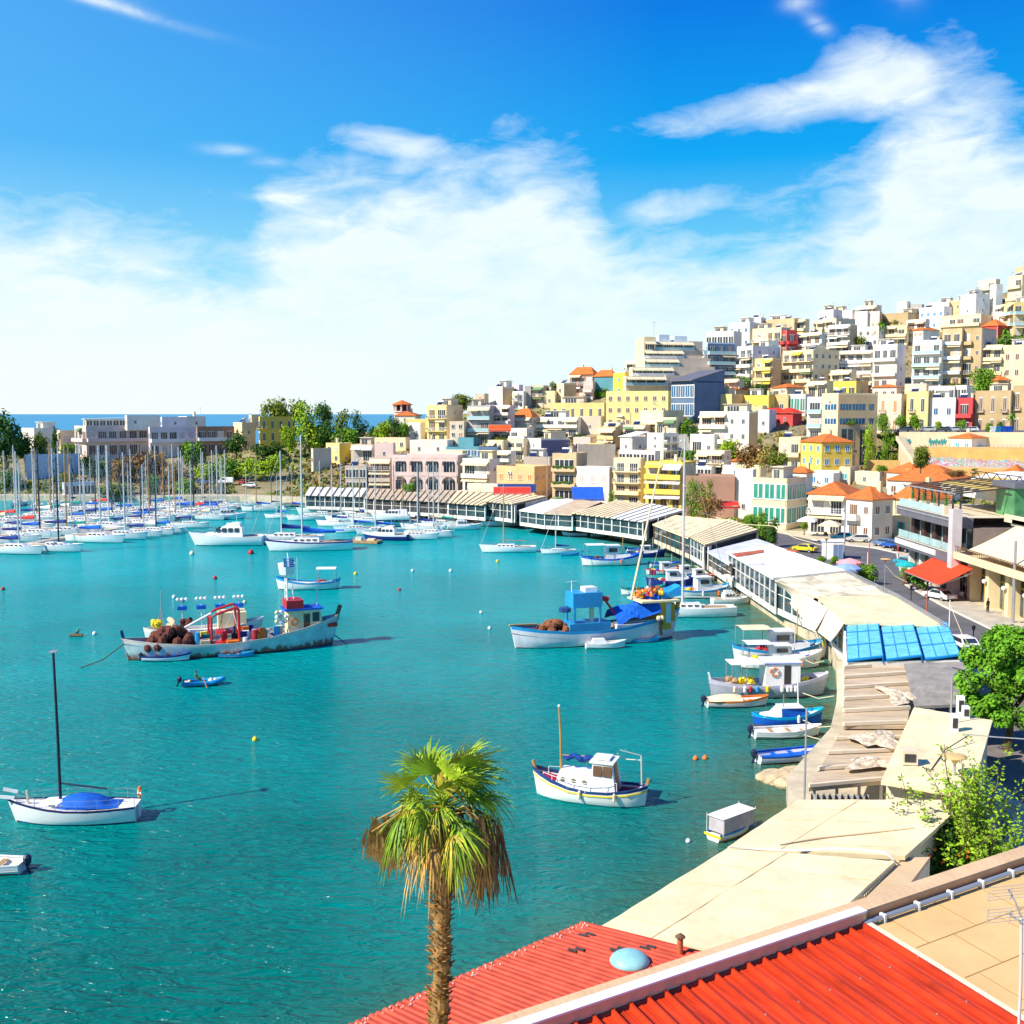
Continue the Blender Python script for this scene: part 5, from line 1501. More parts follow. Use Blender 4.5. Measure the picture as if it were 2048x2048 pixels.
root,q=wall_between('garden_wall','lower ochre wall under the graffiti, behind the orange roofs',la,lb_,1,atd(1950,939,260).z,13,M_OCHRE)
q.build('wall',M_OCHRE,root)
ua,ub=atd(1798,900,292),atd(2110,905,284)
zu=atd(1900,864,290).z
root,q=wall_between('retaining_wall','long cream retaining wall under the parked cars with turquoise scribbles',ua,ub,8,zu,.8,wallm('C'))
q.build('wall',mat('cream_plaster',(0.80,0.68,0.46),.9,var=.12,scale=.3,dirt=.2),root)
rg=random.Random(8)
d=Vector((ub.x-ua.x,ub.y-ua.y,0)).normalized()
fw=Vector((-.05*d.y,.05*-abs(d.x),0))
for(x0,x1)in((1810,1822),(1856,1890)):
 q=MB()
 s0,s1=(atd(x0,880,291).x-ua.x)/d.x,(atd(x1,880,291).x-ua.x)/d.x
 pts=[]
 k=22
 for i in range(k):
  u=s0+(s1-s0)*i/k
  pts.append((d.x*u,d.y*u-.12,zu-2.6+.9*math.sin(i*2.2)+rg.uniform(-.4,.4)))
 q.tube(pts,.13,4)
 q.build('graffiti',M_SHUTT,root)
us=[(ua.x,ua.y+.5),(ub.x,ub.y+.5),(ub.x+10,ub.y+42),(ua.x+6,ua.y+46)]
sheet('upper_street',us,zu-.05,M_ROAD)
q=MB()
for i in range(16):
 p=atd(1800+i*2.2,872+i*3.1,288-i*1.6)
 q.box(p.x-.9,p.x+.9,p.y-.6,p.y+.6,p.z-1.2,p.z)
tag(q.build('outdoor_stairs',wallm('E')),'flight of stone stairs from the upper street down to the graffiti wall','stairs')
# cars
M_TYRE=mat('tyre_rubber',(0.02,0.02,0.02),.9,var=.1)
M_CARGL=mat('car_glass',(0.03,0.04,0.05),.1,var=.1,spec=.8)
CARP={}
def carpaint(k,c):
 m=mat('car_'+k,c,.25,var=.03,spec=.6)
 return m
def make_car(k,c,kind='hatch'):
 L,Wd=4.2,1.72
 root=thing('parked_car','car','car')
 pm=carpaint(k,c)
 prof={'hatch':[(-2.1,.45),(-2.1,.85),(-1.95,1.0),(-1.55,1.42),(.45,1.45),(1.05,1.0),(1.95,.85),(2.1,.6),(2.1,.4)],'sedan':[(-2.2,.45),(-2.2,.9),(-1.5,.96),(-1.0,1.38),(.4,1.42),(1.05,.98),(2.0,.86),(2.15,.6),(2.15,.4)],'van':[(-2.3,.45),(-2.3,1.9),(-2.1,2.0),(1.2,2.0),(1.7,1.3),(2.2,1.05),(2.3,.6),(2.3,.4)]}[kind]
 q=MB()
 n=len(prof)
 for s in(-1,1):
  q.v+=[(x,s*(Wd/2-max(0,z-.95)*.28),z)for x,z in prof]
 q.f.append(tuple(range(n)))
 q.f.append(tuple(n+i for i in reversed(range(n))))
 q.m+=[0,0]
 for i in range(n):
  j=(i+1)%n
  q.f.append((i,n+i,n+j,j))
  q.m.append(0)
 q.build('body',pm,root)
 q=MB()
 if kind=='van':
  q.box(.2,1.25,-.80,.80,1.25,1.8)
 else:
  xa,xb=(-1.45,.5)if kind=='hatch' else(-.95,.45)
  for s in(-1,1):
   y0,y1=s*(Wd/2+.01),s*(Wd/2-.10)
   q.quad((xa-.25,y0-s*.02,1.0),(xb+.42,y0-s*.02,1.0),(xb-.02,y1,1.38),(xa+.05,y1,1.38))
  f_=prof.index(max(prof,key=lambda p:p[1]+p[0]*.01))
  (x0,z0),(x1,z1)=prof[f_],prof[f_+1]
  e=.02
  q.quad((x1-.04+e,-.70,z1+.05+e),(x1-.04+e,.70,z1+.05+e),(x0+.06+e,.62,z0-.06+e),(x0+.06+e,-.62,z0-.06+e))
  (x0,z0),(x1,z1)=prof[f_-1],prof[f_-2]
  q.quad((x1-e,.68,z1+.04+e),(x1-e,-.68,z1+.04+e),(x0-.05-e,-.60,z0-.05+e),(x0-.05-e,.60,z0-.05+e))
 q.build('windows',M_CARGL,root)
 for x in(-1.3,1.3):
  for s in(-1,1):
   q=MB()
   q.tube([(x,s*(Wd/2-.2),.32),(x,s*(Wd/2+.02),.32)],.32,12)
   q.tube([(x,s*(Wd/2+.021),.32),(x,s*(Wd/2+.03),.32)],.18,8,1)
   q.build('wheel',[M_TYRE,M_METAL],root)
 for s in(-1,1):
  MB().box(2.08 if kind!='van' else 2.25,2.16 if kind!='van' else 2.32,s*.6-.2,s*.6+.2,.62,.78).build('headlight',M_WHITE,root)
  MB().box(-2.24 if kind=='sedan' else(-2.14 if kind=='hatch' else-2.34),-2.08,s*.68-.12,s*.68+.12,.65,.85).build('tail_light',M_AWNR,root)
 MB().box(-2.2,-2.05,-.8,.8,.35,.5).build('bumper',M_BEAM,root)
 return root
CARC=dict(white=(.82,.82,.82),silver=(.55,.54,.50),blue=(.02,.10,.45),teal=(.02,.35,.5),greyblue=(.12,.2,.38),black=(.02,.02,.025),red=(.5,.02,.02),yellow=(.8,.62,.03),dark=(.06,.07,.09))
_cars={}
def car(k,kind,p,rz,label):
 key=(k,kind)
 if key not in _cars:
  _cars[key]=make_car(k,CARC[k],kind)
  o=_cars[key]
  o.location,o.rotation_euler=p,(0,0,rz)
  o['label'],o['group']=label,'parked cars'
  return o
 return dup(_cars[key],p,rz,label,1.0,'parked cars')
bpy.context.view_layer.update()
g=lambda x,y:at(x,y,GZ+.01)
car('white','sedan',g(1878,1200),R(112),'white saloon car driving off past the orange red awning')
car('white','hatch',g(1932,1303),R(-88),'white hatchback facing the camera beside the sky blue roof')
car('teal','hatch',g(1682,1080),R(175),'teal blue car parked in front of the cafe umbrellas')
car('silver','hatch',g(1716,1084),R(172),'silver beige hatchback in front of the white corner house')
car('greyblue','hatch',g(1768,1093),R(120),'grey blue car parked under the painted mural')
car('blue','hatch',g(1786,1097),R(120),'bright blue car between the grey blue and the black one')
car('black','hatch',g(1805,1103),R(120),'black and maroon car at the end of the parked row')
car('teal','hatch',g(1812,1132),R(105),'teal car with open boot beside the glass shop front')
car('yellow','sedan',g(1608,1104),R(140),'yellow taxi half hidden behind the bright white restaurant roof')
for i,(x,y,k,ln)in enumerate(((1808,862,'dark','dark grey car'),(1854,863,'silver','silver car'),(1884,864,'dark','charcoal car'),(1908,865,'silver','pale car'),(1939,866,'white','white car'))):
 p=atd(x,y,293)
 p.z=zu-.04
 car(k,'hatch',p,R(178),ln+' parked on the upper street '+['beside the first street tree','below the pale yellow house','below the slate blue trimmed house','beside the red house','below the sandstone mansion'][i])
for i,(x,y,k,kd,rz)in enumerate(((452,968,'white','van',178),(405,968,'greyblue','hatch',10),(438,985,'dark','hatch',160),(500,975,'white','hatch',170),(488,969,'red','hatch',80),(560,905,'dark','hatch',100))):
 p=ground(x,y)
 p.z+=.1
 car(k,kd,p,R(rz),['white delivery van in the harbour car park','grey blue car beside the white delivery van','dark car at the pontoon end of the car park','low white car by the grey boat sheds','small dark red car in the harbour car park','dark car on the path above the stone hut'][i])
for i in range(4):
 p=atd(1985+i*11,868,292)
 root=thing('rubbish_bin',['white lidded rubbish bin','blue rubbish bin next to the white one','blue rubbish bin beside the weeping palm','dark blue rubbish bin at the end of the row'][i]+' on the upper street','bin',(p.x,p.y,zu),0,'rubbish bins on the upper street')
 MB().hexa([(-.6,-.4,0),(.6,-.4,0),(.6,.4,0),(-.6,.4,0),(-.7,-.5,1.3),(.7,-.5,1.3),(.7,.5,1.3),(-.7,.5,1.3)]).build('body',[M_WHITE,M_SHUTB,M_AWNB,M_AWNB][i],root)
 MB().box(-.75,.75,-.55,.55,1.3,1.5).build('lid',[M_WHITE,M_SHUTB,M_AWNB,M_AWNB][i],root)
 # street furniture
M_LAMPD=mat('lamp_disc',(0.72,0.50,0.20),.5,var=.2,scale=2)
def disc_lamp(label,x,ytop,z=6.2,D=None):
 p=at(x,ytop,z)if D is None else atd(x,ytop,D)
 root=thing('street_lamp',label,'street lamp',(p.x,p.y,GZ),0,'disc shaped street lamps')
 h=p.z-GZ
 MB().tube([(0,0,0),(0,0,h-.35)],.07,8).build('pole',M_METAL,root)
 MB().lathe([(.12,h-.4),(.25,h-.15),(.66,h-.05),(.68,h),(.4,h+.06),(.01,h+.08)],(0,0,0),18).build('lamp_head',M_LAMPD,root)
disc_lamp('disc street lamp rising through the upright shrub near the canvas roofs',1910,1512,6.2)
disc_lamp('disc street lamp beside the zebra crossing',1771,1118,6.0)
disc_lamp('disc street lamp beside the white kiosk',1653,1076,6.0)
disc_lamp('disc street lamp behind the bold striped pavilion',1547,1040,6.5)
disc_lamp('disc street lamp beside the brick restaurant pole',1471,1012,6.5)
disc_lamp('disc street lamp in front of the arcaded hotel',827,960,7.0)
for lb,x,y0,y1,r_ in(('grey utility pole in front of the brick restaurant',1456,948,1034,.14),('tall utility pole before the green glass balcony',1599,957,1052,.14),('thick pale pole beside the white kiosk',1688,1012,1112,.16),('thin pole against the beige end of the corner house',1771,977,1074,.12),('thin rusty pole in the middle of the road bend',1737,1082,1150,.08),('massive lilac utility pole on the pavement by the gold windows',2025,1082,1247,.22),('slim white mast with a string of lights by the blue roof',1898,1200,1265,.07),('rusty post standing in the zigzag railing',1853,1180,1232,.09),('yellow leaning post beside the round tree',1734,1105,1160,.07),('thin white mast among the shrubs behind the striped roofs',1528,1022,1082,.07),('pole standing on the quay at the wooden pavilion',1316,1022,1080,.07),('dark pole in front of the peach house',1094,905,1010,.12),('grey pole before the cream four storey block',1281,930,1012,.12)):
 b_=at(x,y1,GZ)
 h=atd(x,y0,b_.y).z-GZ
 tag(MB().tube([(0,0,0),(0,0,h)],[r_,r_*.75],8).build('utility_pole' if r_>.1 else 'post',M_METAL if r_>.1 else M_RUSTRED if 'rusty' in lb else M_FRAME,None,b_),lb,'pole')
for lb,x,y0,y1 in(('old style black lantern on the kerb opposite the planters',1822,1172,1200),('old style black lantern behind the white hatchback',1946,1252,1292),('black lantern on the road bend near the white kiosk',1625,1090,1110)):
 b_=at(x,y1,GZ)
 h=atd(x,y0,b_.y).z-GZ
 root=thing('lantern_lamp',lb,'street lamp',b_,0,'old style lanterns')
 MB().tube([(0,0,0),(0,0,h-.5)],.06,6).build('pole',M_BLACKB,root)
 MB().lathe([(.08,h-.5),(.22,h-.1),(.26,h-.06),(.05,h+.1)],(0,0,0),6).build('lantern',M_BLACKB,root)
for k,(a,b_)in enumerate((((1692,1141),(1794,1190)),((1794,1190),(1889,1247)))):
 A,B=at(*a,5.9),at(*b_,5.9)
 root=thing('zigzag_railing',['zigzag lattice railing behind the patched canvas roof','zigzag lattice railing behind the cream canvas roof'][k],'railing',A)
 L=(B-A).length
 n=int(L/.6)
 dd=(B-A)/n
 q=MB()
 for i in range(n):
  q.bar(dd*i+Vector((0,0,-.5)),dd*(i+.5)+Vector((0,0,.1)),.07)
  q.bar(dd*(i+.5)+Vector((0,0,.1)),dd*(i+1)+Vector((0,0,-.5)),.07)
 q.bar((0,0,.12),B-A+Vector((0,0,.12)),.05)
 q.build('lattice',M_METAL,root)
 MB().bar((0,0,-.5),B-A+Vector((0,0,-.5)),.08).build('rail',M_METAL,root)
 for i in(0,n//2,n):
  p=dd*i
  MB().box(p.x-.05,p.x+.05,p.y-.05,p.y+.05,-4.4,-.5).build('post',M_METAL,root)
p=at(1668,1117,GZ)
root=thing('kiosk','white box kiosk with grey blue doors at the road bend','kiosk',p,R(-18))
MB().box(-1.9,1.4,-1.5,1.5,0,2.9).build('wall',M_WHITE,root)
MB().box(-2.05,1.55,-1.65,1.65,2.9,3.05).build('roof',M_WHITE,root)
for x in(-.1,.65):
 MB().box(x,x+.68,-1.54,-1.51,.1,2.6).build('door',mat('kiosk_door',(.14,.2,.36),.5),root)
M_PARW,M_PARB,M_PARR=M_AWNW,mat('pale_blue_cloth',(.25,.4,.75),.8),M_AWNR
def parasol(label,x,y,z,r,m,ribs=8):
 p=at(x,y,z)
 root=thing('parasol',label,'parasol',(p.x,p.y,GZ),R(20),'cafe parasols')
 h=z-GZ
 q=MB().lathe([(r,h-r*.32),(r*.55,h-r*.14),(.05,h)],(0,0,0),ribs,0)
 q.lathe([(r,h-r*.32),(r*1.0,h-r*.32-.25)],(0,0,0),ribs,0)
 q.build('canopy',m,root)
 MB().tube([(0,0,0),(0,0,h)],.04,6).build('pole',M_FRAME,root)
parasol('white and blue parasol at the end of the bright white roof',1694,1126,4.6,2.0,M_PARB)
parasol('red rimmed white parasol behind the pale blue one',1700,1116,4.6,1.9,mat('pink_cloth',(.8,.35,.38),.8))
parasol('cream square parasol in front of the corner house',1660,1040,5.4,2.6,M_AWN,4)
parasol('grey white square parasol before the white house wing',1615,1032,5.4,2.4,M_AWNW,4)
parasol('pale cream parasol between the square parasols',1640,1028,5.2,2.0,M_AWN,4)
parasol('teal parasol over the parked teal car',1813,1122,4.2,1.5,M_SHUTT)
parasol('closed blue tinted parasol by the quay plants',1455,1148,3.2,1.0,M_AWNW)
M_WICK=mat('pale_wicker',(.62,.6,.56),.7,var=.2)
tb=thing('cafe_table','small white cafe table','table')
MB().lathe([(.42,.72),(.42,.76)],(0,0,0),10).build('table_top',M_WHITE,tb)
MB().tube([(0,0,0),(0,0,.72)],.04,6).build('leg',M_METAL,tb)
chp=thing('cafe_chair','white cafe chair','chair')
MB().box(-.24,.24,-.24,.24,.42,.47).build('seat',M_WICK,chp)
MB().box(-.24,.24,.2,.25,.47,.9).build('backrest',M_WICK,chp)
for sx in(-.2,.2):
 for sy in(-.2,.2):
  MB().box(sx-.02,sx+.02,sy-.02,sy+.02,0,.42).build('leg',M_METAL,chp)
bpy.context.view_layer.update()
first=True
rg=random.Random(3)
for i,(x,y)in enumerate(((1886,1174),(1898,1180),(1911,1187),(1925,1196),(1935,1188),(1900,1169),(1916,1176))):
 p=at(x,y,GZ+.14)
 if p.x<53.2:
  p.x=53.4
 lb='small white cafe table below the orange red awning'
 if first:
  tb.location=p
  tb['label']=lb
  tb['group']='cafe tables under the awning'
 else:
  dup(tb,p,0,lb,1,'cafe tables under the awning')
 for a_ in(0,120,240):
  an=R(a_+40*i)
  q_=Vector((p.x+.7*math.cos(an),p.y+.7*math.sin(an),p.z))
  lb='white cafe chair at a table below the orange red awning'
  if first:
   chp.location,chp.rotation_euler=q_,(0,0,an-PI/2)
   chp['label'],chp['group']=lb,'cafe chairs under the awning'
   first=False
  else:
   dup(chp,q_,an-PI/2,lb,1,'cafe chairs under the awning')
for i,(x,y)in enumerate(((1808,1161),(1817,1166),(1829,1174),(1837,1178),(1848,1181))):
 p=at(x,y,GZ+.14)
 root=thing('planter',['tall palm planter at the corner of the shop terrace','clipped ball shrub in a dark pot, first along the kerb','leafy shrub in a dark pot beside the kerb','clipped bright green ball in a square pot','dark pot with a thin palm beside the cafe tables'][i],'planter',p,0,'plant pots along the pavement')
 MB().lathe([(.3,0),(.42,.6),(.38,.6),(.36,.55)],(0,0,0),8).build('pot',M_BEAM,root)
 q=MB()
 for _ in range(60):
  v=Vector((rg.gauss(0,1),rg.gauss(0,1),rg.gauss(0,1))).normalized()*.5
  q.ball((v.x,v.y,1.0+v.z*(1.6 if i in(0,4)else.9)),.14,5)
 q.build('foliage',mat('bright_leaf',(.10,.28,.02),.7,var=.4,scale=3),root)
for k,pts in enumerate((((1390,1020,9),(1430,1034,7.5),(1480,1048,7),(1546,1052,7.5)),((1546,1052,7.5),(1590,1076,6.2),(1640,1090,5.8),(1700,1088,6.5)),((1772,1132,6.2),(1790,1152,5.0),(1815,1165,4.6)),((1898,1204,8),(1925,1270,6),(1950,1308,4.5)))):
 P=[at(*p)for p in pts]
 tag(MB().tube([p-P[0]for p in P],.025 if k>1 else.05,5).build('light_string',M_AWN,None,P[0]),['festoon cable above the shrubs behind the striped roofs','festoon cable swinging over the road bend','short festoon cable from the lamp to the planters','festoon cable from the slim mast to the round green tree'][k],'cable')
 # boats
GEL=mat('gelcoat_white',(0.84,0.84,0.83),.25,var=.05,scale=.8,spec=.5)
HULLW=mat('painted_hull',(0.76,0.76,0.74),.5,var=.12,scale=.8,dirt=.35)
M_BOOT=mat('boot_blue',(0.02,0.06,0.2),.5)
M_BOOTR=mat('antifoul_red',(0.22,0.03,0.015),.8,var=.3,scale=1)
M_DECK=mat('boat_deck',(0.78,0.76,0.70),.7,var=.08)
M_DECKT=mat('teak_deck',(0.46,0.28,0.13),.7,var=.15)
M_NAVY=mat('navy_canvas',(0.005,0.03,0.22),.8,var=.2,scale=2)
M_BLUEC=mat('royal_blue_canvas',(0.0,0.12,0.62),.8,var=.25,scale=1.5,bump=.6,bscale=3)
M_TEAL=mat('teal_canvas',(0.0,0.28,0.25),.8,var=.2)
M_ALU=mat('mast_alloy',(0.58,0.58,0.56),.4,var=.06)
M_MASTD=mat('dark_mast',(0.03,0.03,0.05),.4,var=.1)
M_MASTW=mat('varnished_spruce',(0.50,0.26,0.08),.5,var=.15)
M_ORANGE=mat('orange_float',(0.85,0.20,0.02),.5,var=.1)
M_YEL=mat('yellow_paint',(0.85,0.62,0.02),.5,var=.1)
M_REDP=mat('red_paint',(0.50,0.02,0.03),.5,var=.15)
M_NET=mat('fishing_net',(0.16,0.045,0.03),.95,var=.5,scale=3,bump=1.2,bscale=9)
M_SKYB=mat('aegean_blue',(0.02,0.30,0.62),.5,var=.15)
M_MUST=mat('mustard_wood',(0.62,0.33,0.03),.6,var=.15)
M_RUBBER=mat('black_outboard',(0.02,0.03,0.07),.35)
M_RUST=mat('rusty_hull',(0.50,0.64,0.66),.6,var=.2,scale=.8)
_t=M_RUST.node_tree
_b=_t.nodes['Principled BSDF']
_src=_b.inputs['Base Color'].links[0].from_socket
_tc=nd(_t,'ShaderNodeTexCoord')
_sp=nd(_t,'ShaderNodeSeparateXYZ')
_t.links.new(_tc.outputs['Object'],_sp.inputs[0])
_mp=nd(_t,'ShaderNodeMapping')
_mp.inputs['Scale'].default_value=(1.2,1.2,.3)
_t.links.new(_tc.outputs['Object'],_mp.inputs[0])
_n=nd(_t,'ShaderNodeTexNoise')
_n.inputs['Scale'].default_value=1.6
_n.inputs['Detail'].default_value=8
_n.inputs['Roughness'].default_value=.7
_t.links.new(_mp.outputs[0],_n.inputs['Vector'])
_f=mth(_t,'MULTIPLY',mth(_t,'ADD',mth(_t,'MULTIPLY',mth(_t,'SUBTRACT',_n.outputs[0],.5),3.2),mth(_t,'SUBTRACT',.68,_sp.outputs[2])),4.0,clamp=True)
_t.links.new(mixc(_t,mth(_t,'MULTIPLY',_f,.85),_src,(.30,.07,.03,1)),_b.inputs['Base Color'])
def stations(kind):
 if kind=='yacht':
  return[(0,.62),(.08,.74),(.2,.88),(.38,1.0),(.55,.97),(.7,.82),(.83,.56),(.93,.27),(1,.03)]
 if kind=='motor':
  return[(0,.88),(.1,.93),(.3,1.0),(.5,1.0),(.68,.92),(.82,.70),(.93,.38),(1,.05)]
 if kind=='caique':
  return[(0,.05),(.05,.34),(.14,.68),(.3,.94),(.48,1.0),(.66,.96),(.82,.74),(.92,.44),(.97,.22),(1,.04)]
 if kind=='rib':
  return[(0,.95),(.3,1),(.6,1),(.8,.8),(.93,.45),(1,.1)]
 return[(0,.75),(.15,.86),(.35,1.0),(.6,.95),(.8,.68),(.93,.34),(1,.04)]
def hull(L,B,Fb,kind,mats,parent,sheer=.25,rake=.06,deck=.0,deckm=None,draft=.35,name='hull',stripe=.80):
 """mats: strake, topsides, boot. Bow at +x."""
 st=stations(kind)
 q=MB()
 rows_=[]
 for t,w in st:
  x=(t-.5)*L
  sh_=(abs(t-.42)/.58)**2 if kind!='caique' else(abs(t-.45)/.55)**2
  zs=Fb*(1+sheer*sh_*(1.6 if t>.45 else(1.1 if kind=='caique' else.35)))
  b_=B/2*w
  rk=rake*L*(max(0,t-.75)/.25)-(rake*L*.6*max(0,.2-t)/.2 if kind=='caique' else 0)
  prof=[(b_,zs),(b_*.99,zs*stripe),(b_*.93,zs*.42),(b_*.82,.10),(b_*.74,-.02),(b_*.42,-draft*.7),(0,-draft)]
  rows_.append([(x+rk*(max(z,0)/zs)-(rk*.25),y,z)for y,z in prof])
 n=len(rows_[0])
 base=len(q.v)
 for r_ in rows_:
  for p in r_:
   q.v.append(p)
 for r_ in rows_:
  for p in r_:
   q.v.append((p[0],-p[1],p[2]))
 nn=len(rows_)*n
 for i in range(len(rows_)-1):
  for j in range(n-1):
   m=0 if j==0 else(1 if j<3 else 2)
   a,b_,c,d=i*n+j,(i+1)*n+j,(i+1)*n+j+1,i*n+j+1
   q.f.append((a,b_,c,d));q.m.append(m)
   q.f.append((nn+a,nn+d,nn+c,nn+b_));q.m.append(m)
 e0=[j for j in range(n)]+[nn+j for j in reversed(range(n))]
 q.f.append(tuple(e0));q.m.append(1)
 e1=[(len(rows_)-1)*n+j for j in range(n)]
 q.f.append(tuple([nn+k for k in e1]+e1[::-1]));q.m.append(1)
 h=q.build(name,mats,parent,smooth=2)
 q=MB()
 pts=[(r_[0][0],r_[0][1]*.96,r_[0][2]-deck-.02)for r_ in rows_]
 q.grid([[(x,y,z),(x,-y,z)]for x,y,z in pts])
 for s in(-1,1):
  for(xa,ya,za),(xb,yb,zb)in zip(pts,pts[1:]):
   za+=deck+.03
   zb+=deck+.03
   q.bar((xa,s*ya*1.02,za),(xb,s*yb*1.02,zb),.07,.07,1)
 q.build('deck',[deckm or M_DECK,mats[0]],parent)
 return rows_
def cabin(q,x0,x1,w0,w1,z0,z1,m=0,tf=.12,tb=.05,ts=.1):
 """a coach roof: x0 aft, x1 forward"""
 q.hexa([(x0,-w0,z0),(x1,-w1,z0),(x1,w1,z0),(x0,w0,z0),(x0+tb,-w0+ts,z1),(x1-tf,-w1+ts,z1),(x1-tf,w1-ts,z1),(x0+tb,w0-ts,z1)],m)
def yacht(cover='navy',mast=M_ALU,L=10.5,stripe=None,bimini=None,mh=1.42,hullm=None):
 B,Fb=L*.30,L*.105
 root=thing('sailing_yacht','yacht','sailing boat')
 hm=hullm or GEL
 hull(L,B,Fb,'yacht',[stripe or hm,hm,M_BOOT],root,.22,.07,stripe=.86)
 q=MB()
 cabin(q,-L*.10,L*.26,B*.28,B*.17,Fb,Fb+L*.048,0,L*.08,.05,.12)
 cb=q.build('cabin',GEL,root)
 q=MB()
 for s in(-1,1):
  for k in range(4):
   x=-L*.07+k*L*.075
   yy=s*(B*.28-.02-k*B*.024)
   q.box(x,x+L*.05,yy-.03,yy+.03,Fb+L*.017,Fb+L*.034)
 q.build('window',M_CARGL,cb)
 MB().box(-L*.40,-L*.12,-B*.2,B*.2,Fb*1.01,Fb*1.04).build('cockpit',M_DECKT,root)
 H=L*mh
 mx=L*.10
 MB().tube([(mx,0,Fb),(mx,0,Fb+H*.6),(mx,0,Fb+H)],[L*.0135,L*.0125,L*.009],6).build('mast',mast,root)
 q=MB()
 for f_ in(.45,.72):
  q.bar((mx,-B*.28,Fb+H*f_),(mx,B*.28,Fb+H*f_),.07)
 q.build('spreader',mast,root)
 q=MB()
 q.tube([(mx,0,Fb+H*.99),(L*.53,0,Fb*1.3)],.03,4)
 q.tube([(mx,0,Fb+H*.99),(-L*.49,0,Fb*1.1)],.022,4)
 for s in(-1,1):
  q.tube([(mx,0,Fb+H*.98),(mx,s*B*.28,Fb+H*.72),(mx,s*B*.45,Fb)],.012,4)
 q.build('rigging',M_METAL,root)
 MB().tube([(mx,0,Fb+L*.115),(-L*.30,0,Fb+L*.105)],.07,6).build('boom',mast,root)
 cm={'navy':M_NAVY,'blue':M_BLUEC,'white':M_AWNW,'teal':M_TEAL,'none':None,'red':M_AWNR,'cream':M_AWN}[cover]
 if cm:
  MB().tube([(mx-.05,0,Fb+L*.14),(-L*.05,0,Fb+L*.128),(-L*.30,0,Fb+L*.115)],[L*.034,L*.030,L*.016],7).build('sail_cover',cm,root,smooth=True)
 if bimini:
  bm_={'blue':M_BLUEC,'navy':M_NAVY,'white':M_AWNW}[bimini]
  G=[[(x,B*.3*s,Fb+L*.13+.12*math.cos(s*1.4))for s in(-1,-.5,0,.5,1)]for x in(-L*.40,-L*.27,-L*.14)]
  MB().grid(G).build('bimini',bm_,root)
  q=MB()
  for x in(-L*.40,-L*.14):
   for s in(-1,1):
    q.bar((x,s*B*.3,Fb+L*.13),(x,s*B*.34,Fb),.04)
  q.build('bimini_frame',M_METAL,root)
 q=MB()
 for s in(-1,1):
  pr=None
  for t_ in(.0,.2,.4,.6,.8,.96):
   w=interp(t_,stations('yacht'))*B*.47
   p=((t_-.5)*L,s*w,Fb*(1.02+.3*max(0,t_-.5)))
   tp=(p[0],p[1],p[2]+.6)
   q.bar(p,tp,.03)
   if pr:
    q.bar(pr,tp,.022)
   pr=tp
 q.build('lifeline',M_METAL,root)
 return root
def motorboat(L=8.5,hm=None,low=None,fly=True,cover=None):
 B,Fb=L*.34,L*.13
 root=thing('motor_cruiser','motor boat','motor boat')
 hull(L,B,Fb,'motor',[GEL,low or GEL,M_BOOT],root,.3,.10,stripe=.74)
 q=MB()
 cabin(q,-L*.22,L*.24,B*.37,B*.28,Fb*1.02,Fb+L*.15,0,L*.16,.1,.15)
 cabin(q,L*.10,L*.40,B*.30,B*.12,Fb*1.1,Fb+L*.06,0,L*.1,.05,.08)
 cb=q.build('cabin',GEL,root)
 q=MB()
 for s in(-1,1):
  for k in range(4):
   x=-L*.17+k*L*.09
   y0,y1=B*(.37-k*.018)-.005,B*(.37-k*.018)-.10
   q.quad((x,s*y0-s*.03,Fb+L*.07),(x+L*.07,s*y0-s*.04,Fb+L*.07),(x+L*.065,s*y1,Fb+L*.13),(x,s*y1,Fb+L*.13))
 q.quad((L*.205,-B*.24,Fb+L*.065),(L*.205,B*.24,Fb+L*.065),(L*.10,B*.22,Fb+L*.142),(L*.10,-B*.22,Fb+L*.142))
 q.build('window',M_CARGL,cb)
 if fly:
  q=MB()
  cabin(q,-L*.18,L*.04,B*.28,B*.22,Fb+L*.15,Fb+L*.205,0,.25,.05,.05)
  q.build('flybridge',GEL,root)
  q=MB()
  q.quad((L*.03,-B*.2,Fb+L*.2),(L*.03,B*.2,Fb+L*.2),(-L*.01,B*.19,Fb+L*.24),(-L*.01,-B*.19,Fb+L*.24))
  q.build('windshield',M_RAILG,root)
 MB().box(-L*.44,-L*.23,-B*.3,B*.3,Fb*.9,Fb*1.02).build('cockpit',M_DECKT,root)
 MB().tube([(-L*.12,0,Fb+L*.2),(-L*.12,0,Fb+L*.36)],.03,5).build('radio_mast',M_ALU,root)
 q=MB()
 for s in(-1,1):
  pr=None
  for t_ in(.55,.68,.8,.9,.98):
   w=interp(t_,stations('motor'))*B*.46
   p=((t_-.5)*L,s*w,Fb*(1.05+.5*max(0,t_-.5)))
   tp=(p[0],p[1],p[2]+.55)
   q.bar(p,tp,.03)
   if pr:
    q.bar(pr,tp,.03)
   pr=tp
 q.build('bow_rail',M_METAL,root)
 if cover:
  q=MB()
  cabin(q,-L*.45,L*.38,B*.46,B*.15,Fb,Fb+L*.17,0,L*.3,.3,.5)
  q.build('boat_cover',cover,root)
 return root
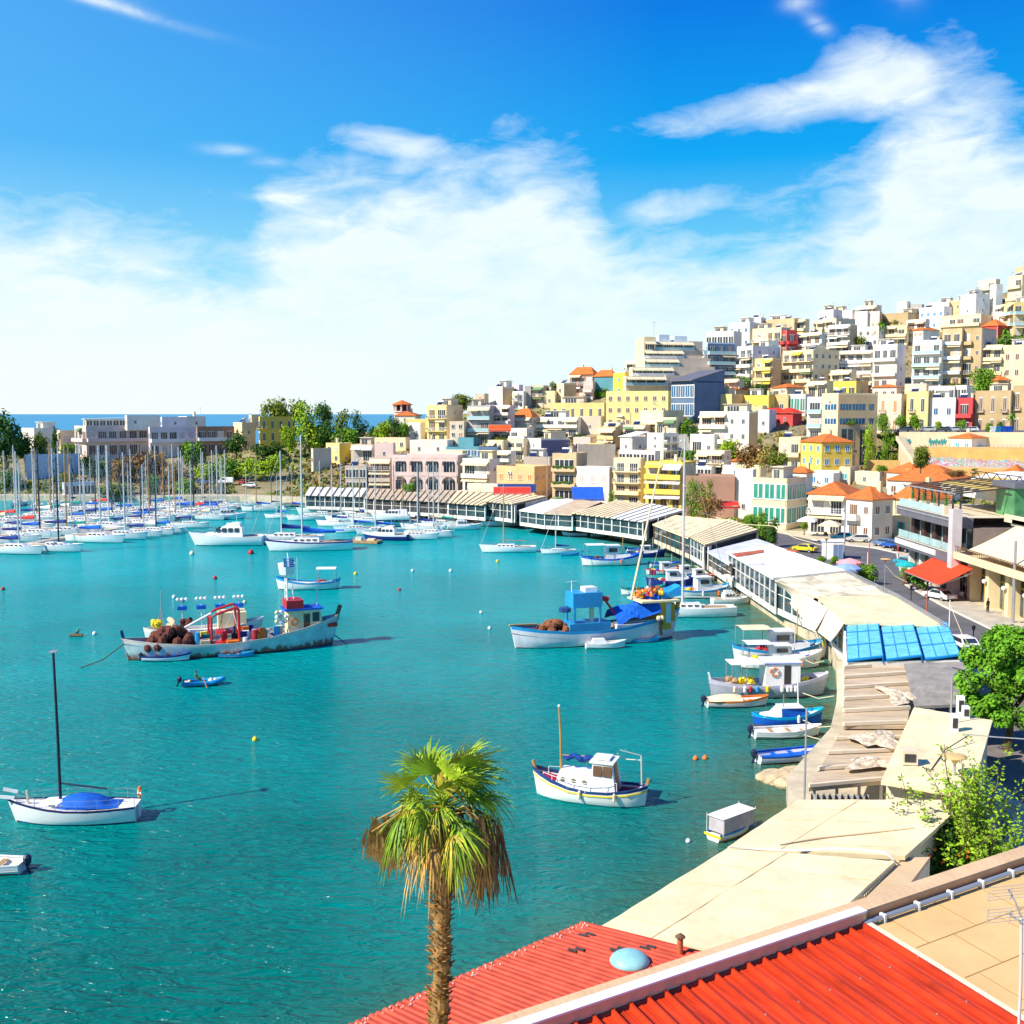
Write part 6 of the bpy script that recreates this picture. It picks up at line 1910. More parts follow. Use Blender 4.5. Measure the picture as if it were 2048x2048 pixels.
def skiff(L=5,hm=None,inner=None,strake=None,engine=True,cover=None,bench=None,kind='skiff',label=None):
 B,Fb=L*.36,.55 if L<6 else.7
 root=thing('small_boat','boat','small boat')
 hull(L,B,Fb,kind,[strake or M_SKYB,hm or HULLW,M_BOOTR],root,.35,.06,deck=.30,deckm=inner or M_DECK)
 for k,x in enumerate((-L*.22,L*.05,L*.26)):
  w=B*(.42 if k<2 else.28)
  MB().box(x-.16,x+.16,-w,w,Fb*.72,Fb*.80).build('bench',bench or M_DECKT,root)
 if engine:
  q=MB()
  q.lathe([(.10,0),(.22,.15),(.24,.45),(.1,.6)],(-L*.5-.25,0,Fb*.7),8,0)
  q.bar((-L*.5-.2,0,Fb*.8),(-L*.5-.45,0,-.2),.14)
  q.build('outboard_engine',M_RUBBER,root)
 if cover:
  G=[[(L*(-.48+.55*i/6),B*.5*s*(1 if i else.8),Fb*1.1+.45*math.cos(s*1.5)*math.sin(.3+i*.35))for s in(-1,-.5,0,.5,1)]for i in range(7)]
  MB().grid(G).build('boat_cover',cover,root)
 return root
def caique(L=7.5,strake=M_SKYB,top=None,house=True,awn=None,mast=True,inner=None,boot=None,gear=True,seed=0,housem=None,hs=1.0):
 rg=random.Random(seed)
 B,Fb=L*.34,L*.115
 root=thing('fishing_boat','fishing boat','fishing boat')
 hull(L,B,Fb,'caique',[strake,top or HULLW,boot or M_BOOTR],root,.55,.05,deck=.32,deckm=inner or M_DECK)
 for s,x in((1,L*.515),(-1,-L*.515)):
  MB().bar((x-s*.12,0,Fb*1.1),(x+s*.06,0,Fb*(1.95 if s>0 else 1.7)),.16,.13).build('stem_post',strake,root)
 if house:
  q=MB()
  cabin(q,-L*.12,L*.12,B*.26,B*.22,Fb*.75,Fb+1.45*hs,0,.12,0,.05)
  q.box(-L*.15,L*.12,-B*.28,B*.28,Fb+1.45*hs,Fb+1.53*hs,1)
  q.box(L*.10,L*.30,-B*.22,B*.22,Fb*.8,Fb+.5,0)
  c_=q.build('wheelhouse',[housem or M_WHITE,housem or M_WHITE],root)
  q=MB()
  for s in(-1,1):
   q.box(-L*.07,L*.07,s*B*.255-.02,s*B*.255+.02,Fb+.75*hs,Fb+1.2*hs)
  q.box(L*.105,L*.125,-B*.15,B*.15,Fb+.8*hs,Fb+1.25*hs)
  q.build('window',M_CARGL,c_)
 if awn:
  G=[[(x,B*.42*s,Fb+1.75+.1*math.cos(s*1.5))for s in(-1,0,1)]for x in(-L*.46,-L*.3,-L*.14)]
  MB().grid(G).build('canopy',awn,root)
  q=MB()
  for x in(-L*.45,-L*.15):
   for s in(-1,1):
    q.bar((x,s*B*.4,Fb+1.75),(x,s*B*.4,Fb*.8),.05)
  q.build('canopy_frame',M_METAL,root)
 if mast:
  MB().tube([(L*.18,0,Fb),(L*.18,0,Fb+L*.42)],.045,6).build('mast',M_MASTW if seed%2 else M_ALU,root)
 if gear:
  for k in range(3):
   cx,cy=L*rg.choice([-.33,-.25,.33,.38,-.2]),B*rg.uniform(-.15,.15)
   m=rg.choice([M_ORANGE,M_YEL,M_NET,M_BLUEC,M_REDP,M_NET,M_AWN])
   q=MB()
   for _ in range(7):
    q.ball((cx+rg.uniform(-.3,.3),cy+rg.uniform(-.3,.3),Fb*.85+rg.uniform(0,.3)),rg.uniform(.14,.28),6)
   q.build('fishing_gear',m,root)
  for k in range(2):
   x=L*rg.uniform(-.25,.25)
   MB().lathe([(.03,.1),(.11,.0),(.11,-.45),(.03,-.55)],(x,-B*.53,Fb*.95),6).build('fender',rg.choice([GEL,M_ORANGE,M_SKYB]),root)
 return root
bpy.context.view_layer.update()
HUE=dict(navy='navy',blue='royal blue',white='white',teal='sea green',none='removed',red='red',cream='cream')
PROT={}
def place(key,maker,loc,rz,label,scale=1.0,group=None):
 if key not in PROT:
  o=maker()
  PROT[key]=o
  o.location,o.rotation_euler,o['label']=loc,(0,0,rz),label
  o.scale=(scale,)*3
  if group:
   o['group']=group
  return o
 return dup(PROT[key],loc,rz,label,scale,group)
rg=random.Random(21)
kinds=[('navy',M_ALU),('blue',M_ALU),('navy',M_ALU),('blue',M_MASTD),('white',M_MASTW),('red',M_ALU),('none',M_ALU),('navy',M_MASTD),('teal',M_ALU),('blue',M_MASTW),('cream',M_ALU),('none',M_MASTD),('navy',M_MASTW)]
marks={(0,0):'the racing yacht with a spotted bow',(0,1):''}
EDGE=[(83,1109),(162,1104),(246,1086),(292,1079),(322,1074),(346,1070),(372,1066),(416,1056),(448,1040),(470,1031)]
group='yachts moored in the west marina'
cnt=0
order=['first','second','third','fourth','fifth','sixth','seventh','eighth','ninth','tenth','eleventh','twelfth','thirteenth','fourteenth','fifteenth','sixteenth','seventeenth','eighteenth','nineteenth','twentieth','last']
front=['navy','none','blue','none','navy','white','blue','navy','cream','blue']
for col in range(4):
 n=[10,19,20,18][col]
 for i in range(n):
  if col==0:
   bow=at(EDGE[i][0],EDGE[i][1],0)
  else:
   y=199+i*5.0+rg.uniform(-.6,.6)
   xe=interp(y,[(190,-88),(200,-84),(240,-66),(270,-60),(300,-55)])
   bow=Vector((xe-col*14.5+rg.uniform(-1,1),y,0))
   if bow.x/bow.y<-.50:
    continue
  cv,mm=kinds[rg.randrange(len(kinds))]if col else(front[i],M_ALU if i not in(1,5)else M_MASTD)
  h=R(-14+rg.uniform(-4,4))
  s=rg.uniform(.85,1.15)*(1.08 if col==0 and i<4 else 1)
  L=10.5*s
  loc=(bow.x-math.cos(h)*L/2,bow.y-math.sin(h)*L/2,0)
  mn={M_ALU:'silver',M_MASTD:'dark',M_MASTW:'varnished'}[mm]
  row=['outer row','second row','third row','innermost row'][col]
  lb=f'yacht, {HUE[cv]} sail cover, {mn} mast, {order[i]} in marina {row}'
  place(('y',cv,mn),lambda:yacht(cv,mm),loc,h,lb,s,group)
  cnt+=1
for k in range(12):
 cv,mm=kinds[rg.randrange(len(kinds))]
 mn={M_ALU:'silver',M_MASTD:'dark',M_MASTW:'varnished'}[mm]
 x=36+k*37
 p_=at(x,1013+rg.uniform(-2,3),0)
 place(('y',cv,mn),lambda:yacht(cv,mm),p_,R(-80+rg.uniform(-8,8)),f'yacht, {HUE[cv]} sail cover, {mn} mast, {order[k]} from the west along the far quay',rg.uniform(.75,1.05),group)
for k,(x,y)in enumerate(((498,1012),(520,1022),(548,1014),(590,1020),(612,1040),(672,1052),(726,1036),(770,1034),(812,1046),(866,1052),(905,1046),(560,1036))):
 cv,mm=kinds[rg.randrange(len(kinds))]
 mn={M_ALU:'silver',M_MASTD:'dark',M_MASTW:'varnished'}[mm]
 place(('y',cv,mn),lambda:yacht(cv,mm),at(x,y,0),R(175+rg.uniform(-12,12)),f'yacht, {HUE[cv]} sail cover, {mn} mast, {order[k]} of the packed berths by the quay pavilions',rg.uniform(.6,.9),'yachts at the central quay')
for k in range(3):
 a,b_=(-95-k*15,192),(-72-k*15,292)
 root=thing('pontoon',['grey floating pontoon behind the outer row of yachts','grey floating pontoon between the inner rows of yachts','grey floating pontoon at the west edge of the marina'][k],'pontoon',(a[0],a[1],0))
 MB().bar((0,0,.35),(b_[0]-a[0],b_[1]-a[1],.35),2.0,.4).build('deck',wallm('H'),root)
p=at(622,1100,0)
q=yacht('blue',M_ALU,15.2,stripe=M_NAVY,bimini='blue',mh=1.28)
PROT['big']=q
q.location,q.rotation_euler=p,(0,0,R(189))
q['label']='long white sailing yacht with a dark hull stripe and blue bimini, moored in mid harbour'
p=at(578,1086,0)
o=place('two',lambda:yacht('navy',M_ALU,13.5,mh=1.22),p,R(186),'white yacht with navy sail cover hidden behind the long striped yacht')
for lb,x,y,L,hd,cv,mm in(('white yacht with a blue tied awning beside the covered cruiser',760,1068,9.5,200,'blue',M_ALU),('white yacht under a large blue canvas next to the wooden raft',716,1064,9.5,195,'blue',M_ALU),('white yacht with a white mast between the two motor cruisers',826,1078,10,-12,'none',M_ALU),('grey hulled yacht at the end of the central pontoon',858,1073,10,-14,'white',M_ALU),('yacht with a dark leaning mast behind the arcade pavilion',846,1060,9.5,165,'navy',M_MASTD),('yacht with a varnished mast beside the tan roofed pavilion',796,1052,9,170,'none',M_MASTW),('yacht with a slim white mast before the white roofed pavilion',690,1042,9,172,'white',M_ALU),('yacht with teal sail cover at the quay of the long cream pavilion',885,1052,8.5,168,'teal',M_ALU),('small yacht with grey mast at the west end of the central quay',648,1034,9,185,'none',M_ALU),('yacht with cream sails bagged on deck behind the navy hulled cruiser',742,1046,9,180,'cream',M_ALU)):
 p=at(x,y,0)
 place(('y',cv,{M_ALU:'silver',M_MASTD:'dark',M_MASTW:'varnished'}[mm]),lambda:yacht(cv,mm),p,R(hd),lb,L/10.5,'yachts at the central quay')
place('bare',lambda:yacht('none',M_MASTW,10,mh=1.15),at(1018,1104,0),R(182),'plain white yacht with bare deck anchored off the quay bend',.98)
place('bare2',lambda:yacht('navy',M_ALU,6.2,mh=1.15),at(1118,1107,0),R(188),'small white yacht with navy sail cover and a yellow buoy on its stern')
place('cata',lambda:yacht('none',M_ALU,11,mh=1.9),at(1382,1232,0),R(183),'white yacht with very tall mast moored beyond the big blue railed fishing boat',1.0)
near=thing('sailing_yacht','white sailing yacht with dark mast and blue cockpit cover, nearest on the west side','sailing boat',at(154,1640,0),R(183.5))
L=7.45
hull(L,2.7,.95,'yacht',[mat('navy_line',(.02,.02,.10),.5),GEL,M_BOOT],near,.30,.07,stripe=.92)
q=MB()
cabin(q,-.6,2.6,.85,.45,.95,1.38,0,.9,.1,.15)
cb=q.build('cabin',GEL,near)
q=MB()
for s in(-1,1):
 for k in range(3):
  y_=s*(.80-k*.055)
  q.box(-.2+k*.62,.2+k*.62,y_-.03,y_+.03,1.10,1.24)
q.build('window',mat('grey_window',(.35,.33,.36),.3),cb)
MB().tube([(.95,0,.95),(.97,0,5),(1.05,0,10.6)],[.10,.095,.075],8).build('mast',M_MASTD,near)
MB().box(.8,1.25,-.3,.3,10.55,10.6).box(.98,1.02,-.02,.02,10.6,10.9).build('masthead_light',M_METAL,near)
MB().tube([(.9,0,2.35),(-1.9,0,1.95)],.055,6).build('boom',M_MASTD,near)
G=[]
for i in range(15):
 u=i/14
 x=.95-u*3.6
 h=.98+.68*math.sin(PI*min(1,u*1.05+.12))**.7*(1 if u<.75 else 1-(u-.75)*2.2)
 G.append([(x,(.75+.25*math.sin(PI*u))*math.sin(v),.98+(h-.98)*math.cos(v)**.8 if abs(v)<1.5 else 1.0)for v in(-1.55,-1.2,-.8,-.4,0,.4,.8,1.2,1.55)])
MB().grid(G).build('cockpit_cover',M_BLUEC,near,smooth=True)
q=MB()
for s in(-1,1):
 pr=None
 for t_ in(.0,.12,.28,.45,.62,.8,.97):
  w=interp(t_,stations('yacht'))*2.7*.47
  p=((t_-.5)*L,s*w,1.0+.25*max(0,t_-.5))
  tp=(p[0],p[1],p[2]+.6)
  q.bar(p,tp,.03)
  if pr:
   q.bar(pr,tp,.02)
   q.bar(Vector(pr)-Vector((0,0,.3)),Vector(tp)-Vector((0,0,.3)),.015)
  pr=tp
q.build('lifeline',M_METAL,near)
q=MB()
for i in range(14):
 a0,a1=2*PI*i/14,2*PI*(i+1)/14
 q.bar((-L/2+.1,-.75+.3*math.cos(a0),1.45+.3*math.sin(a0)),(-L/2+.1,-.75+.3*math.cos(a1),1.45+.3*math.sin(a1)),.11,.11,1 if i%4==0 else 0)
q.build('lifebuoy',[M_ORANGE,M_WHITE],near)
q=MB().bar((L/2-.1,-.35,1.75),(L/2+.75,-.3,1.95),.07,.2).bar((L/2-.15,.35,1.6),(L/2+.7,.35,1.7),.07,.2)
q.build('bow_roller',M_WHITE,near)
MB().bar((-L/2-.05,.2,1.0),(-L/2-.05,.2,-.1),.04).bar((-L/2-.05,.5,1.0),(-L/2-.05,.5,-.1),.04).build('ladder',M_METAL,near)
MB().bar((2.8,.2,1.0),(2.9,.2,2.0),.1,.1).build('furled_pole',M_AWN,near)
motors=[('white motor cruiser with navy lower hull beside the wooden raft',773,1080,8.6,172,'nv'),('white flybridge cruiser on the quay below the white roofed pavilion',634,1028,9,190,'w'),('white cabin cruiser with blue windows near the long cream pavilion',927,1059,7.0,8,'w'),('large white cruiser with dark oval windows by the cream quay',1000,1052,8.5,5,'w'),('white and wood trimmed motor yacht moored west of the long striped yacht',458,1090,13,184,'big'),('pale violet shrink wrapped cruiser on the quay behind the masts',784,1040,8,180,'cov'),('small white cruiser behind the fishing boats at the quay',1462,1207,5.2,8,'w'),('white pilot boat at the west marina outlet',455,1038,8,10,'w'),('white motor boat with open bow at the central quay',708,1030,7,190,'w')]
for lb,x,y,L,hd,k in motors:
 mk={'nv':lambda:motorboat(8.5,low=M_NAVY,fly=True),'w':lambda:motorboat(8.5),'big':lambda:motorboat(8.5,fly=True),'cov':lambda:motorboat(8.5,fly=False,cover=mat('wrap',(.6,.58,.78),.7))}[k]
 if k=='cov':
  p=at(x,y,1.5)
 else:
  p=at(x,y,0)
 place(('m','w' if k=='big' else k),mk,p,R(hd),lb,L/8.5,'motor boats')
cq=[('a',dict(strake=M_BLUEC,awn=M_WHITE,seed=1,hs=1.1),[('white fishing boat with blue rail and a raised white canopy, lying off the quay',1224,1130,10,8)]),('b',dict(strake=M_NAVY,top=M_NAVY,seed=2),[('dark blue fishing boat with red floats beside the quay steps',1292,1114,6.5,5),('navy fishing boat with a yellow float against the crowded quay',1345,1172,7.5,2)]),('c',dict(strake=M_SKYB,seed=3),[('white and blue fishing boat with a square white wheelhouse, bow to the quay',1405,1194,9,14),('white fishing boat with blue rail among the crowded boats',1370,1155,6,20)]),('d',dict(strake=M_SKYB,house=False,awn=M_AWNW,seed=4),[('blue and white boat with a flat grey canopy behind the rusty trawler',617,1178,8.6,184)]),('e',dict(strake=M_REDP,seed=6,inner=M_DECKT),[('white fishing boat with orange gear crowded at the quay bend',1330,1148,6,12),('white fishing boat with red rail near the yellow quay plants',1396,1163,6,22)]),('f',dict(strake=M_TEAL,house=False,mast=False,awn=M_TEAL,seed=8),[('small boat with a sea green canopy behind the mustard wheelhouse',1285,1188,6,10)]),('g',dict(strake=M_SKYB,seed=9,awn=M_AWN),[('cluttered white fishing boat with blue rail, farthest of the three by the quay corner',1560,1318,9.6,6)]),]
for k,kw,lst in cq:
 for lb,x,y,L,hd in lst:
  place(('c',k),lambda:caique(7.5,**kw),at(x,y,0),R(hd),lb,L/7.5,'traditional fishing boats')
place('g2',lambda:caique(8.6,strake=GEL,seed=12,awn=M_AWNW,mast=True),at(1560,1334,0),R(4),'white fishing boat with a patched white awning and red painted float, middle of the three',.92,'traditional fishing boats')
sk=[('s1',dict(strake=M_NAVY,hm=GEL,inner=M_BLUEC),[('white open boat with blue cover tied along the rusty trawler',332,1321,4.6,4)]),('s2',dict(strake=M_SKYB,hm=M_SKYB,inner=M_DECK,engine=False),[('blue and white rowing boat with oars against the rusty trawler',472,1314,3.4,6),('small light blue rowing boat beside the white yacht',1139,1111,3.2,5),('blue tender lying against the big blue and white fishing boat',1290,1284,3.2,12)]),('s3',dict(strake=M_ORANGE,inner=mat('orange_paint',(.75,.22,.05),.6),cover=M_AWN),[('cream covered boat with orange inside and dark blue outboard engine',1472,1412,5.2,5)]),('s4',dict(strake=GEL,hm=GEL,inner=GEL),[('plain white open boat beside the blue cabin boat',1572,1473,5.2,6),('white open boat by the quay at the turquoise glass pavilion',1205,1073,5,10),('white open boat at the low cream pavilion',1150,1072,5,175)]),('s5',dict(strake=M_BLUEC,hm=HULLW,inner=M_BLUEC,bench=M_BLUEC),[('deep blue open boat with blue inside near the rocks',1580,1520,5.2,14),('blue open boat by the wooden framed pavilion',1280,1103,5,12),('blue open boat wedged among the fishing boats',1330,1133,5,8),('navy open boat at the crowded quay',1360,1183,5,3)]),]
for k,kw,lst in sk:
 for lb,x,y,L,hd in lst:
  place(('s',k),lambda:skiff(5,**kw),at(x,y,0),R(hd),lb,L/5,'open boats')
r=skiff(4.2,hm=GEL,strake=GEL,inner=M_DECK,engine=False)
r.location,r.rotation_euler,r['label']=at(1210,1296,0),(0,0,R(6)),'small white cabin tender alongside the big blue and white fishing boat'
q=MB();cabin(q,-1.5,.3,.55,.5,.4,1.05,0,.4,.2,.1);q.build('cabin',GEL,r)
r=thing('small_boat','bright blue cabin boat with a white roof and short mast near the quay','small boat',at(1574,1448,0),R(6))
hull(5.6,2.0,.75,'caique',[mat('cyan_paint',(0,.42,.75),.4),M_BLUEC,M_BOOTR],r,.45,.05,deck=.2)
q=MB();cabin(q,-.7,1.3,.75,.6,.6,1.45,0,.2,0,.05);q.box(-.75,1.15,-.72,.72,1.45,1.52,1)
q.build('cabin',[M_BLUEC,GEL],r)
MB().hexa([(-2.2,-.7,.8),(-.7,-.75,.8),(-.7,.75,.8),(-2.2,.7,.8),(-1.3,-.5,1.0),(-.7,-.6,1.5),(-.7,.6,1.5),(-1.3,.5,1.0)]).build('canvas_hood',M_CLOTHW,r)
MB().tube([(.9,0,1.5),(.8,0,4.0)],.05,6).build('mast',GEL,r)
MB().tube([(-.5,-.5,1.5),(-.5,-.5,2.6)],.035,6).build('pole',M_MASTW,r)
MB().lathe([(.03,.1),(.12,0),(.12,-.5),(.03,-.6)],(.6,-1.02,.9),7).build('fender',GEL,r)
r=thing('fishing_boat','grey hulled fishing boat with white wheelhouse, orange lifebuoy and hanging fenders','fishing boat',at(1535,1390,0),R(3))
L,B,Fb=10.2,3.2,1.15
hull(L,B,Fb,'caique',[mat('lilac_grey',(.50,.48,.58),.5),mat('grey_hull',(.36,.36,.42),.5,var=.15),M_BOOTR],r,.45,.05,deck=.35)
q=MB();q.box(-.5,2.6,-1.05,1.05,.8,3.1,0);q.box(-.6,2.7,-1.15,1.15,3.1,3.25,1)
wh=q.build('wheelhouse',[GEL,GEL],r)
MB().box(1.15,1.75,-1.08,-1.051,1.0,2.9).build('door',M_DARK,wh)
MB().box(-.62,2.72,-1.17,1.17,3.05,3.12).build('trim',M_BLUEC,wh)
q=MB()
for i in range(14):
 a0,a1=2*PI*i/14,2*PI*(i+1)/14
 q.bar((.25+.34*math.cos(a0),-1.12,2.35+.34*math.sin(a0)),(.25+.34*math.cos(a1),-1.12,2.35+.34*math.sin(a1)),.12,.12,1 if i%4<1 else 0)
q.build('lifebuoy',[M_ORANGE,M_WHITE],r)
MB().box(-3.6,-.5,-1.1,1.1,3.0,3.06).build('canopy',M_CLOTHW,r)
q=MB()
for x in(-3.5,-2.2):
 for s in(-1,1):
  q.bar((x,s*1.05,3.0),(x,s*1.05,.8),.06)
q.build('canopy_frame',M_METAL,r)
for k,(x,m)in enumerate(((-3.4,M_AWN),(-2.5,GEL),(-2.0,M_REDP),(-1.4,M_SKYB),(-.5,M_YEL),(.8,GEL),(1.3,GEL),(1.6,GEL),(2.0,GEL))):
 MB().lathe([(.05,.15),(.15,.05),(.15,-.35),(.05,-.45)],(x,-B*.52,1.1),7).build('fender',m,r)
for cx,m in((-3.2,M_DECKT),(-2.3,M_YEL),(-1.6,M_YEL),(3.4,M_YEL),(3.9,M_NET)):
 q=MB()
 for _ in range(9):
  q.ball((cx+rg.uniform(-.4,.4),rg.uniform(-.6,.5),1.1+rg.uniform(0,.4)),rg.uniform(.15,.3),6)
 q.build('fishing_gear',m,r)
for x in(-5.2,5.2):
 MB().bar((x*.98,0,1.2),(x*1.03,0,2.1),.2,.15).build('stem_post',GEL,r)
r=thing('inflatable_boat','blue inflatable dinghy with dark outboard engine crossing open water','inflatable boat',at(404,1370,0),R(13))
q=MB()
q.tube([(-1.75,-.62,.28),(.9,-.62,.30),(1.7,-.3,.45),(1.95,0,.5),(1.7,.3,.45),(.9,.62,.30),(-1.75,.62,.28)],[.2,.22,.21,.2,.21,.22,.2],8)
q.build('tube',M_SKYB,r,smooth=True)
MB().box(-1.6,1.4,-.5,.5,.12,.2).build('floor',M_BOOT,r)
q=MB().lathe([(.1,0),(.22,.1),(.24,.4),(.1,.55)],(-2.0,0,.35),8).bar((-1.95,0,.5),(-2.3,0,-.1),.12)
q.build('outboard_engine',M_RUBBER,r)
q=MB()
for _ in range(10):
 q.ball((rg.uniform(.7,1.3),rg.uniform(-.3,.3),.35+rg.uniform(0,.15)),.17,6)
for _ in range(5):
 q.ball((rg.uniform(-1.5,-1.1),rg.uniform(-.3,.3),.35),.17,6)
q.build('cargo_bag',M_AWN,r)
MB().bar((.1,-.1,.75),(.5,-1.6,.1),.05).build('oar',M_MASTW,r)
def person(label,loc,rz,shirt,joints,radii,edges,head,hair,scale=1.0):
 me=bpy.data.meshes.new('person')
 me.from_pydata(joints,edges,[])
 o=bpy.data.objects.new('person',me)
 COL.objects.link(o)
 sk_=o.modifiers.new('skin','SKIN')
 for i,rr in enumerate(radii):
  me.skin_vertices[0].data[i].radius=(rr,rr)
 me.skin_vertices[0].data[0].use_root=True
 s_=o.modifiers.new('sub','SUBSURF')
 s_.levels=s_.render_levels=1
 me.materials.append(shirt)
 bpy.context.view_layer.update()
 dg=bpy.context.evaluated_depsgraph_get()
 m2=bpy.data.meshes.new_from_object(o.evaluated_get(dg))
 o.modifiers.clear()
 o.data=m2
 if not m2 .materials:
  m2 .materials.append(shirt)
 m2 .materials.append(M_SKIN)
 for p in m2 .polygons:
  c=p.center
  if c.z>head[2]-.12 or(c-Vector(joints[-1])).length<.16 or(c-Vector(joints[-4])).length<.16:
   p.material_index=1
 o.location,o.rotation_euler=loc,(0,0,rz)
 o.scale=(scale,)*3
 tag(o,label,'person')
 q=MB().ball((head[0]-.02,head[1],head[2]+.045),.115,8)
 q.build('hair',hair,o)
 return o
M_SKIN=mat('skin',(.45,.25,.16),.6,var=.05)
p=at(404,1370,0)
def seated(label,loc,rz,shirt):
 J=[(0,0,.42),(0,0,.68),(.03,0,.9),(.04,0,1.0),(.05,0,1.13),(.06,0,1.22),(.42,.12,.5),(.5,.14,.1),(.42,-.12,.5),(.5,-.14,.1),(.02,.19,.9),(.12,.24,.66),(.34,.16,.68),(.02,-.19,.9),(.12,-.24,.66),(.34,-.16,.68)]
 E=[(0,1),(1,2),(2,3),(3,4),(4,5),(0,6),(6,7),(0,8),(8,9),(2,10),(10,11),(11,12),(2,13),(13,14),(14,15)]
 Rr=[.15,.14,.15,.06,.10,.08,.085,.05,.085,.05,.07,.05,.04,.07,.05,.04]
 return person(label,loc,rz,shirt,J,Rr,E,J[4],M_BEAM)
def standing(label,loc,rz,shirt):
 J=[(0,0,.95),(0,0,1.2),(0,0,1.42),(0,0,1.52),(.01,0,1.64),(.01,0,1.74),(.03,.1,.5),(0,.1,.05),(-.03,-.1,.5),(-.05,-.1,.05),(0,.2,1.4),(-.02,.25,1.12),(.06,.25,.86),(0,-.2,1.4),(-.02,-.25,1.12),(.06,-.25,.86)]
 E=[(0,1),(1,2),(2,3),(3,4),(4,5),(0,6),(6,7),(0,8),(8,9),(2,10),(10,11),(11,12),(2,13),(13,14),(14,15)]
 Rr=[.16,.14,.16,.06,.10,.08,.085,.05,.085,.05,.07,.05,.04,.07,.05,.04]
 return person(label,loc,rz,shirt,J,Rr,E,J[4],M_BEAM)
M_GREENS=mat('green_jacket',(.12,.20,.02),.8,var=.1)
seated('person in a green jacket sitting in the blue inflatable dinghy, rowing',(p.x-.55,p.y-.1,.12),R(13),M_GREENS)
standing('person in dark clothes standing by the road near the zebra crossing',at(1752,1162,GZ),R(80),mat('navy_coat',(.02,.03,.08),.8))
standing('person in a maroon top beside the black car',at(1796,1104,GZ),R(200),M_REDP)
for lb,x,y,m in(('person in white on the quay beside the bright white pavilion',1462,1176,M_WHITE),('person in blue on the quay by the yellow plants',1432,1150,M_SKYB),('person in an ochre shirt on the quay bend below the sky blue roof',1648,1296,M_YEL),('person in black walking on the pavement past the gold windows',1975,1226,M_BLACKB),('person in grey by the cafe tables',1862,1172,M_METAL)):
 standing(lb,at(x,y,GZ+(.13 if x>1850 else 0)),x,m)
for k,(a,b_)in enumerate((((1606,1386),(1668,1392)),((1606,1440),(1670,1452)),((1608,1470),(1676,1470)),((1604,1512),(1668,1500)),((1606,1318),(1648,1322)),((1450,1190),(1478,1188)))):
 A_,B_=at(a[0],a[1],.9),at(b_[0],b_[1],GZ)
 M_=A_.lerp(B_,.5)-Vector((0,0,.35))
 tag(MB().tube([A_-A_,M_-A_,B_-A_],.035,5).build('mooring_rope',M_AWN,None,A_),'mooring rope from '+['the grey fishing boat','the bright blue cabin boat','the plain white open boat','the deep blue open boat','the cluttered fishing boat','the boat with square white wheelhouse'][k]+' to the quay','rope')
p=at(468,1303,0)
r=thing('fishing_trawler','long rusty white trawler with red gantry, net pile and small wheelhouse','fishing boat',p,R(22.5))
L,B,Fb=21.4,5.0,1.35
hull(L,B,Fb,'caique',[mat('pale_strake',(.72,.62,.55),.5,var=.1),M_RUST,M_BOOTR],r,.9,.045,deck=.45,deckm=mat('worn_deck',(.20,.22,.30),.8,var=.4,scale=1),stripe=.84)
MB().bar((L*.50,0,2.0),(L*.535,0,4.2),.45,.35).build('stem_post',M_WOOD,r)
MB().bar((-L*.505,0,1.6),(-L*.52,0,3.1),.35,.3).build('stern_post',M_BOOT,r)
q=MB()
for _ in range(60):
 u,v=rg.uniform(-1,1),rg.uniform(-1,1)
 q.ball((-6.4+u*2.3,v*1.4,1.3+(1-u*u)*(1-v*v)*1.6),rg.uniform(.35,.6),7)
q.build('net_pile',M_NET,r)
q=MB()
for y in(-1.2,1.2):
 q.tube([(-2.4,y,.9),(-2.4,y,3.9),(-1.9,y,4.3),(.2,y,4.9),(.4,y,4.6),(.4,y,.9)],.14,6)
q.bar((.4,-1.2,4.6),(.4,1.2,4.6),.2).bar((-2.4,-1.2,3.9),(-2.4,1.2,3.9),.2)
q.build('gantry',M_REDP,r)
MB().lathe([(.9,0),(.9,.3),(.35,.35),(.35,1.1),(.9,1.15),(.9,1.45)],(-1.0,0,.95),10).build('winch',M_REDP,r)
MB().tube([(-6,.5,2.3),(-2.2,.3,4.2)],.12,6).build('boom',GEL,r)
MB().box(-3.6,-2.6,-1.6,-.6,.9,1.7).build('crate',wallm('C'),r)
MB().box(-.9,.3,-1.9,-.7,.9,1.5).build('crate',M_ORANGE,r)
MB().box(1.2,4.0,.9,1.9,.9,1.8).build('hatch',M_RAIL,r)
MB().box(4.2,6.0,-1.6,1.6,.85,1.35).build('tarpaulin',M_NAVY,r)
q=MB();q.box(5.6,9.0,-1.1,1.1,1.3,4.1,0);q.box(5.2,9.3,-1.3,1.3,4.1,4.3,1)
q.hexa([(9.0,-1.1,2.8),(9.25,-1.0,2.8),(9.25,1.0,2.8),(9.0,1.1,2.8),(9.0,-1.1,4.1),(9.05,-1.0,4.1),(9.05,1.0,4.1),(9.0,1.1,4.1)])
wh=q.build('wheelhouse',[wallm('C'),M_BLUEC],r)
MB().box(7.2,7.9,-1.13,-1.101,1.4,3.7).build('door',M_WOOD,wh)
for x in(8.15,):
 MB().box(x,x+.75,-1.13,-1.101,2.8,3.8).build('window',M_CARGL,wh)
MB().box(7.35,7.75,-1.16,-1.131,2.8,3.5).build('window',M_CARGL,wh)
MB().box(5.4,7.2,-1.2,1.2,4.35,5.2).build('red_box',M_REDP,r)
q=MB()
for i in range(12):
 a0,a1=2*PI*i/12,2*PI*(i+1)/12
 q.bar((6.2+.35*math.cos(a0),-1.2,2.9+.35*math.sin(a0)),(6.2+.35*math.cos(a1),-1.2,2.9+.35*math.sin(a1)),.12)
q.build('lifebuoy',M_ORANGE,r)
q=MB()
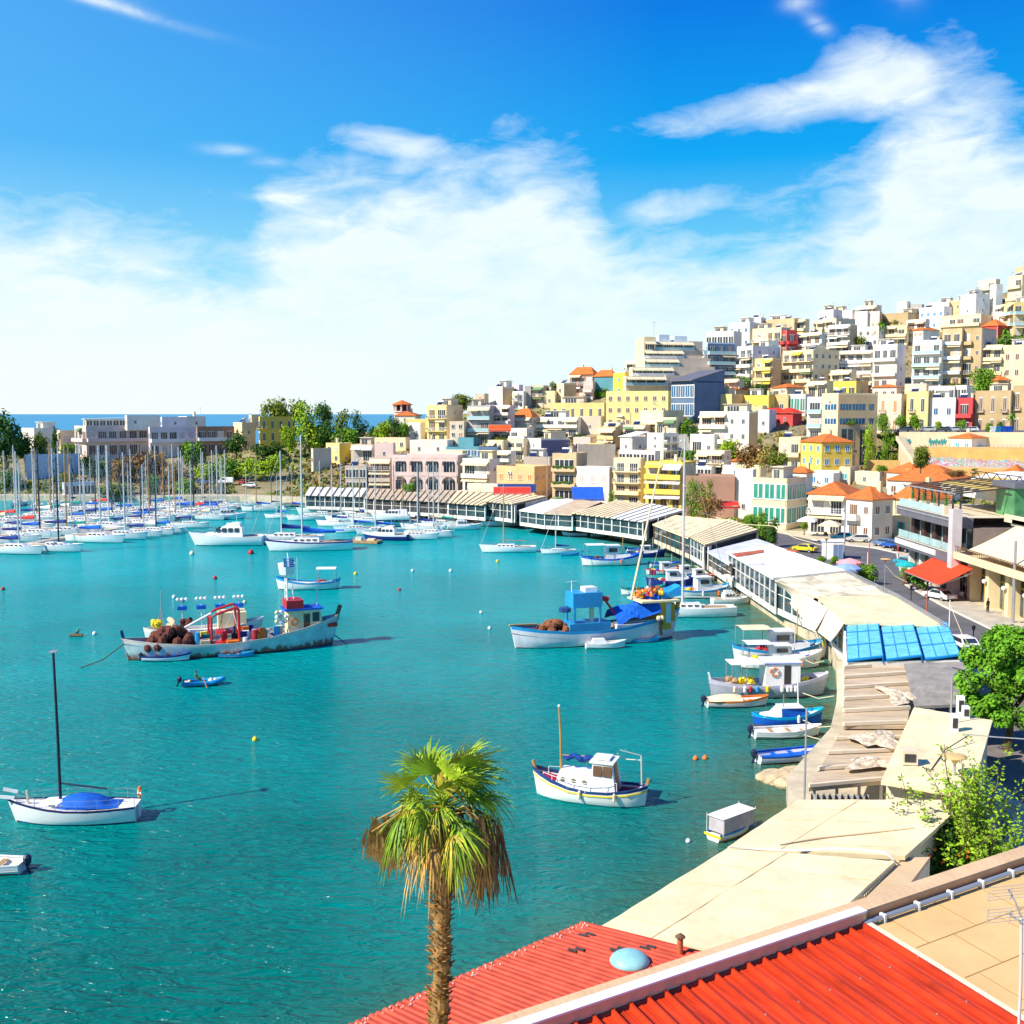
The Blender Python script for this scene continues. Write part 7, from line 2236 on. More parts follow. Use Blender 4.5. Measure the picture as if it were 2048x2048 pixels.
q.tube([(5.6,-.6,4.3),(5.6,-.35,8.0)],.09,6).tube([(5.6,.6,4.3),(5.6,.35,8.0)],.09,6).tube([(6.4,0,5.2),(5.8,0,10.2)],.07,6)
for k in range(5):
 q.bar((5.6,-.55+.04*k,4.8+k*.7),(5.6,.55-.04*k,4.8+k*.7),.06)
q.build('mast',GEL,r)
q=MB()
q.lathe([(.75,7.9),(.95,9.1)],(5.7,0,0),10)
q.v=q.v
q.build('crow_nest',GEL,r)
q=MB()
q.grid([[(5.2+.14*i,-.95+.1*math.sin(i*1.1),8.8+j*.9)for j in(0,1)]for i in range(9)])
fl=q.build('flag',M_AWNW,r)
q=MB()
for k in range(5):
 q.grid([[(5.2+.14*i,-.97+.1*math.sin(i*1.1),8.8+k*.2+j*.1)for j in(0,1)]for i in range(9)])
q.build('stripe',M_BLUEC,fl)
q=MB().bar((7.6,0,6.7),(10.6,0,6.9),.12).bar((8.9,0,4.3),(8.9,0,6.8),.09).bar((8.5,-.3,4.3),(8.9,0,5.6),.06)
q.build('radar_arm',GEL,r)
for k in range(8):
 MB().ball((4.4+(k%3)*.45,-.9+rg.uniform(-.2,.2),3.0+(k//3)*.5),.24,8).build('float',GEL if k%2 else M_AWN,r)
MB().ball((8,0,1.9),.4).ball((10.2,.3,2.4),.5).build('rope_coil',M_SKYB,r)
MB().box(9.9,10.9,-1.0,.6,2.05,2.4).build('crate',M_AWNR,r)
for k in range(34):
 x,y=rg.uniform(-4.2,5.0),rg.uniform(-1.6,1.6)
 if-2.6<x<.6 and abs(y)<.9:
  continue
 m=rg.choice([M_REDP,M_ORANGE,M_SKYB,M_NAVY,wallm('C'),M_YEL,M_TEAL,M_WOOD,GEL,M_BEAM])
 h=rg.uniform(.7,1.7)
 if k%3:
  MB().box(x-.3,x+.35,y-.25,y+.25,.85,.85+h).build('crate',m,r)
 else:
  MB().lathe([(.26,.85),(.28,.9+h*.5),(.26,.85+h)],(x,y,0),9).build('barrel',m,r)
for k in range(5):
 MB().bar((rg.uniform(-3,1),rg.uniform(-1.2,1.2),1.0),(rg.uniform(-3,1),rg.uniform(-1.2,1.2),4.4),.05).build('pole',rg.choice([M_BEAM,M_REDP,GEL]),r)
MB().tube([(L*.5,0,1.0),(L*.5+1.2,-1.2,0)],.06,5).build('anchor_chain',M_BEAM,r)
MB().tube([(-L*.51,0,1.7),(-L*.51-2.2,-.9,.35),(-L*.51-4.2,-1.8,0)],.05,5).build('mooring_rope',M_NET,r)
p2=at(408,1284,0)
r=thing('fishing_boat','white lamp boat with clusters of round lamps moored behind the rusty trawler','fishing boat',p2,R(18))
hull(12,3.6,1.5,'caique',[GEL,HULLW,M_BOOTR],r,.4,.05,deck=.3)
MB().box(1.5,4.5,-1.2,1.2,1.4,3.3).build('wheelhouse',wallm('C'),r)
for k,x in enumerate((-2.2,-.2,1.8,3.8)):
 MB().tube([(x,0,1.5),(x,0,4.8)],.05,5).build('lamp_pole',GEL,r)
 for j in range(3):
  MB().ball((x-.45+j*.45,0,4.85),.2,8).build('lamp',GEL,r)
 MB().box(x-.5,x+.5,-.3,.3,3.7,4.1).build('shade_box',M_BLUEC,r)
MB().tube([(-4.5,0,1.4),(-4.3,0,6.0)],.06,5).tube([(-5,.5,1.4),(-4.4,0,4)],.05,5).tube([(-4,-.5,1.4),(-4.4,0,4)],.05,5).build('mast',M_METAL,r)
for k in range(3):
 q=MB()
 for _ in range(12):
  q.ball((-5+k*1.6+rg.uniform(-.5,.5),rg.uniform(-.8,.8),1.9+rg.uniform(0,.7)),.3,6)
 q.build('fishing_gear',[M_YEL,M_AWN,M_NET][k],r)
p=at(1192,1284,0)
r=thing('fishing_trawler','big fishing boat with sky blue rail, blue tarpaulin and mustard wheelhouse','fishing boat',p,R(19))
L,B,Fb=19.0,4.8,1.65
hull(L,B,Fb,'caique',[M_SKYB,mat('lilac_white_hull',(.66,.66,.72),.5,var=.1,dirt=.3),M_BOOTR],r,.62,.05,deck=.7,deckm=M_DECKT,stripe=.86)
MB().bar((L*.50,0,2.0),(L*.53,0,4.0),.45,.3).build('stem_post',M_MUST,r)
MB().bar((-L*.53,0,2.5),(-L*.36,.3,2.35),.3,.15).build('stern_plank',M_DECKW,r)
q=MB()
for _ in range(50):
 u,v=rg.uniform(-1,1),rg.uniform(-1,1)
 q.ball((-5.0+u*1.9,v*1.2,1.3+(1-u*u)*(1-v*v)*1.2),rg.uniform(.3,.5),7)
q.build('net_pile',mat('brown_net',(.30,.11,.05),.95,var=.5,scale=3,bump=1,bscale=9),r)
q=MB();q.box(-3.2,.2,-1.2,1.2,4.1,5.7)
for x in(-3.0,0):
 for y in(-1.1,1.1):
  q.box(x-.1,x+.1,y-.1,y+.1,1.2,4.1)
q.build('awning_box',M_SKYB,r)
MB().box(-1.6,-.2,-.7,.7,5.7,6.2).build('hatch',GEL,r)
MB().box(-3.6,1.2,-1.3,1.3,1.2,2.4).build('engine_box',M_SKYB,r)
MB().tube([(-.8,-.6,2.4),(-.8,-.6,4.2)],.28,8).build('exhaust',M_AWN,r)
MB().lathe([(.3,0),(.7,.1),(.7,.5),(.3,.6)],(-3.9,-.5,3.6),8).build('winch',M_BOOT,r)
MB().tube([(.3,0,5.6),(2.6,-.8,2.2)],.14,6).tube([(.2,0,4.9),(1.4,0,4.7)],.3,6).build('crane_arm',M_AWNR,r)
MB().tube([(-2.9,0,5.7),(-2.9,0,7.0)],.05,5).bar((-3.5,0,6.8),(-2.3,0,6.9),.06).build('antenna',GEL,r)
G=[]
for i in range(15):
 u=i/14
 row=[]
 for j in range(11):
  v=j/10*2-1
  z=3.1+1.0*(1-v*v)+.5*math.sin(u*9+v*2)*.5+.45*abs(math.sin(u*6+v*3))-1.0*max(0,abs(v)-.6)
  row.append((1.8+u*5.2,v*1.9,z*(0.75+.35*u)))
 G.append(row)
MB().grid(G).build('tarpaulin',M_BLUEC,r)
old_=set(r.children)
hull(4.6,1.4,.6,'skiff',[GEL,M_RAIL,GEL],r,name='stowed_boat')
for o in[k for k in r.children if k not in old_]:
 o.location=(4.0,-1.3,1.5)
 if o.name.startswith('deck'):
  o.name='stowed_boat_thwart'
q=MB();q.box(6.9,11.0-2.6,-1.5,1.5,1.2,4.3,0);q.box(8.4,9.0,-1.2,1.2,2,4.0,0)
wh=q.build('wheelhouse',M_MUST,r)
MB().box(7.7,8.35,-1.54,-1.501,1.9,4.1).build('door',M_RAILG,wh)
MB().box(4.6,9.2,-1.9,1.9,4.3,4.5).build('wheelhouse_roof',wallm('C'),r)
MB().hexa([(7.4,-1.2,4.5),(9.9,-1.0,4.8),(9.9,1.0,4.8),(7.4,1.2,4.5),(7.4,-1.1,4.8),(9.9,-.7,5.9),(9.9,.7,5.9),(7.4,1.1,4.8)]).build('bow_cover',M_SKYB,r)
for k in range(9):
 q=MB()
 for _ in range(5):
  q.ball((4.9+k*.35+rg.uniform(-.2,.2),rg.uniform(-1.3,1.0),4.75+rg.uniform(0,.9)),rg.uniform(.16,.3),7)
 q.build('float',[M_ORANGE,M_YEL,M_REDP,M_ORANGE,GEL,M_ORANGE,M_NET,M_YEL,M_ORANGE][k],r)
MB().tube([(4.4,.5,4.4),(8.3,1.2,20.0)],[.13,.09],6).build('derrick',M_AWN,r)
for k,x in enumerate((6.3,6.5)):
 q=MB().tube([(x,0,4.4),(x+.1,0,7.8)],.03,4)
 q.build('flag_pole',M_METAL,r)
 MB().grid([[(x+.1+i*.15,.05*math.sin(i),7.1+j*.55)for j in(0,1)]for i in range(5)]).build('flag',[M_AWNR,M_BLUEC][k],r)
for x,m in((6.6,M_AWN),(6.9,M_WOOD),(7.0,M_AWN)):
 MB().ball((x,-2.0,2.6 if m is M_AWN else 2.1),.3,8).build('fender',m,r)
MB().tube([(6.6,-2.3,2.4),(6.7,-2.45,.8)],.16,6).build('tyre_rope',M_BLACKB,r)
p=at(1180,1600,0)
r=thing('motor_sailer','white wooden motor sailer with red deck, wheelhouse and furled blue sail, nearest the palm tree','boat',p,R(161))
L,B,Fb=7.3,2.6,.95
q=MB()
hull(L,B,Fb,'caique',[M_BOOT,GEL,mat('boot_green',(.05,.32,.34),.5)],r,.62,.05,deck=.26,deckm=mat('crimson_deck',(.40,.01,.05),.6,var=.2),stripe=.86)
q=MB()
st=stations('caique')
for s in(-1,1):
 prv=None
 for t_,w in st:
  sh_=(abs(t_-.45)/.55)**2
  zs=Fb*(1+.62*sh_*(1.6 if t_>.45 else 1.1))
  rk=.05*L*(max(0,t_-.75)/.25)-.05*L*.6*max(0,.2-t_)/.2
  z_=zs*.76
  pt=((t_-.5)*L+rk*.76-rk*.25,s*(B/2*w*.985+.015),z_)
  if prv:
   q.bar(prv,pt,.03,.09)
  prv=pt
q.build('yellow_stripe',M_YEL,r)
MB().bar((L*.5,0,1.5),(L*.535,0,2.25),.22,.16).build('stem_post',M_MASTW,r)
MB().bar((-L*.5,0,1.2),(-L*.525,0,1.85),.2,.16).build('stern_post',M_MASTW,r)
q=MB()
cabin(q,-.3,2.25,1.0,.7,.85,1.95,0,.35,0,.12)
cb=q.build('cabin',GEL,r)
q=MB()
for s in(-1,1):
 for k in range(3):
  yy=s*(.96-k*.10)
  q.tube([(.15+k*.75,yy-s*.06,1.48),(.15+k*.75,yy+s*.03,1.46)],.14,10)
q.build('porthole',mat('brass_glass',(.25,.22,.12),.2),cb)
q=MB()
q.hexa([(-1.9,-.98,.85),(-.25,-1.02,.85),(-.25,1.02,.85),(-1.9,.98,.85),(-1.6,-.75,2.75),(-.35,-.80,2.75),(-.35,.80,2.75),(-1.6,.75,2.75)])
q.box(-1.75,-.15,-.9,.9,2.75,2.84)
wh=q.build('wheelhouse',GEL,r)
for s in(-1,1):
 for xa,xb in((-.98,-.42),(-.36-1.25,-1.06)):
  y0,y1=s*.925,s*.83
  q=MB().hexa([(xa,y0-.02,1.95),(xb,y0-.02,1.95),(xb,y0+.02,1.95),(xa,y0+.02,1.95),(xa,y1-.02,2.6),(xb,y1-.02,2.6),(xb,y1+.02,2.6),(xa,y1+.02,2.6)])
  q.build('window',mat('brown_glass',(.16,.08,.04),.15,spec=.7),wh)
MB().hexa([(-1.93,-.3,.95),(-1.90,-.3,.95),(-1.90,.35,.95),(-1.93,.35,.95),(-1.68,-.3,2.6),(-1.64,-.3,2.6),(-1.64,.35,2.6),(-1.68,.35,2.6)]).build('door',M_MASTW,wh)
MB().box(-1.4,-.3,-.6,.5,2.9,3.0).build('roof_hatch',GEL,r)
MB().tube([(1.95,0,1.1),(2.0,0,4),(2.12,0,6.0)],[.09,.08,.06],8).build('mast',M_MASTW,r)
MB().ball((2.12,0,6.05),.1).build('mast_cap',GEL,r)
q=MB()
pts=[(1.8-i*.28,.1*math.sin(i*2.2),2.75-.12*math.sin(i*1.7))for i in range(10)]
q.tube(pts,[.1,.16,.2,.17,.22,.25,.18,.14,.1,.06],7)
q.build('furled_sail',mat('deep_blue_sail',(.0,.05,.28),.8,var=.4,scale=4,bump=1,bscale=8),r)
MB().tube([(1.95,0,2.8),(-1.2,0,2.95)],.04,6).build('boom',M_MASTW,r)
q=MB()
for s in(-1,1):
 prv=None
 for x,w in((3.0,.62),(2.3,.95),(1.2,1.22),(0,1.3),(-1.2,1.2),(-2.0,1.0)):
  z=1.1+.10*abs(x)**1.2*.6
  tp=(x,s*w,z+.42)
  q.bar((x,s*w,z-.2),tp,.03)
  if prv:
   q.bar(prv,tp,.03)
  prv=tp
q.build('handrail',GEL,r)
q=MB().tube([(-3.4,.0,1.4),(-3.35,0,3.3)],.05,6).tube([(-3.35,0,3.3),(-2.1,.6,3.7)],.035,5).tube([(-3.35,0,3.0),(-2.2,-.5,2.8),(-1.9,.4,3.4)],.03,5)
q.build('stern_frame',M_ALU,r)
for x in(.35,-1.9):
 MB().lathe([(.03,.1),(.1,0),(.1,-.4),(.03,-.5)],(x,B*.52 if x>0 else B*.47,.95),7).build('fender',M_AWN,r)
p=at(1462,1668,0)
r=thing('canopied_boat','small boat boxed in with grey and white sheets beside the largest cream roof','boat',p,R(40))
hull(5.4,2.2,.7,'skiff',[M_SKYB,GEL,M_YEL],r,.2,.04,deck=.2)
q=MB().box(-2.2,2.2,-.95,.95,.75,2.2)
q.m=[0,1,0,2,1,0]
q.build('sheet_canopy',[mat('grey_sheet',(.50,.46,.50),.8,var=.2),mat('pale_sheet',(.70,.66,.66),.8,var=.1),mat('grey_sheet',(0,0,0))],r)
MB().box(-2.4,2.4,-1.0,1.0,2.2,2.25).build('roof',M_CLOTHW,r)
q=MB()
for x in(-2.4,2.4):
 for s in(-1,1):
  q.bar((x,s*1.0,.6),(x,s*1.0,2.45),.06)
q.build('frame',M_ALU,r)
MB().bar((-2.75,-1.0,.55),(-2.75,1.0,.55),.12,.2).build('yellow_board',M_YEL,r)
r.scale=(.62,.62,.62)
p=at(-36,1742,0)
r=skiff(4.6,hm=GEL,strake=GEL,inner=M_DECK)
r.location,r.rotation_euler,r['label']=p,(0,0,R(178)),'grey white open boat with a dark outboard engine cut by the west picture edge'
r['label']='grey white open boat with dark outboard engine in front of the near yacht'
r=thing('wooden_raft','low wooden raft with crates between the striped yacht and the navy hulled cruiser','raft',at(728,1086,0),R(-12))
MB().box(-3,3.2,-1.6,1.6,.1,.55).build('deck',M_DECKW,r)
MB().box(-1.5,-.3,-.8,.2,.55,1.2).build('crate',M_RAIL,r)
MB().box(.8,2.2,-.5,.7,.55,.9).build('crate',M_AWN,r)
MB().bar((-2.6,0,.6),(-.8,.4,2.0),.12).build('plank',M_DECKW,r)
BU=[('large red mooring buoy before the striped yacht',502,1108,.55,M_REDP),('cream mooring buoy off the wood trimmed motor yacht',384,1109,.45,M_AWN),('red buoy in open water above the rusty trawler',430,1158,.35,M_REDP),('small red buoy behind the lamp boat',365,1203,.25,M_REDP),('small white buoy west of the lamp boat',348,1196,.28,GEL),('cream buoy over the rusty trawler',489,1206,.26,M_AWN),('yellow buoy east of the canopied blue boat',711,1149,.3,M_YEL),('red buoy in mid harbour',799,1181,.25,M_REDP),('grey buoy in mid harbour',825,1143,.28,M_RAIL),('white buoy in mid harbour',901,1143,.28,GEL),('white buoy beside the drifting log',189,1269,.25,GEL),('red buoy behind the big fishing boat',1182,1186,.3,M_REDP),('yellow buoy beside the small white yacht',995,1124,.28,M_YEL),('small dark buoy near the canopied fishing boat',1166,1103,.2,M_BOOT),('small white buoy off the big fishing boat stern',979,1258,.22,GEL),('lone yellow buoy in the near water',510,1481,.22,M_YEL),('red topped buoy behind the motor sailer',1176,1521,.2,M_ORANGE),('orange float, western one of the close pair',1391,1519,.2,M_ORANGE),('orange float, eastern one of the close pair',1410,1518,.2,M_ORANGE),('white buoy beside the sheeted boat',1376,1684,.15,GEL),('white buoy near the quay fishing boats',762+200,1226,.2,GEL),('red buoy at the west picture edge',0+6,1180,.3,M_REDP)]
for lb,x,y,rr,m in BU:
 lb=lb.replace(' at the west picture edge',' off the first marina yacht')
 p=at(x,y,0)
 o=MB().lathe([(.01,-rr*.5),(rr*.8,-rr*.2),(rr,rr*.35),(rr*.8,rr),(rr*.35,rr*1.35),(rr*.12,rr*1.4),(rr*.12,rr*1.7),(.01,rr*1.7)],(0,0,0),10).build('mooring_buoy',m,None,p,smooth=True)
 tag(o,lb,'buoy','mooring buoys')
p=at(152,1273,0)
o=MB().tube([(-.7,0,.1),(.7,.1,.12)],.2,7).build('floating_log',M_WOOD,None,p)
tag(o,'brown drifting log in open water','log')
b_=thing('cormorant','dark bird perched on the drifting log','bird',(p.x+.2,p.y,.3))
b_2=MB().tube([(-.35,0,.05),(-.15,0,.14),(.05,0,.25),(.15,0,.42),(.18,0,.55),(.28,0,.57),(.36,0,.55)],[.03,.09,.12,.06,.05,.04,.01],7).tube([(0,.04,.18),(0,.04,-.02)],.02,4).tube([(0,-.04,.18),(0,-.04,-.02)],.02,4)
b_2 .build('body',M_BLACKB,b_,smooth=True)
for i,(x,y,s)in enumerate(((1556,1556,1.1),(1578,1548,.9),(1572,1566,.8),(1600,1562,1.2),(1625,1552,1.3),(1592,1545,.8))):
 rr=random.Random(i)
 bm=bmesh.new()
 bmesh.ops.create_icosphere(bm,subdivisions=3,radius=s)
 for v in bm.verts:
  k=1+.16*math.sin(v.co.x*4+i)*math.cos(v.co.y*3.3+i*2)+rr.uniform(-.03,.03)
  v.co=Vector((v.co.x*k*1.25,v.co.y*k,v.co.z*k*.5))
 me=bpy.data.meshes.new('rock')
 bm.to_mesh(me)
 me.materials.append(mat('pale_rock',(.62,.48,.30),.9,var=.3,scale=1.2,bump=.7,bscale=3))
 o=put(me,'rock',None,at(x,y,.15),i)
 tag(o,['westernmost pale boulder','flat boulder touching the blue open boat','small front boulder','large boulder beside the mast foot','boulder half under the slatted roof','small back boulder'][i]+' at the derelict deck','rock','boulders at the derelict deck')
 # foliage
def leafm(k,c,var=.5,sc=.8):
 m=mat('leaf_'+k,c,.75,var=var,scale=sc,spec=.2)
 return m
LEAF=dict(lime=leafm('lime',(.34,.52,.02)),mid=leafm('mid',(.17,.36,.02)),dark=leafm('dark',(.06,.16,.02)),olive=leafm('olive',(.22,.28,.03)),pine=leafm('pine',(.08,.19,.03)),dry=leafm('dry',(.36,.20,.06)),straw=leafm('straw',(.45,.36,.08)),crimson=leafm('crimson',(.16,.02,.04)))
M_BARK=mat('bark',(.16,.10,.06),.95,var=.4,scale=2,bump=1,bscale=6)
def crown_mesh(name,m,blobs,n,s,seed,up=.35):
 """leaf clumps: small faces spread through several uneven blobs of a unit crown"""
 rg=random.Random(seed)
 q=MB()
 tot=sum(b[3]**2 for b in blobs)
 for bx,by,bz,br in blobs:
  k=int(n*br*br/tot)
  for _ in range(k):
   v=Vector((rg.gauss(0,1),rg.gauss(0,1),rg.gauss(0,1))).normalized()
   r=br*(rg.random()**.4)*(1+.22*math.sin(5*v.x+bx*9)*math.cos(4*v.z+by*7))
   p=Vector((bx,by,bz))+v*r
   nrm=(v+Vector((rg.gauss(0,.6),rg.gauss(0,.6),rg.gauss(0,.6)+up))).normalized()
   a=nrm.orthogonal().normalized()
   an=rg.uniform(0,2*PI)
   b=nrm.cross(a)
   u=(a*math.cos(an)+b*math.sin(an))*s*rg.uniform(.6,1.4)
   w=(b*math.cos(an)-a*math.sin(an))*s*rg.uniform(.35,.8)
   q.quad(p-u,p-w*.9,p+u,p+w*.9)
 return q.mesh(name,m)
def blobset(kind,seed):
 rg=random.Random(seed)
 if kind=='round':
  return[(0,0,.45,.40)]+[(rg.uniform(-.28,.28),rg.uniform(-.28,.28),rg.uniform(.18,.80),rg.uniform(.18,.28))for _ in range(12)]
 if kind=='tall':
  return[(rg.uniform(-.24,.24),rg.uniform(-.24,.24),0.08+i*.072,rg.uniform(.20,.30)*(1.15-i*.03))for i in range(12)]
 if kind=='umbrella':
  return[(rg.uniform(-.40,.40),rg.uniform(-.40,.40),rg.uniform(.40,.84),rg.uniform(.18,.27))for _ in range(16)]
 if kind=='cone':
  return[(0,0,.12+i*.1,.30*(1-i*.1)+.02)for i in range(9)]
 if kind=='hedge':
  return[(rg.uniform(-.42,.42),rg.uniform(-.2,.2),rg.uniform(.12,.55),rg.uniform(.18,.3))for _ in range(12)]
 return[(0,0,.4,.4)]
_CR={}
def tree(label,x,yb,wpx,hpx,kind,leaf,D=None,cat='tree',name='tree',group=None,n=1500,s=.05,p=None):
 p=p or(atd(x,yb,D)if D else ground(x,yb))
 k=p.y/F
 w,h=wpx*k*1.15,hpx*k*1.04
 key=(kind,leaf,(int(x)%3))
 if key not in _CR:
  _CR[key]=crown_mesh('crown',LEAF[leaf],blobset(kind,int(x)),n,s,int(x))
 root=thing(name,label,cat,(p.x,p.y,p.z-.3),(x*1.7)%6.28,group)
 put(_CR[key],'crown',root,(0,0,0),0,(w,w,h))
 q=MB()
 if kind!='hedge':
  th=h*(.68 if kind=='umbrella' else.5)
  q.tube([(0,0,-1),(w*.01,0,th*.5),(0,w*.02,th)],[max(.12,w*.035),w*.028,w*.015],7)
  for i in range(4):
   a=i*1.6+x
   q.tube([(0,0,th*.6),(w*.2*math.cos(a),w*.2*math.sin(a),th*1.15)],[w*.016,w*.006],5)
  q.build('trunk',M_BARK,root)
 return root
def zt_(ox,oy,s,lst):
 for e in lst:
  if len(e)==2:
   e,k_=e
  else:
   k_={}
   e=e if len(e)==7 else e[0]
  x0,x1,y0,y1,kind,leaf,label=e
  tree(label,ox+(x0+x1)/2/s,oy+y1/s,(x1-x0)/s,(y1-y0)/s,kind,leaf,**k_)
zt_(480,760,3.715,[((390,640,150,500,'tall','lime','tall bright green tree with twin tops beside the yellow villa'),dict(D=372,n=2200,s=.035)),((215,430,150,470,'umbrella','olive','umbrella pine rising behind the yellow villa'),dict(D=392)),((520,700,300,540,'round','olive','wide olive mass of foliage joining the cape trees'),dict(D=376,n=2600,s=.04)),((690,900,330,540,'round','mid','wide green mass of foliage under the dense olive green tree'),dict(D=368,n=2600,s=.04)),((250,420,190,420,'round','lime','broad light green tree top behind the yellow villa'),dict(D=394,n=2600,s=.04)),((560,680,160,420,'umbrella','pine','small umbrella pine behind the twin topped green tree'),dict(D=394)),((300,420,320,520,'round','lime','low light green tree at the foot of the yellow villa'),dict(D=366)),((655,830,215,500,'tall','olive','dense olive green tree in the middle of the cape'),dict(D=374,n=1500,s=.04)),((810,960,235,500,'tall','dark','dark green tree east of the dense olive green one'),dict(D=375,n=1500,s=.04)),((560,700,300,520,'round','dark','dark shrubby tree between the lime and olive green trees'),dict(D=370)),((930,1030,330,500,'round','dark','dark green tree below the closed parasol'),dict(D=372)),((1000,1140,285,440,'round','lime','yellow green tree west of the colonnaded wing'),dict(D=372)),((1110,1210,270,440,'round','dark','dark round tree touching the small white house'),dict(D=371)),((1190,1260,300,420,'round','mid','green tree at the corner of the colonnaded wing'),dict(D=370)),((1565,1735,95,230,'round','olive','spreading pine on the skyline behind the pale yellow house')),((680,960,725,870,'hedge','olive','clipped olive hedge below the lilac terraces'),dict(cat='hedge',name='hedge',D=300)),((1205,1305,745,860,'round','mid','small green tree before the arcaded hotel'),dict(D=282)),((100,300,410,560,'hedge','dark','dark shrubs under the yellow villa'),dict(cat='shrub',name='shrub',D=360)),])
zt_(0,760,3.715,[((-70,160,235,620,'round','dark','big dark pine at the west edge above the marina'),dict(D=345,n=1800,s=.04)),((130,260,390,600,'round','dark','dark round tree next to the big dark pine'),dict(D=350)),((230,360,380,600,'round','olive','olive green tree behind the pale blue club house'),dict(D=352)),((365,455,345,520,'cone','pine','small dark conifer before the cream pavilion'),dict(D=360)),((440,560,460,600,'round','mid','green tree under the cream pavilion'),dict(D=356)),((590,690,545,680,'round','dark','dark round shrub at the end of the club house'),dict(D=350,cat='shrub',name='shrub')),((690,960,540,700,'hedge','dark','dark hedge along the foot of the rose block'),dict(D=352,cat='hedge',name='hedge')),((820,1020,560,760,'round','dry','brown leafless bush west of the orange tinted one'),dict(D=340,cat='shrub',name='shrub')),((1010,1210,520,720,'round','dry','rust brown bush below the lilac grey block'),dict(D=342,cat='shrub',name='shrub')),((1090,1240,520,640,'round','straw','yellow autumn tree under the lilac grey block'),dict(D=345)),((1240,1370,590,780,'round','dry','orange brown bush beside the round green tree'),dict(D=338,cat='shrub',name='shrub')),((1365,1550,440,650,'round','mid','round bright green tree before the brown brick block'),dict(D=348,n=1300)),((1080,1195,680,860,'round','mid','green tree standing among the inner masts'),dict(D=318)),((1430,1640,560,720,'hedge','lime','bright green bank of shrubs west of the car park'),dict(D=345,cat='hedge',name='hedge')),((1600,1800,500,720,'hedge','mid','tall green bank of shrubs over the car park'),dict(D=342,cat='hedge',name='hedge')),((1770,1990,520,710,'hedge','lime','bright green shrubs above the grey boat sheds'),dict(D=338,cat='hedge',name='hedge')),((1940,2130,500,700,'hedge','lime','bright green shrubs beside the stone hut'),dict(D=336,cat='hedge',name='hedge')),((1680,1830,380,560,'round','dark','dark tree between the brick block and the cream villa'),dict(D=362)),((440,560,655,800,'round','olive','olive shrub beside the low pale blue hut'),dict(D=322,cat='shrub',name='shrub')),((-20,180,600,820,'hedge','dark','dark bank of shrubs at the west edge of the marina'),dict(D=330,cat='hedge',name='hedge')),((680,1000,700,870,'hedge','olive','olive green bank behind the inner masts'),dict(D=316,cat='hedge',name='hedge')),((1290,1480,680,840,'hedge','mid','green bank below the orange brown bush'),dict(D=322,cat='hedge',name='hedge')),])
zt_(960,740,6.44,[((1440,1700,185,330,'hedge','mid','green shrubs hanging over the wall beside the mustard villa'),dict(cat='shrub',name='shrub')),((1555,1775,580,760,'round','mid','round green tree below the long low cream house')),((870,1010,140,300,'round','olive','wispy pine on the skyline behind the tan terraced house')),((40,320,810,920,'hedge','olive','leafy balcony garden of the rose apartment house'),dict(cat='shrub',name='shrub')),((1150,1330,810,900,'round','dark','dark green tree beside the low rose house')),])
zt_(960,640,3.715,[((1455,1570,730,880,'tall','mid','green tree under the glass sail east of the loggia house')),((1540,1660,770,960,'round','dark','dark green overgrown terrace beside the modern villa')),((1755,1940,880,1050,'round','lime','bright lime tree in front of the modern villa carport'),dict(n=1400)),((1495,1640,1175,1460,'tall','mid','tall green shrub between the yellow block and the brick restaurant'),dict(D=226,n=1600,s=.035)),((1600,1745,1175,1460,'tall','olive','flowering olive green shrub before the brick restaurant'),dict(D=224,n=1600,s=.035)),((1620,1790,1290,1480,'round','dry','brown dead branches of a bush beside the brick restaurant'),dict(D=219,n=700)),((1490,1600,950,1050,'round','mid','green tree beside the white mast on the slope')),((520,680,1290,1340,'hedge','mid','potted greenery at the foot of the flower balconies'),dict(D=262,cat='shrub',name='shrub')),((950,1020,1260,1350,'tall','mid','narrow green climber beside the blue awning'),dict(D=258,cat='shrub',name='shrub')),])
zt_(1240,560,4.6,[((1035,1215,870,1000,'round','mid','green tree below the violet grey end wall')),((1215,1360,945,1080,'round','dark','dark tree beside the orange tiled white house')),((1825,1910,420,590,'cone','dark','dark conifer among the white terraces'),dict(n=1000,s=.05)),((1110,1240,470,540,'hedge','lime','lime roof shrubs on the skyline'),dict(cat='shrub',name='shrub')),((920,1030,1125,1215,'round','crimson','crimson bougainvillea on the modern villa roof'),dict(cat='shrub',name='shrub')),((1150,1230,1010,1080,'round','lime','small lime shrub on the ochre terrace'),dict(cat='shrub',name='shrub')),((1420,1640,1360,1480,'hedge','straw','dry yellow scrub on the rocky slope under the red pavilion'),dict(cat='shrub',name='shrub')),])
zt_(1628,520,4.6,[((1450,1680,965,1230,'round','mid','large green tree by the pale cream corner block'),dict(n=1600,s=.045)),((1640,1940,630,790,'hedge','mid','green roof garden with palms at the east edge'),dict(cat='shrub',name='shrub')),((365,475,690,830,'round','olive','olive tree beside the tan end wall')),((230,560,1200,1265,'hedge','lime','plants trailing over the roof of the modern block'),dict(cat='shrub',name='shrub')),((660,790,520,600,'hedge','olive','olive shrubs under the sand coloured house'),dict(cat='shrub',name='shrub')),((1165,1400,1100,1180,'hedge','olive','shrubs below the tan block with white slabs'),dict(cat='shrub',name='shrub')),((830,1010,1180,1250,'hedge','lime','yellow green climber on the stone house'),dict(cat='shrub',name='shrub')),])
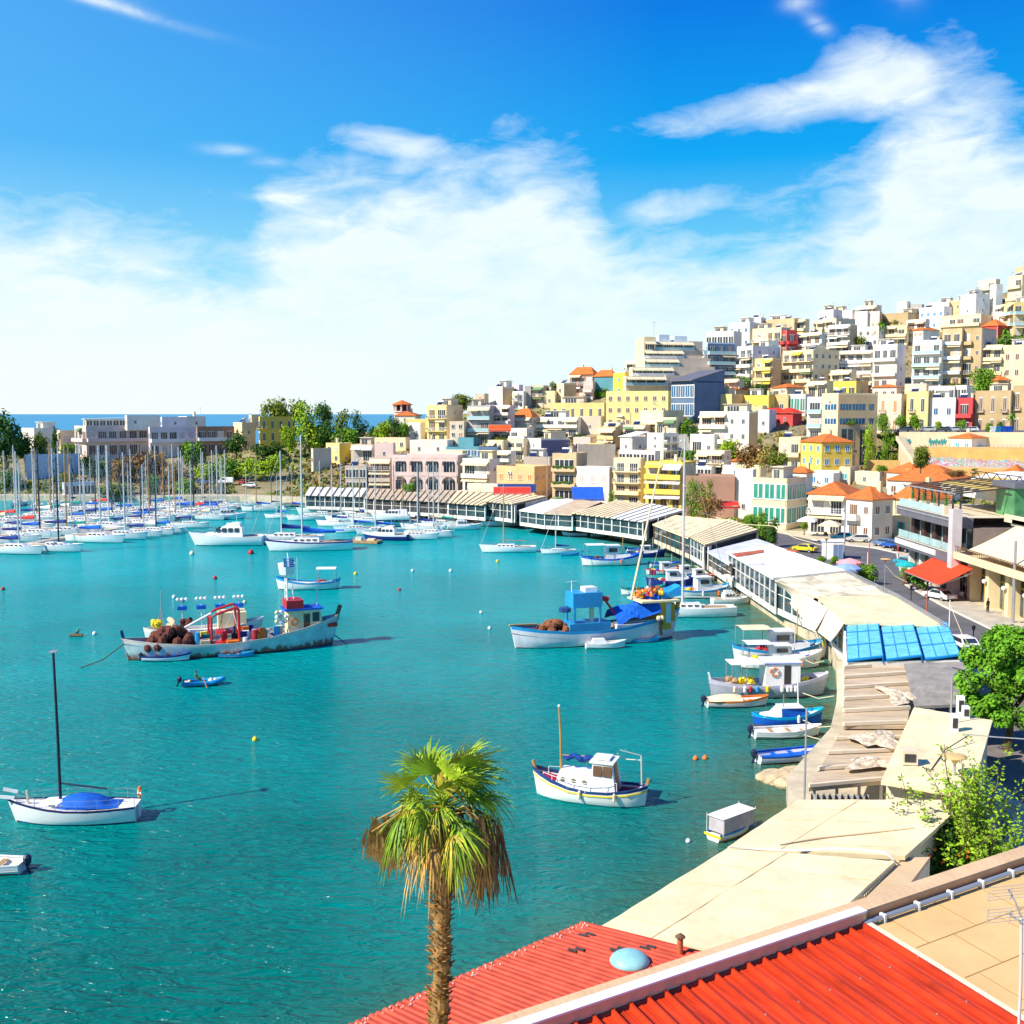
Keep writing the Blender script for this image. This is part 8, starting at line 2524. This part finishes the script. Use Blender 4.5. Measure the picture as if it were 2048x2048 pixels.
zt_(1628,820,4.6,[((570,690,15,170,'round','mid','westernmost street tree on the upper street'),dict(D=293)),((735,860,25,170,'round','mid','second street tree, before the pale yellow house'),dict(D=293)),((880,1000,30,180,'round','mid','third street tree, beside the slate blue trimmed house'),dict(D=293)),((1110,1180,85,180,'round','lime','tiny lime street tree before the blue trim'),dict(D=293)),((1290,1390,75,200,'round','mid','street tree in front of the narrow red house'),dict(D=293)),((1575,1665,100,215,'round','mid','street tree behind the rubbish bins, west one'),dict(D=293)),((1660,1750,95,215,'round','dark','street tree behind the rubbish bins, east one'),dict(D=293)),((425,590,150,560,'tall','lime','tall leaning bright green conifer beside the modern block'),dict(n=1800,s=.035)),((580,770,130,480,'tall','mid','feathery green tree beside the leaning conifer'),dict(n=1500,s=.035)),((690,800,370,500,'round','olive','low olive bush on the ochre garden wall'),dict(cat='shrub',name='shrub')),((895,1070,285,530,'round','olive','olive tree in front of the graffiti wall'),dict(D=244,n=1400)),((220,380,50,130,'hedge','mid','plants hanging over the upper windows of the modern block'),dict(D=300,cat='shrub',name='shrub')),((580,690,490,560,'round','mid','potted shrub on the grey flat roof'),dict(D=215,cat='shrub',name='shrub')),((1230,1400,520,600,'hedge','dry','brown dry scrub under the graffiti band'),dict(D=232,cat='shrub',name='shrub')),])
zt_(1240,860,4.6,[((1100,1290,50,330,'hedge','dry','brown scrub on the slope west of the cream cube house'),dict(cat='shrub',name='shrub',D=262)),((1250,1420,80,330,'hedge','straw','straw coloured reeds on the slope'),dict(cat='shrub',name='shrub',D=258)),((1380,1520,90,350,'hedge','olive','olive green reeds beside the cream cube house'),dict(cat='shrub',name='shrub',D=250)),((1120,1280,740,940,'round','mid','leafy shrub at the lamp behind the bold striped pavilion'),dict(D=205,n=1500)),((1240,1400,745,1000,'tall','mid','tall green shrub between the two lamp posts'),dict(D=192,n=1500)),((1330,1470,800,1050,'tall','dark','dark green conifer like shrub by the road bend'),dict(D=186,n=1500)),((1660,1730,820,900,'round','lime','small lime plant by the cafe terrace'),dict(D=200,cat='shrub',name='shrub')),])
zt_(1628,1080,4.6,[((355,560,190,400,'round','mid','round leafy tree between the restaurants and the road'),dict(D=150,n=2600,s=.04)),((140,230,120,210,'round','mid','feathery shrub beside the kiosk'),dict(D=160,cat='shrub',name='shrub')),((15,110,120,210,'round','mid','leafy shrub at the kiosk corner'),dict(D=165,cat='shrub',name='shrub')),])
for x,y,lb in((1386,1092,'yellow green plants behind the glass of the bold striped pavilion'),(1402,1100,'leafy plants at the corner of the bold striped pavilion'),(1440,1136,'yellow flowering plants on the quay'),(1470,1166,'tall grass plants by the white glass pavilion'),(1478,1172,'yellow leaved plants by the white glass pavilion')):
 tree(lb,x,y,18,18,'round','straw' if 'yellow' in lb else 'mid',cat='plant',name='potted_plant',p=at(x,y,GZ),n=300,s=.09)
rg=random.Random(77)
q=MB()
for _ in range(26000):
 x=rg.uniform(-60,2110)
 yf,yc=interp(x,FOOT_Y),interp(x,CREST_Y)
 y=yc+(yf-yc)*rg.random()**.7
 if y>yf-4:
  continue
 if math.sin(x*.021)*math.cos(y*.05+x*.004)<-.35:
  continue
 p=ground(x,y)
 s=rg.uniform(.25,.7)
 a=rg.uniform(0,2*PI)
 c,n_=math.cos(a)*s,math.sin(a)*s
 h=s*rg.uniform(.7,1.9)
 m=0 if math.sin(x*.013+1)+rg.uniform(-.8,.8)>0 else 1
 b0=p+Vector((0,0,-.5))
 q.quad(b0+Vector((-c,-n_,0)),b0+Vector((c,n_,0)),b0+Vector((c*.6+n_*.5,n_*.6-c*.4,h)),b0+Vector((-c*.5+n_*.4,-n_*.5-c*.4,h*.9)),m)
tag(q.build('undergrowth',[LEAF['olive'],LEAF['dry']]),'low green and brown scrub covering the gaps between the hill houses',kind='stuff')
def far_palm(label,x,yb,hpx,r_px,D=None):
 p=atd(x,yb,D)if D else ground(x,yb)
 k=p.y/F
 h,r=hpx*k,r_px*k
 root=thing('palm_tree',label,'palm tree',p)
 MB().tube([(0,0,-1),(.1,0,h*.5),(0,0,h*.8)],[.35,.3,.4],7).build('trunk',M_BARK,root)
 rr=random.Random(int(x))
 q=MB()
 for i in range(34):
  a,e=rr.uniform(0,2*PI),rr.uniform(-.7,1.2)
  pts=[]
  for j in range(5):
   u=j/4
   pts.append(Vector((math.cos(a)*math.cos(e)*r*u,math.sin(a)*math.cos(e)*r*u,h*.8+r*(math.sin(e)*u-.75*u*u))))
  sd=Vector((-math.sin(a),math.cos(a),0))*r*.13
  for j in range(4):
   w0,w1=math.sin(PI*(j/4*.9+.1)),math.sin(PI*((j+1)/4*.9+.1))
   q.quad(pts[j]-sd*w0,pts[j]+sd*w0,pts[j+1]+sd*w1,pts[j+1]-sd*w1)
 q.build('crown',LEAF['mid'],root)
far_palm('fan palm on the white house roof terrace high on the hill',1761,690,52,13)
far_palm('weeping palm on the upper street',2022,872,52,13,D=292)
far_palm('palm on the roof garden at the east edge of the hill',2010,686,32,14)
far_palm('small palm in the planter at the shop terrace corner',1808,1160,26,6,D=150)
p=atd(1947,1000,205)
root=thing('norfolk_pine','small tiered pine between the two orange roofs','tree',p)
MB().tube([(0,0,-2),(0,0,6.2)],[.15,.03],6).build('trunk',M_BARK,root)
q=MB()
for i in range(7):
 z,r=1.2+i*.72,2.1*(1-i*.13)
 for k in range(8):
  a=k*PI/4+i*.4
  for j in range(6):
   u=(j+1)/6
   c=Vector((r*u*math.cos(a),r*u*math.sin(a),z+.25*u))
   s=.28*(1.1-.4*u)
   q.quad(c+Vector((-s,-s*.6,0)),c+Vector((s,-s*.6,.1)),c+Vector((s,s*.6,0)),c+Vector((-s,s*.6,.1)))
q.build('crown',LEAF['mid'],root)
# big dense tree at the east edge
p=Vector((34.6,75,GZ))
root=thing('street_tree','large dense glossy green tree at the east edge beside the canvas roofs','tree',p)
rg=random.Random(5)
bl=[(0,0,5.6,2.0),(-2.2,-.6,3.3,.9),(-1.2,-1.6,3.0,.9),(.4,-2.0,2.9,.9),(1.9,-1.4,3.1,.9),(-2.6,.6,3.7,.9),(2.6,0,3.4,1.0)]
for i in range(46):
 a,e=rg.uniform(0,2*PI),rg.uniform(-.75,1.35)
 r=3.0
 bl.append((r*math.cos(a)*math.cos(e),r*math.sin(a)*math.cos(e),5.4+2.7*math.sin(e),rg.uniform(.55,.95)))
put(crown_mesh('crown',leafm('glossy',(.15,.38,.02),.45,.9),bl,30000,.16,9,up=.6),'crown',root)
q=MB().tube([(0,0,0),(.1,0,1.6),(0,0,3.4)],[.3,.24,.2],9)
for i in range(7):
 a=i*.9
 q.tube([(0,0,2.6),(1.2*math.cos(a),1.2*math.sin(a),4.4),(2.2*math.cos(a),2.2*math.sin(a),6)],[.14,.09,.03],6)
q.build('trunk',M_BARK,root)
# upright shrub with long leafy shoots
p=Vector((24.6,56.0,GZ))
p=at(1935,1780,GZ)
root=thing('leafy_shrub','tall shrub of upright willowy shoots rising over the parapet around the disc lamp','shrub',p)
root.scale=(1.2,1.2,1.12)
q=MB()
st_=MB()
for i in range(130):
 a=rg.uniform(0,2*PI)
 lean=rg.uniform(.05,1.0)**.8
 Ls=rg.uniform(3.0,7.4)*(1-.35*lean)*(1.18 if i%9==0 else.92)
 pts=[]
 bx,by=rg.gauss(0,.5),rg.gauss(0,.5)
 for j in range(9):
  u=j/8
  rr=lean*3.1*u**1.1
  pts.append(Vector((bx+rr*math.cos(a)+.10*math.sin(j*2+i),by+rr*math.sin(a),Ls*u*(1-.10*lean*u))))
 if i<60:
  st_.tube(pts,[.05*(1-j/9)+.008 for j in range(9)],4)
 nl=int(50*Ls/3)
 for k in range(nl):
  u=.22+.78*rg.random()
  j=min(7,int(u*8))
  c=pts[j].lerp(pts[j+1],u*8-j)
  v=Vector((rg.gauss(0,1),rg.gauss(0,1),rg.gauss(.3,.8))).normalized()
  c=c+v*rg.uniform(.03,.22)
  w=v.orthogonal().normalized()
  s=rg.uniform(.07,.13)
  q.quad(c-v*s*.2,c+w*s*.45+v*s*.6,c+v*s*1.7,c-w*s*.45+v*s*.6)
st_.build('stem',M_BARK,root)
q.build('foliage',leafm('shrub',(.26,.44,.02),.5,.8),root)
root=thing('flowering_bush','dark flowering bush at the foot of the willowy shrub by the cream roof','shrub',at(1860,1775,2.0))
put(crown_mesh('foliage',leafm('deep',(.05,.14,.015),.5),[(0,0,.9,1.0),(-1.2,.4,.7,.8),(1.2,.3,1.2,1.0),(-.6,.8,1.9,.8),(.8,.9,2.3,.9),(-1.9,.9,.5,.5)],4200,.10,3),'foliage',root)
q=MB()
for _ in range(26):
 q.ball((rg.uniform(-2,1.6),rg.uniform(-.9,0),rg.uniform(.3,2.2)),.08,5)
q.build('blossom',M_ORANGE,root)
# the fan palm in front of the water
hub=atd(884,1618,27)
base=Vector((atd(868,2048,27).x,27,GZ))
root=thing('fan_palm','tall fan palm with rough trunk, windblown green crown and hanging dead fronds','palm tree',base)
rel=hub-base
M_TRK=mat('palm_trunk',(.34,.20,.07),.95,var=.5,scale=3,bump=1,bscale=10)
M_BOOTS=mat('palm_boots',(.60,.35,.10),.9,var=.4,scale=6)
M_FG=mat('palm_green',(.34,.50,.02),.55,var=.45,scale=1.2,spec=.35)
M_FD=mat('palm_deep_green',(.15,.29,.015),.5,var=.35,scale=1.5,spec=.3)
M_FY=mat('palm_yellow',(.50,.40,.04),.7,var=.35,scale=2)
M_FB=mat('palm_dead',(.64,.38,.11),.85,var=.45,scale=3)
M_FK=mat('palm_dead_dark',(.22,.12,.05),.9,var=.4,scale=3)
q=MB()
n=26
q.tube([(rel.x*(i/n)+.05*math.sin(i*.4),0,rel.z*i/n)for i in range(n+1)],[.24-.03*i/n+.02*math.sin(i*2.1)for i in range(n+1)],12)
q.build('trunk',M_TRK,root)
q=MB()
for i in range(900):
 u=rg.random()
 z=rel.z*(.45+.55*u)
 a=rg.uniform(0,2*PI)
 cx=rel.x*(.45+.55*u)
 r0=.215
 o=Vector((cx+r0*math.cos(a),r0*math.sin(a),z))
 out=Vector((math.cos(a),math.sin(a),rg.uniform(.2,1.3))).normalized()*rg.uniform(.10,.22)
 sd=Vector((-math.sin(a),math.cos(a),0))*rg.uniform(.03,.07)
 q.quad(o-sd,o+sd,o+sd*.5+out,o-sd*.5+out)
q.build('bark',M_BOOTS,root)
def fan(qm,o,az,el_,pet,bl,m,nb=22,spread=1.25,droop=.5,twist=0.0,wind=.0):
 d=Vector((math.cos(az)*math.cos(el_),math.sin(az)*math.cos(el_),math.sin(el_)))
 sd=Vector((-math.sin(az),math.cos(az),0))
 up=sd.cross(d).normalized()*-1
 sd=(sd*math.cos(twist)+up*math.sin(twist)).normalized()
 c=o+d*pet-Vector((0,0,.12*pet*droop))
 qm.tube([o,o+d*pet*.5,c],[.03,.022,.016],4,m)
 for i in range(nb):
  a=(i/(nb-1)*2-1)*spread+rg.uniform(-.05,.05)
  dj=rg.uniform(.45,1.8)
  bd=(d*math.cos(a)+sd*math.sin(a)).normalized()
  L=bl*(1-.25*abs(a)/spread)*rg.uniform(.72,1.12)
  w=bl*.024
  pr=c
  k=4
  side=(sd*math.cos(a)-d*math.sin(a)).normalized()
  lift=up if up.z>0 else-up
  for j in range(k):
   u=(j+1)/k
   nx=c+bd*L*u+Vector((wind*L*u*u,0,-droop*L*u**2.2*dj))
   w0,w1=w*(.5+1.3*math.sin(PI*min(1,(j/k)*.8+.2))*.6),w*(.5+.8*math.sin(PI*min(1,u*.8+.2))*.6)*(1 if j<k-1 else.1)
   qm.quad(pr-side*w0-lift*.006,pr+side*w0+lift*.006,nx+side*w1+lift*.006,nx-side*w1-lift*.006,m)
   pr=nx
H0=rel
for i in range(48):
 if i<17:
  el_=rg.uniform(.65,1.4)
  az_=i*2.4+rg.uniform(-.3,.3)
  pet,b_,m,dr=rg.uniform(.8,1.3),rg.uniform(.85,1.1),(0 if i%3 else 1),rg.uniform(.15,.4)
 else:
  el_=rg.uniform(-.45,.65)
  az_=i*2.4+rg.uniform(-.4,.4)
  pet,b_,m,dr=rg.uniform(.5,1.25),rg.uniform(.6,.95),(1 if i%2 else 0),rg.uniform(.3,1.1)
 q=MB()
 fan(q,H0+Vector((0,0,rg.uniform(-.15,.25))),az_,el_,pet,b_,0,25,1.4,dr,rg.uniform(-1.1,1.1),rg.uniform(.0,.3))
 q.build('frond',M_FG if m==0 else M_FD if i%5 else M_FY,root)
for i in range(9):
 q=MB()
 fan(q,H0+Vector((0,0,rg.uniform(-.4,0))),PI*(.75+.12*i)+rg.uniform(-.2,.2),rg.uniform(-.5,.1),rg.uniform(.7,1.0),rg.uniform(.6,.8),0,20,1.2,rg.uniform(.8,1.3),rg.uniform(-.6,.6))
 q.build('frond',M_FY if i%2 else M_FB,root)
for dx,L0,cnt_,mt in((-1.7,.8,3,M_FB),(-1.25,1.5,2,M_FB),(-.6,1.4,2,M_FY),(-.25,1.8,2,M_FB),(.1,2.2,3,M_FB),(.4,2.3,2,M_FK),(1.0,2.2,3,M_FB),(1.25,2.2,3,M_FK),(1.1,1.6,2,M_FB)):
 for k in range(cnt_):
  q=MB()
  c=H0+Vector((dx+rg.uniform(-.12,.12),rg.uniform(-.5,.2),-.15-abs(dx)*.12+rg.uniform(-.15,.15)))
  q.tube([H0+Vector((0,0,-.2)),H0 .lerp(c,.6)+Vector((0,0,.25)),c],[.025,.02,.015],4)
  for j in range(26):
   a=rg.gauss(0,.16)
   L=L0*rg.uniform(.55,1.0)
   p0=c+Vector((rg.uniform(-.16,.16),rg.uniform(-.1,.1),rg.uniform(-.15,.1)))
   p1=p0+Vector((a*L*.5+rg.uniform(-.05,.05),rg.uniform(-.06,.06),-L*.5))
   p2=p0+Vector((a*L*.9+rg.uniform(-.08,.08),rg.uniform(-.08,.08),-L))
   w=Vector((.022,.01,0))
   q.quad(p0-w*.6,p0+w*.6,p1+w,p1-w)
   q.quad(p1-w,p1+w,p2+w*.3,p2-w*.3)
  q.build('dead_frond',mt,root)
  # low red corrugated roof by the water
M_REDR=mat('faded_red_sheet',(0.60,0.075,0.035),.6,var=.25,scale=1.6,spec=.3,dirt=.15)
M_REDB=mat('bright_red_sheet',(0.60,0.045,0.010),.55,var=.32,scale=2.2,spec=.35,stretch=(3,.35,1),dirt=.1)
P=[at(1168,1843,5.3),at(560,2110,5.3),at(1060,2420,5.3),at(1500,1925,5.3)]
o=Vector((P[1].x,P[1].y,GZ))
root=thing('quay_restaurant','low restaurant with a faded red corrugated roof behind the palm trunk','restaurant',o,0,'restaurants along the curved quay')
Q=[p-o for p in P]
d_long=(Q[1]-Q[0])
nrib=int(d_long.length/.27)
q=MB()
G=[]
for i in range(nrib*4+1):
 u=i/(nrib*4)
 zz=[0,.0,.055,.055][i%4]
 a,b_=Q[0].lerp(Q[1],u),Q[3].lerp(Q[2],u)
 G.append([a.lerp(b_,v/6)+Vector((0,0,zz+.01*math.sin(i*.7+v)))for v in range(7)])
q.grid(G)
q.grid([[G[i][0]-Vector((0,0,0)),G[i][0]-Vector((0,0,.18))]for i in range(len(G))])
q.build('roof',M_REDR,root)
q=MB()
ins=[Q[0].lerp(Q[2],.06),Q[1].lerp(Q[3],.06),Q[2].lerp(Q[0],.06),Q[3].lerp(Q[1],.06)]
q.prism([(p.x,p.y)for p in ins[::-1]],0,3.6)
q.build('wall',wallm('C'),root)
q=MB()
rg=random.Random(6)
for i in range(110):
 u=rg.random()
 a=Q[0].lerp(Q[1],u)+(Q[3]-Q[0]).normalized()*rg.uniform(.1,.45)
 q.ball((a.x,a.y,a.z+.05),rg.uniform(.015,.045),5)
q.build('mortar',wallm('P'),root)
for k,(x,y)in enumerate(((1136,1898),(1157,1868),(1220,1897),(1279,1893))):
 p=at(x,y,5.37)-o
 d_=(Q[3]-Q[0]).normalized()
 MB().bar(p,p+d_*.35,.16,.02).bar(p+Vector((.28,0.1,0)),p+Vector((.28,.1,0))+d_*.35,.16,.02).build('bare_patch',M_BEAM,root)
p=at(1259,1926,5.3)
dm=thing('dome_skylight','pale turquoise dome skylight with rust flakes on the faded red roof','skylight',p)
m=mat('turquoise_dome',(.28,.58,.62),.45,var=.15,scale=2)
q=MB().lathe([(.70,.02),(.72,.10),(.64,.22),(.48,.33),(.26,.40),(.01,.42)],(0,0,0),28)
q.build('dome',m,dm,smooth=True)
q=MB()
for k in range(5):
 a0=k*1.1
 c=Vector((.12*math.cos(a0),.12*math.sin(a0)+.06,.414-.01*k*.3))
 q.tri(c+Vector((-.12,-.05,-.01)),c+Vector((.13,-.04,-.015)),c+Vector((.02,.13,-.02)))
q.build('rust_flake',mat('rust',(.42,.20,.06),.9,var=.3,scale=6),dm)
MB().lathe([(.80,0),(.80,.04),(.70,.06)],(0,0,0),28).build('flange',M_REDR,dm)
p=at(1360,1908,5.3)
cp=thing('chimney_pipe','rusty vent pipe with a conical cap at the edge of the faded red roof','vent pipe',p)
MB().tube([(0,0,-.1),(0,0,.62)],.11,10).build('pipe',M_RUSTRED,cp)
MB().lathe([(.19,.64),(.19,.67),(.02,.80)],(0,0,0),12).build('cap',M_WOOD,cp)
# near roof: parapet, gutter box, ribbed red roof, tan roof
A,B=at(1100,2015,16.3),at(2048,1701,16.3)
dv=Vector((B.x-A.x,B.y-A.y,0)).normalized()
ang=math.atan2(dv.y,dv.x)
nr=thing('near_building','near building top with ribbed red roof, tan roof and long beige parapet','building',(A.x,A.y,0),ang)
c_,s_=math.cos(-ang),math.sin(-ang)
def nl(x,y,z):
 p=at(x,y,z)-Vector((A.x,A.y,0))
 return Vector((p.x*c_-p.y*s_,p.x*s_+p.y*c_,z))
M_COP=mat('parapet_plaster',(.70,.47,.27),.85,var=.14,scale=1.2,bump=.3,bscale=10)
M_TANR=mat('tan_membrane',(.72,.47,.20),.85,var=.13,scale=.7,bump=.2,bscale=2)
M_LEDW=mat('white_metal_cover',(.84,.82,.86),.35,var=.04)
uE=nl(1730,1852,16.15).x
MB().box(-14,26,-14,-.02,GZ,15.8).build('wall',wallm('C'),nr)
MB().box(-14,26,-.16,.12,15.0,16.22).box(-14,26,-.20,.16,16.22,16.30).build('parapet',M_COP,nr)
MB().box(-14,26,-.26,-.2,15.95,16.02).build('parapet_groove',M_BEAM,nr)
q=MB()
q.box(-14,uE+.02,-.40,-.23,16.20,16.40,0)
q.box(-14,uE+.03,-.41,-.21,16.40,16.43,1)
q.build('gutter_box',[M_COP,M_LEDW],nr)
MB().box(-14,uE,-.43,-.405,16.12,16.22).build('painted_shade_strip',M_BEAM,nr)  # dark strip drawn in for the shade under the gutter box
e0,e1=nl(1730,1852,16.15),nl(2017,2031,16.15)
rd=(e1-e0).normalized()
q=MB()
sp=.335
k=0
u=e0 .x
prof=[(0,0),(sp*.33,0),(sp*.345,.012),(sp*.375,.012),(sp*.39,0),(sp-.105,0),(sp-.085,.085),(sp-.045,.085),(sp-.025,0)]
L_=7.5
tot=36
G=[]
for i in range(tot):
 for(du,dz)in reversed(prof):
  uu=u-i*sp-(sp-du)
  pass
pts=[]
for i in range(tot):
 x0=u-(i+1)*sp
 for du,dz in prof:
  pts.append((x0+du,dz,i))
pts.sort(key=lambda t:t[0])
G=[]
for x0,dz,i in pts:
 y0=-.41
 row=[]
 for v in range(5):
  s1=L_*v/4
  row.append((x0+rd.x*s1,y0+rd.y*s1,16.15+dz+.004*math.sin(x0*2+v)))
 G.append(row)
q.grid(G)
q.build('red_roof',M_REDB,nr)
q=MB()
for i in range(tot):
 x0=u-i*sp-.065
 for s1 in(1.3,2.6,3.9,5.2):
  if(i+int(s1))%2:
   q.ball((x0+rd.x*s1,-.41+rd.y*s1,16.235),.016,5)
q.build('screw',M_METAL,nr)
q=MB()
for i in range(tot):
 x0=u-i*sp-.065
 q.box(x0-.035,x0+.035,-.44,-.405,16.14,16.24)
q.build('rib_cap',M_REDB,nr)
a,b_=Vector((e0 .x+.02,-.35,16.19)),Vector((e0 .x+.02+rd.x*7.5,-.35+rd.y*7.5,16.19))
MB().bar(a,b_,.16,.07).build('flashing',mat('cream_flashing',(.80,.68,.48),.8,var=.1,scale=4),nr)
q=MB()
q.prism([(e0 .x+.06,-.22),(e0 .x+.06+rd.x*9,-.22+rd.y*9),(26,-.22+rd.y*9),(26,-.22)],15.9,16.13)
q.build('tan_roof',M_TANR,nr)
q=MB()
for i in range(26):
 x0=e0 .x+i*.62
 for j in range(9):
  y0=-.3-j*1.05
  if(i+j)%2:
   q.bar((x0+rd.x*(j*1.1),y0,16.134),(x0+rd.x*(j+1)*1.1,y0-1.05,16.134),.018,.008)
for j in range(1,9):
 y0=-.3-j*1.05
 q.bar((e0 .x+.3+rd.x*(j*1.1),y0,16.134),(26,y0,16.134),.018,.008)
q.build('seam',mat('seam_brown',(.45,.27,.10),.9),nr)
q=MB().tube([(uE+.1,-.42,16.22),(26,-.42,16.22)],.045,8)
q.tube([(uE+.1,-.42,16.22),(uE-.05,-.42,16.20)],.05,8)
q.build('pipe',M_METAL,nr)
for i in range(14):
 MB().box(uE+.4+i*.9,uE+.45+i*.9,-.48,-.36,16.13,16.28).build('pipe_clip',M_FRAME,nr)
b0=atd(2038,2048,14.5)
mt=thing('television_antenna','grey television antenna with wire grid reflectors on the tan roof','antenna',(b0 .x,b0 .y,16.1))
zt2=atd(2020,1835,14.5).z-16.1
MB().tube([(0,0,0),(0,0,zt2*.55),(-.03,0,zt2)],.022,8).build('mast',M_ALU,mt)
k=14.5/F
q=MB()
M_WIRE=mat('aluminium_wire',(.6,.62,.63),.35,var=.05,metal=.6)
top=zt2+.1
q.tube([(-.03,0,top-.1),(-.12,0,top+.12),(-.20,.05,top+.28)],.015,6)
for gi,(zc,tilt)in enumerate(((top+.22,.35),(top-.10,-.2))):
 for j in range(5):
  z=zc+j*.045-.09
  x_c=-.2+tilt*(j*.03)
  q.tube([(x_c-.30,-.02,z+.02),(x_c+.42,.05,z+.06)],.0045,4)
 for x in(-.3,0,.35):
  q.tube([(-.2+x,0,zc-.1),(-.2+x+.02,0,zc+.12)],.005,4)
q.build('reflector',M_WIRE,mt)
q=MB()
q.tube([(-.2,0,top-.05),(.25,-.25,top-.32)],.012,6)
for j in range(9):
 c=Vector((-.18,0,top-.06)).lerp(Vector((.25,-.25,top-.32)),j/8)
 q.tube([c+Vector((-.09,-.06,.05)),c+Vector((.09,.06,-.02))],.0045,4)
q.build('dipole',M_WIRE,mt)
Pz=[at(1712,1800,4.6),at(1790,1722,4.6),at(1860,1720,4.6),at(1800,1800,4.6)]
lg=thing('ledge_roof','narrow tan roof with a toothed edge between the largest canvas and the shrub','roof ledge',Pz[0])
q=MB()
R4=[p-Pz[0]for p in Pz]
q.hexa([R4[0],R4[3],R4[2],R4[1],R4[0]+Vector((0,0,.15)),R4[3]+Vector((0,0,.15)),R4[2]+Vector((0,0,.15)),R4[1]+Vector((0,0,.15))])
q.build('roof',wallm('B'),lg)
q=MB()
for i in range(24):
 a=R4[0].lerp(R4[1],i/24)
 q.bar(a+Vector((0,0,.2)),a+Vector((.35,-.05,.2)),.08,.1)
q.build('tooth',wallm('C'),lg)
MB().prism([(p.x,p.y)for p in R4],GZ-4.6,-.02).build('wall',wallm('E'),lg)
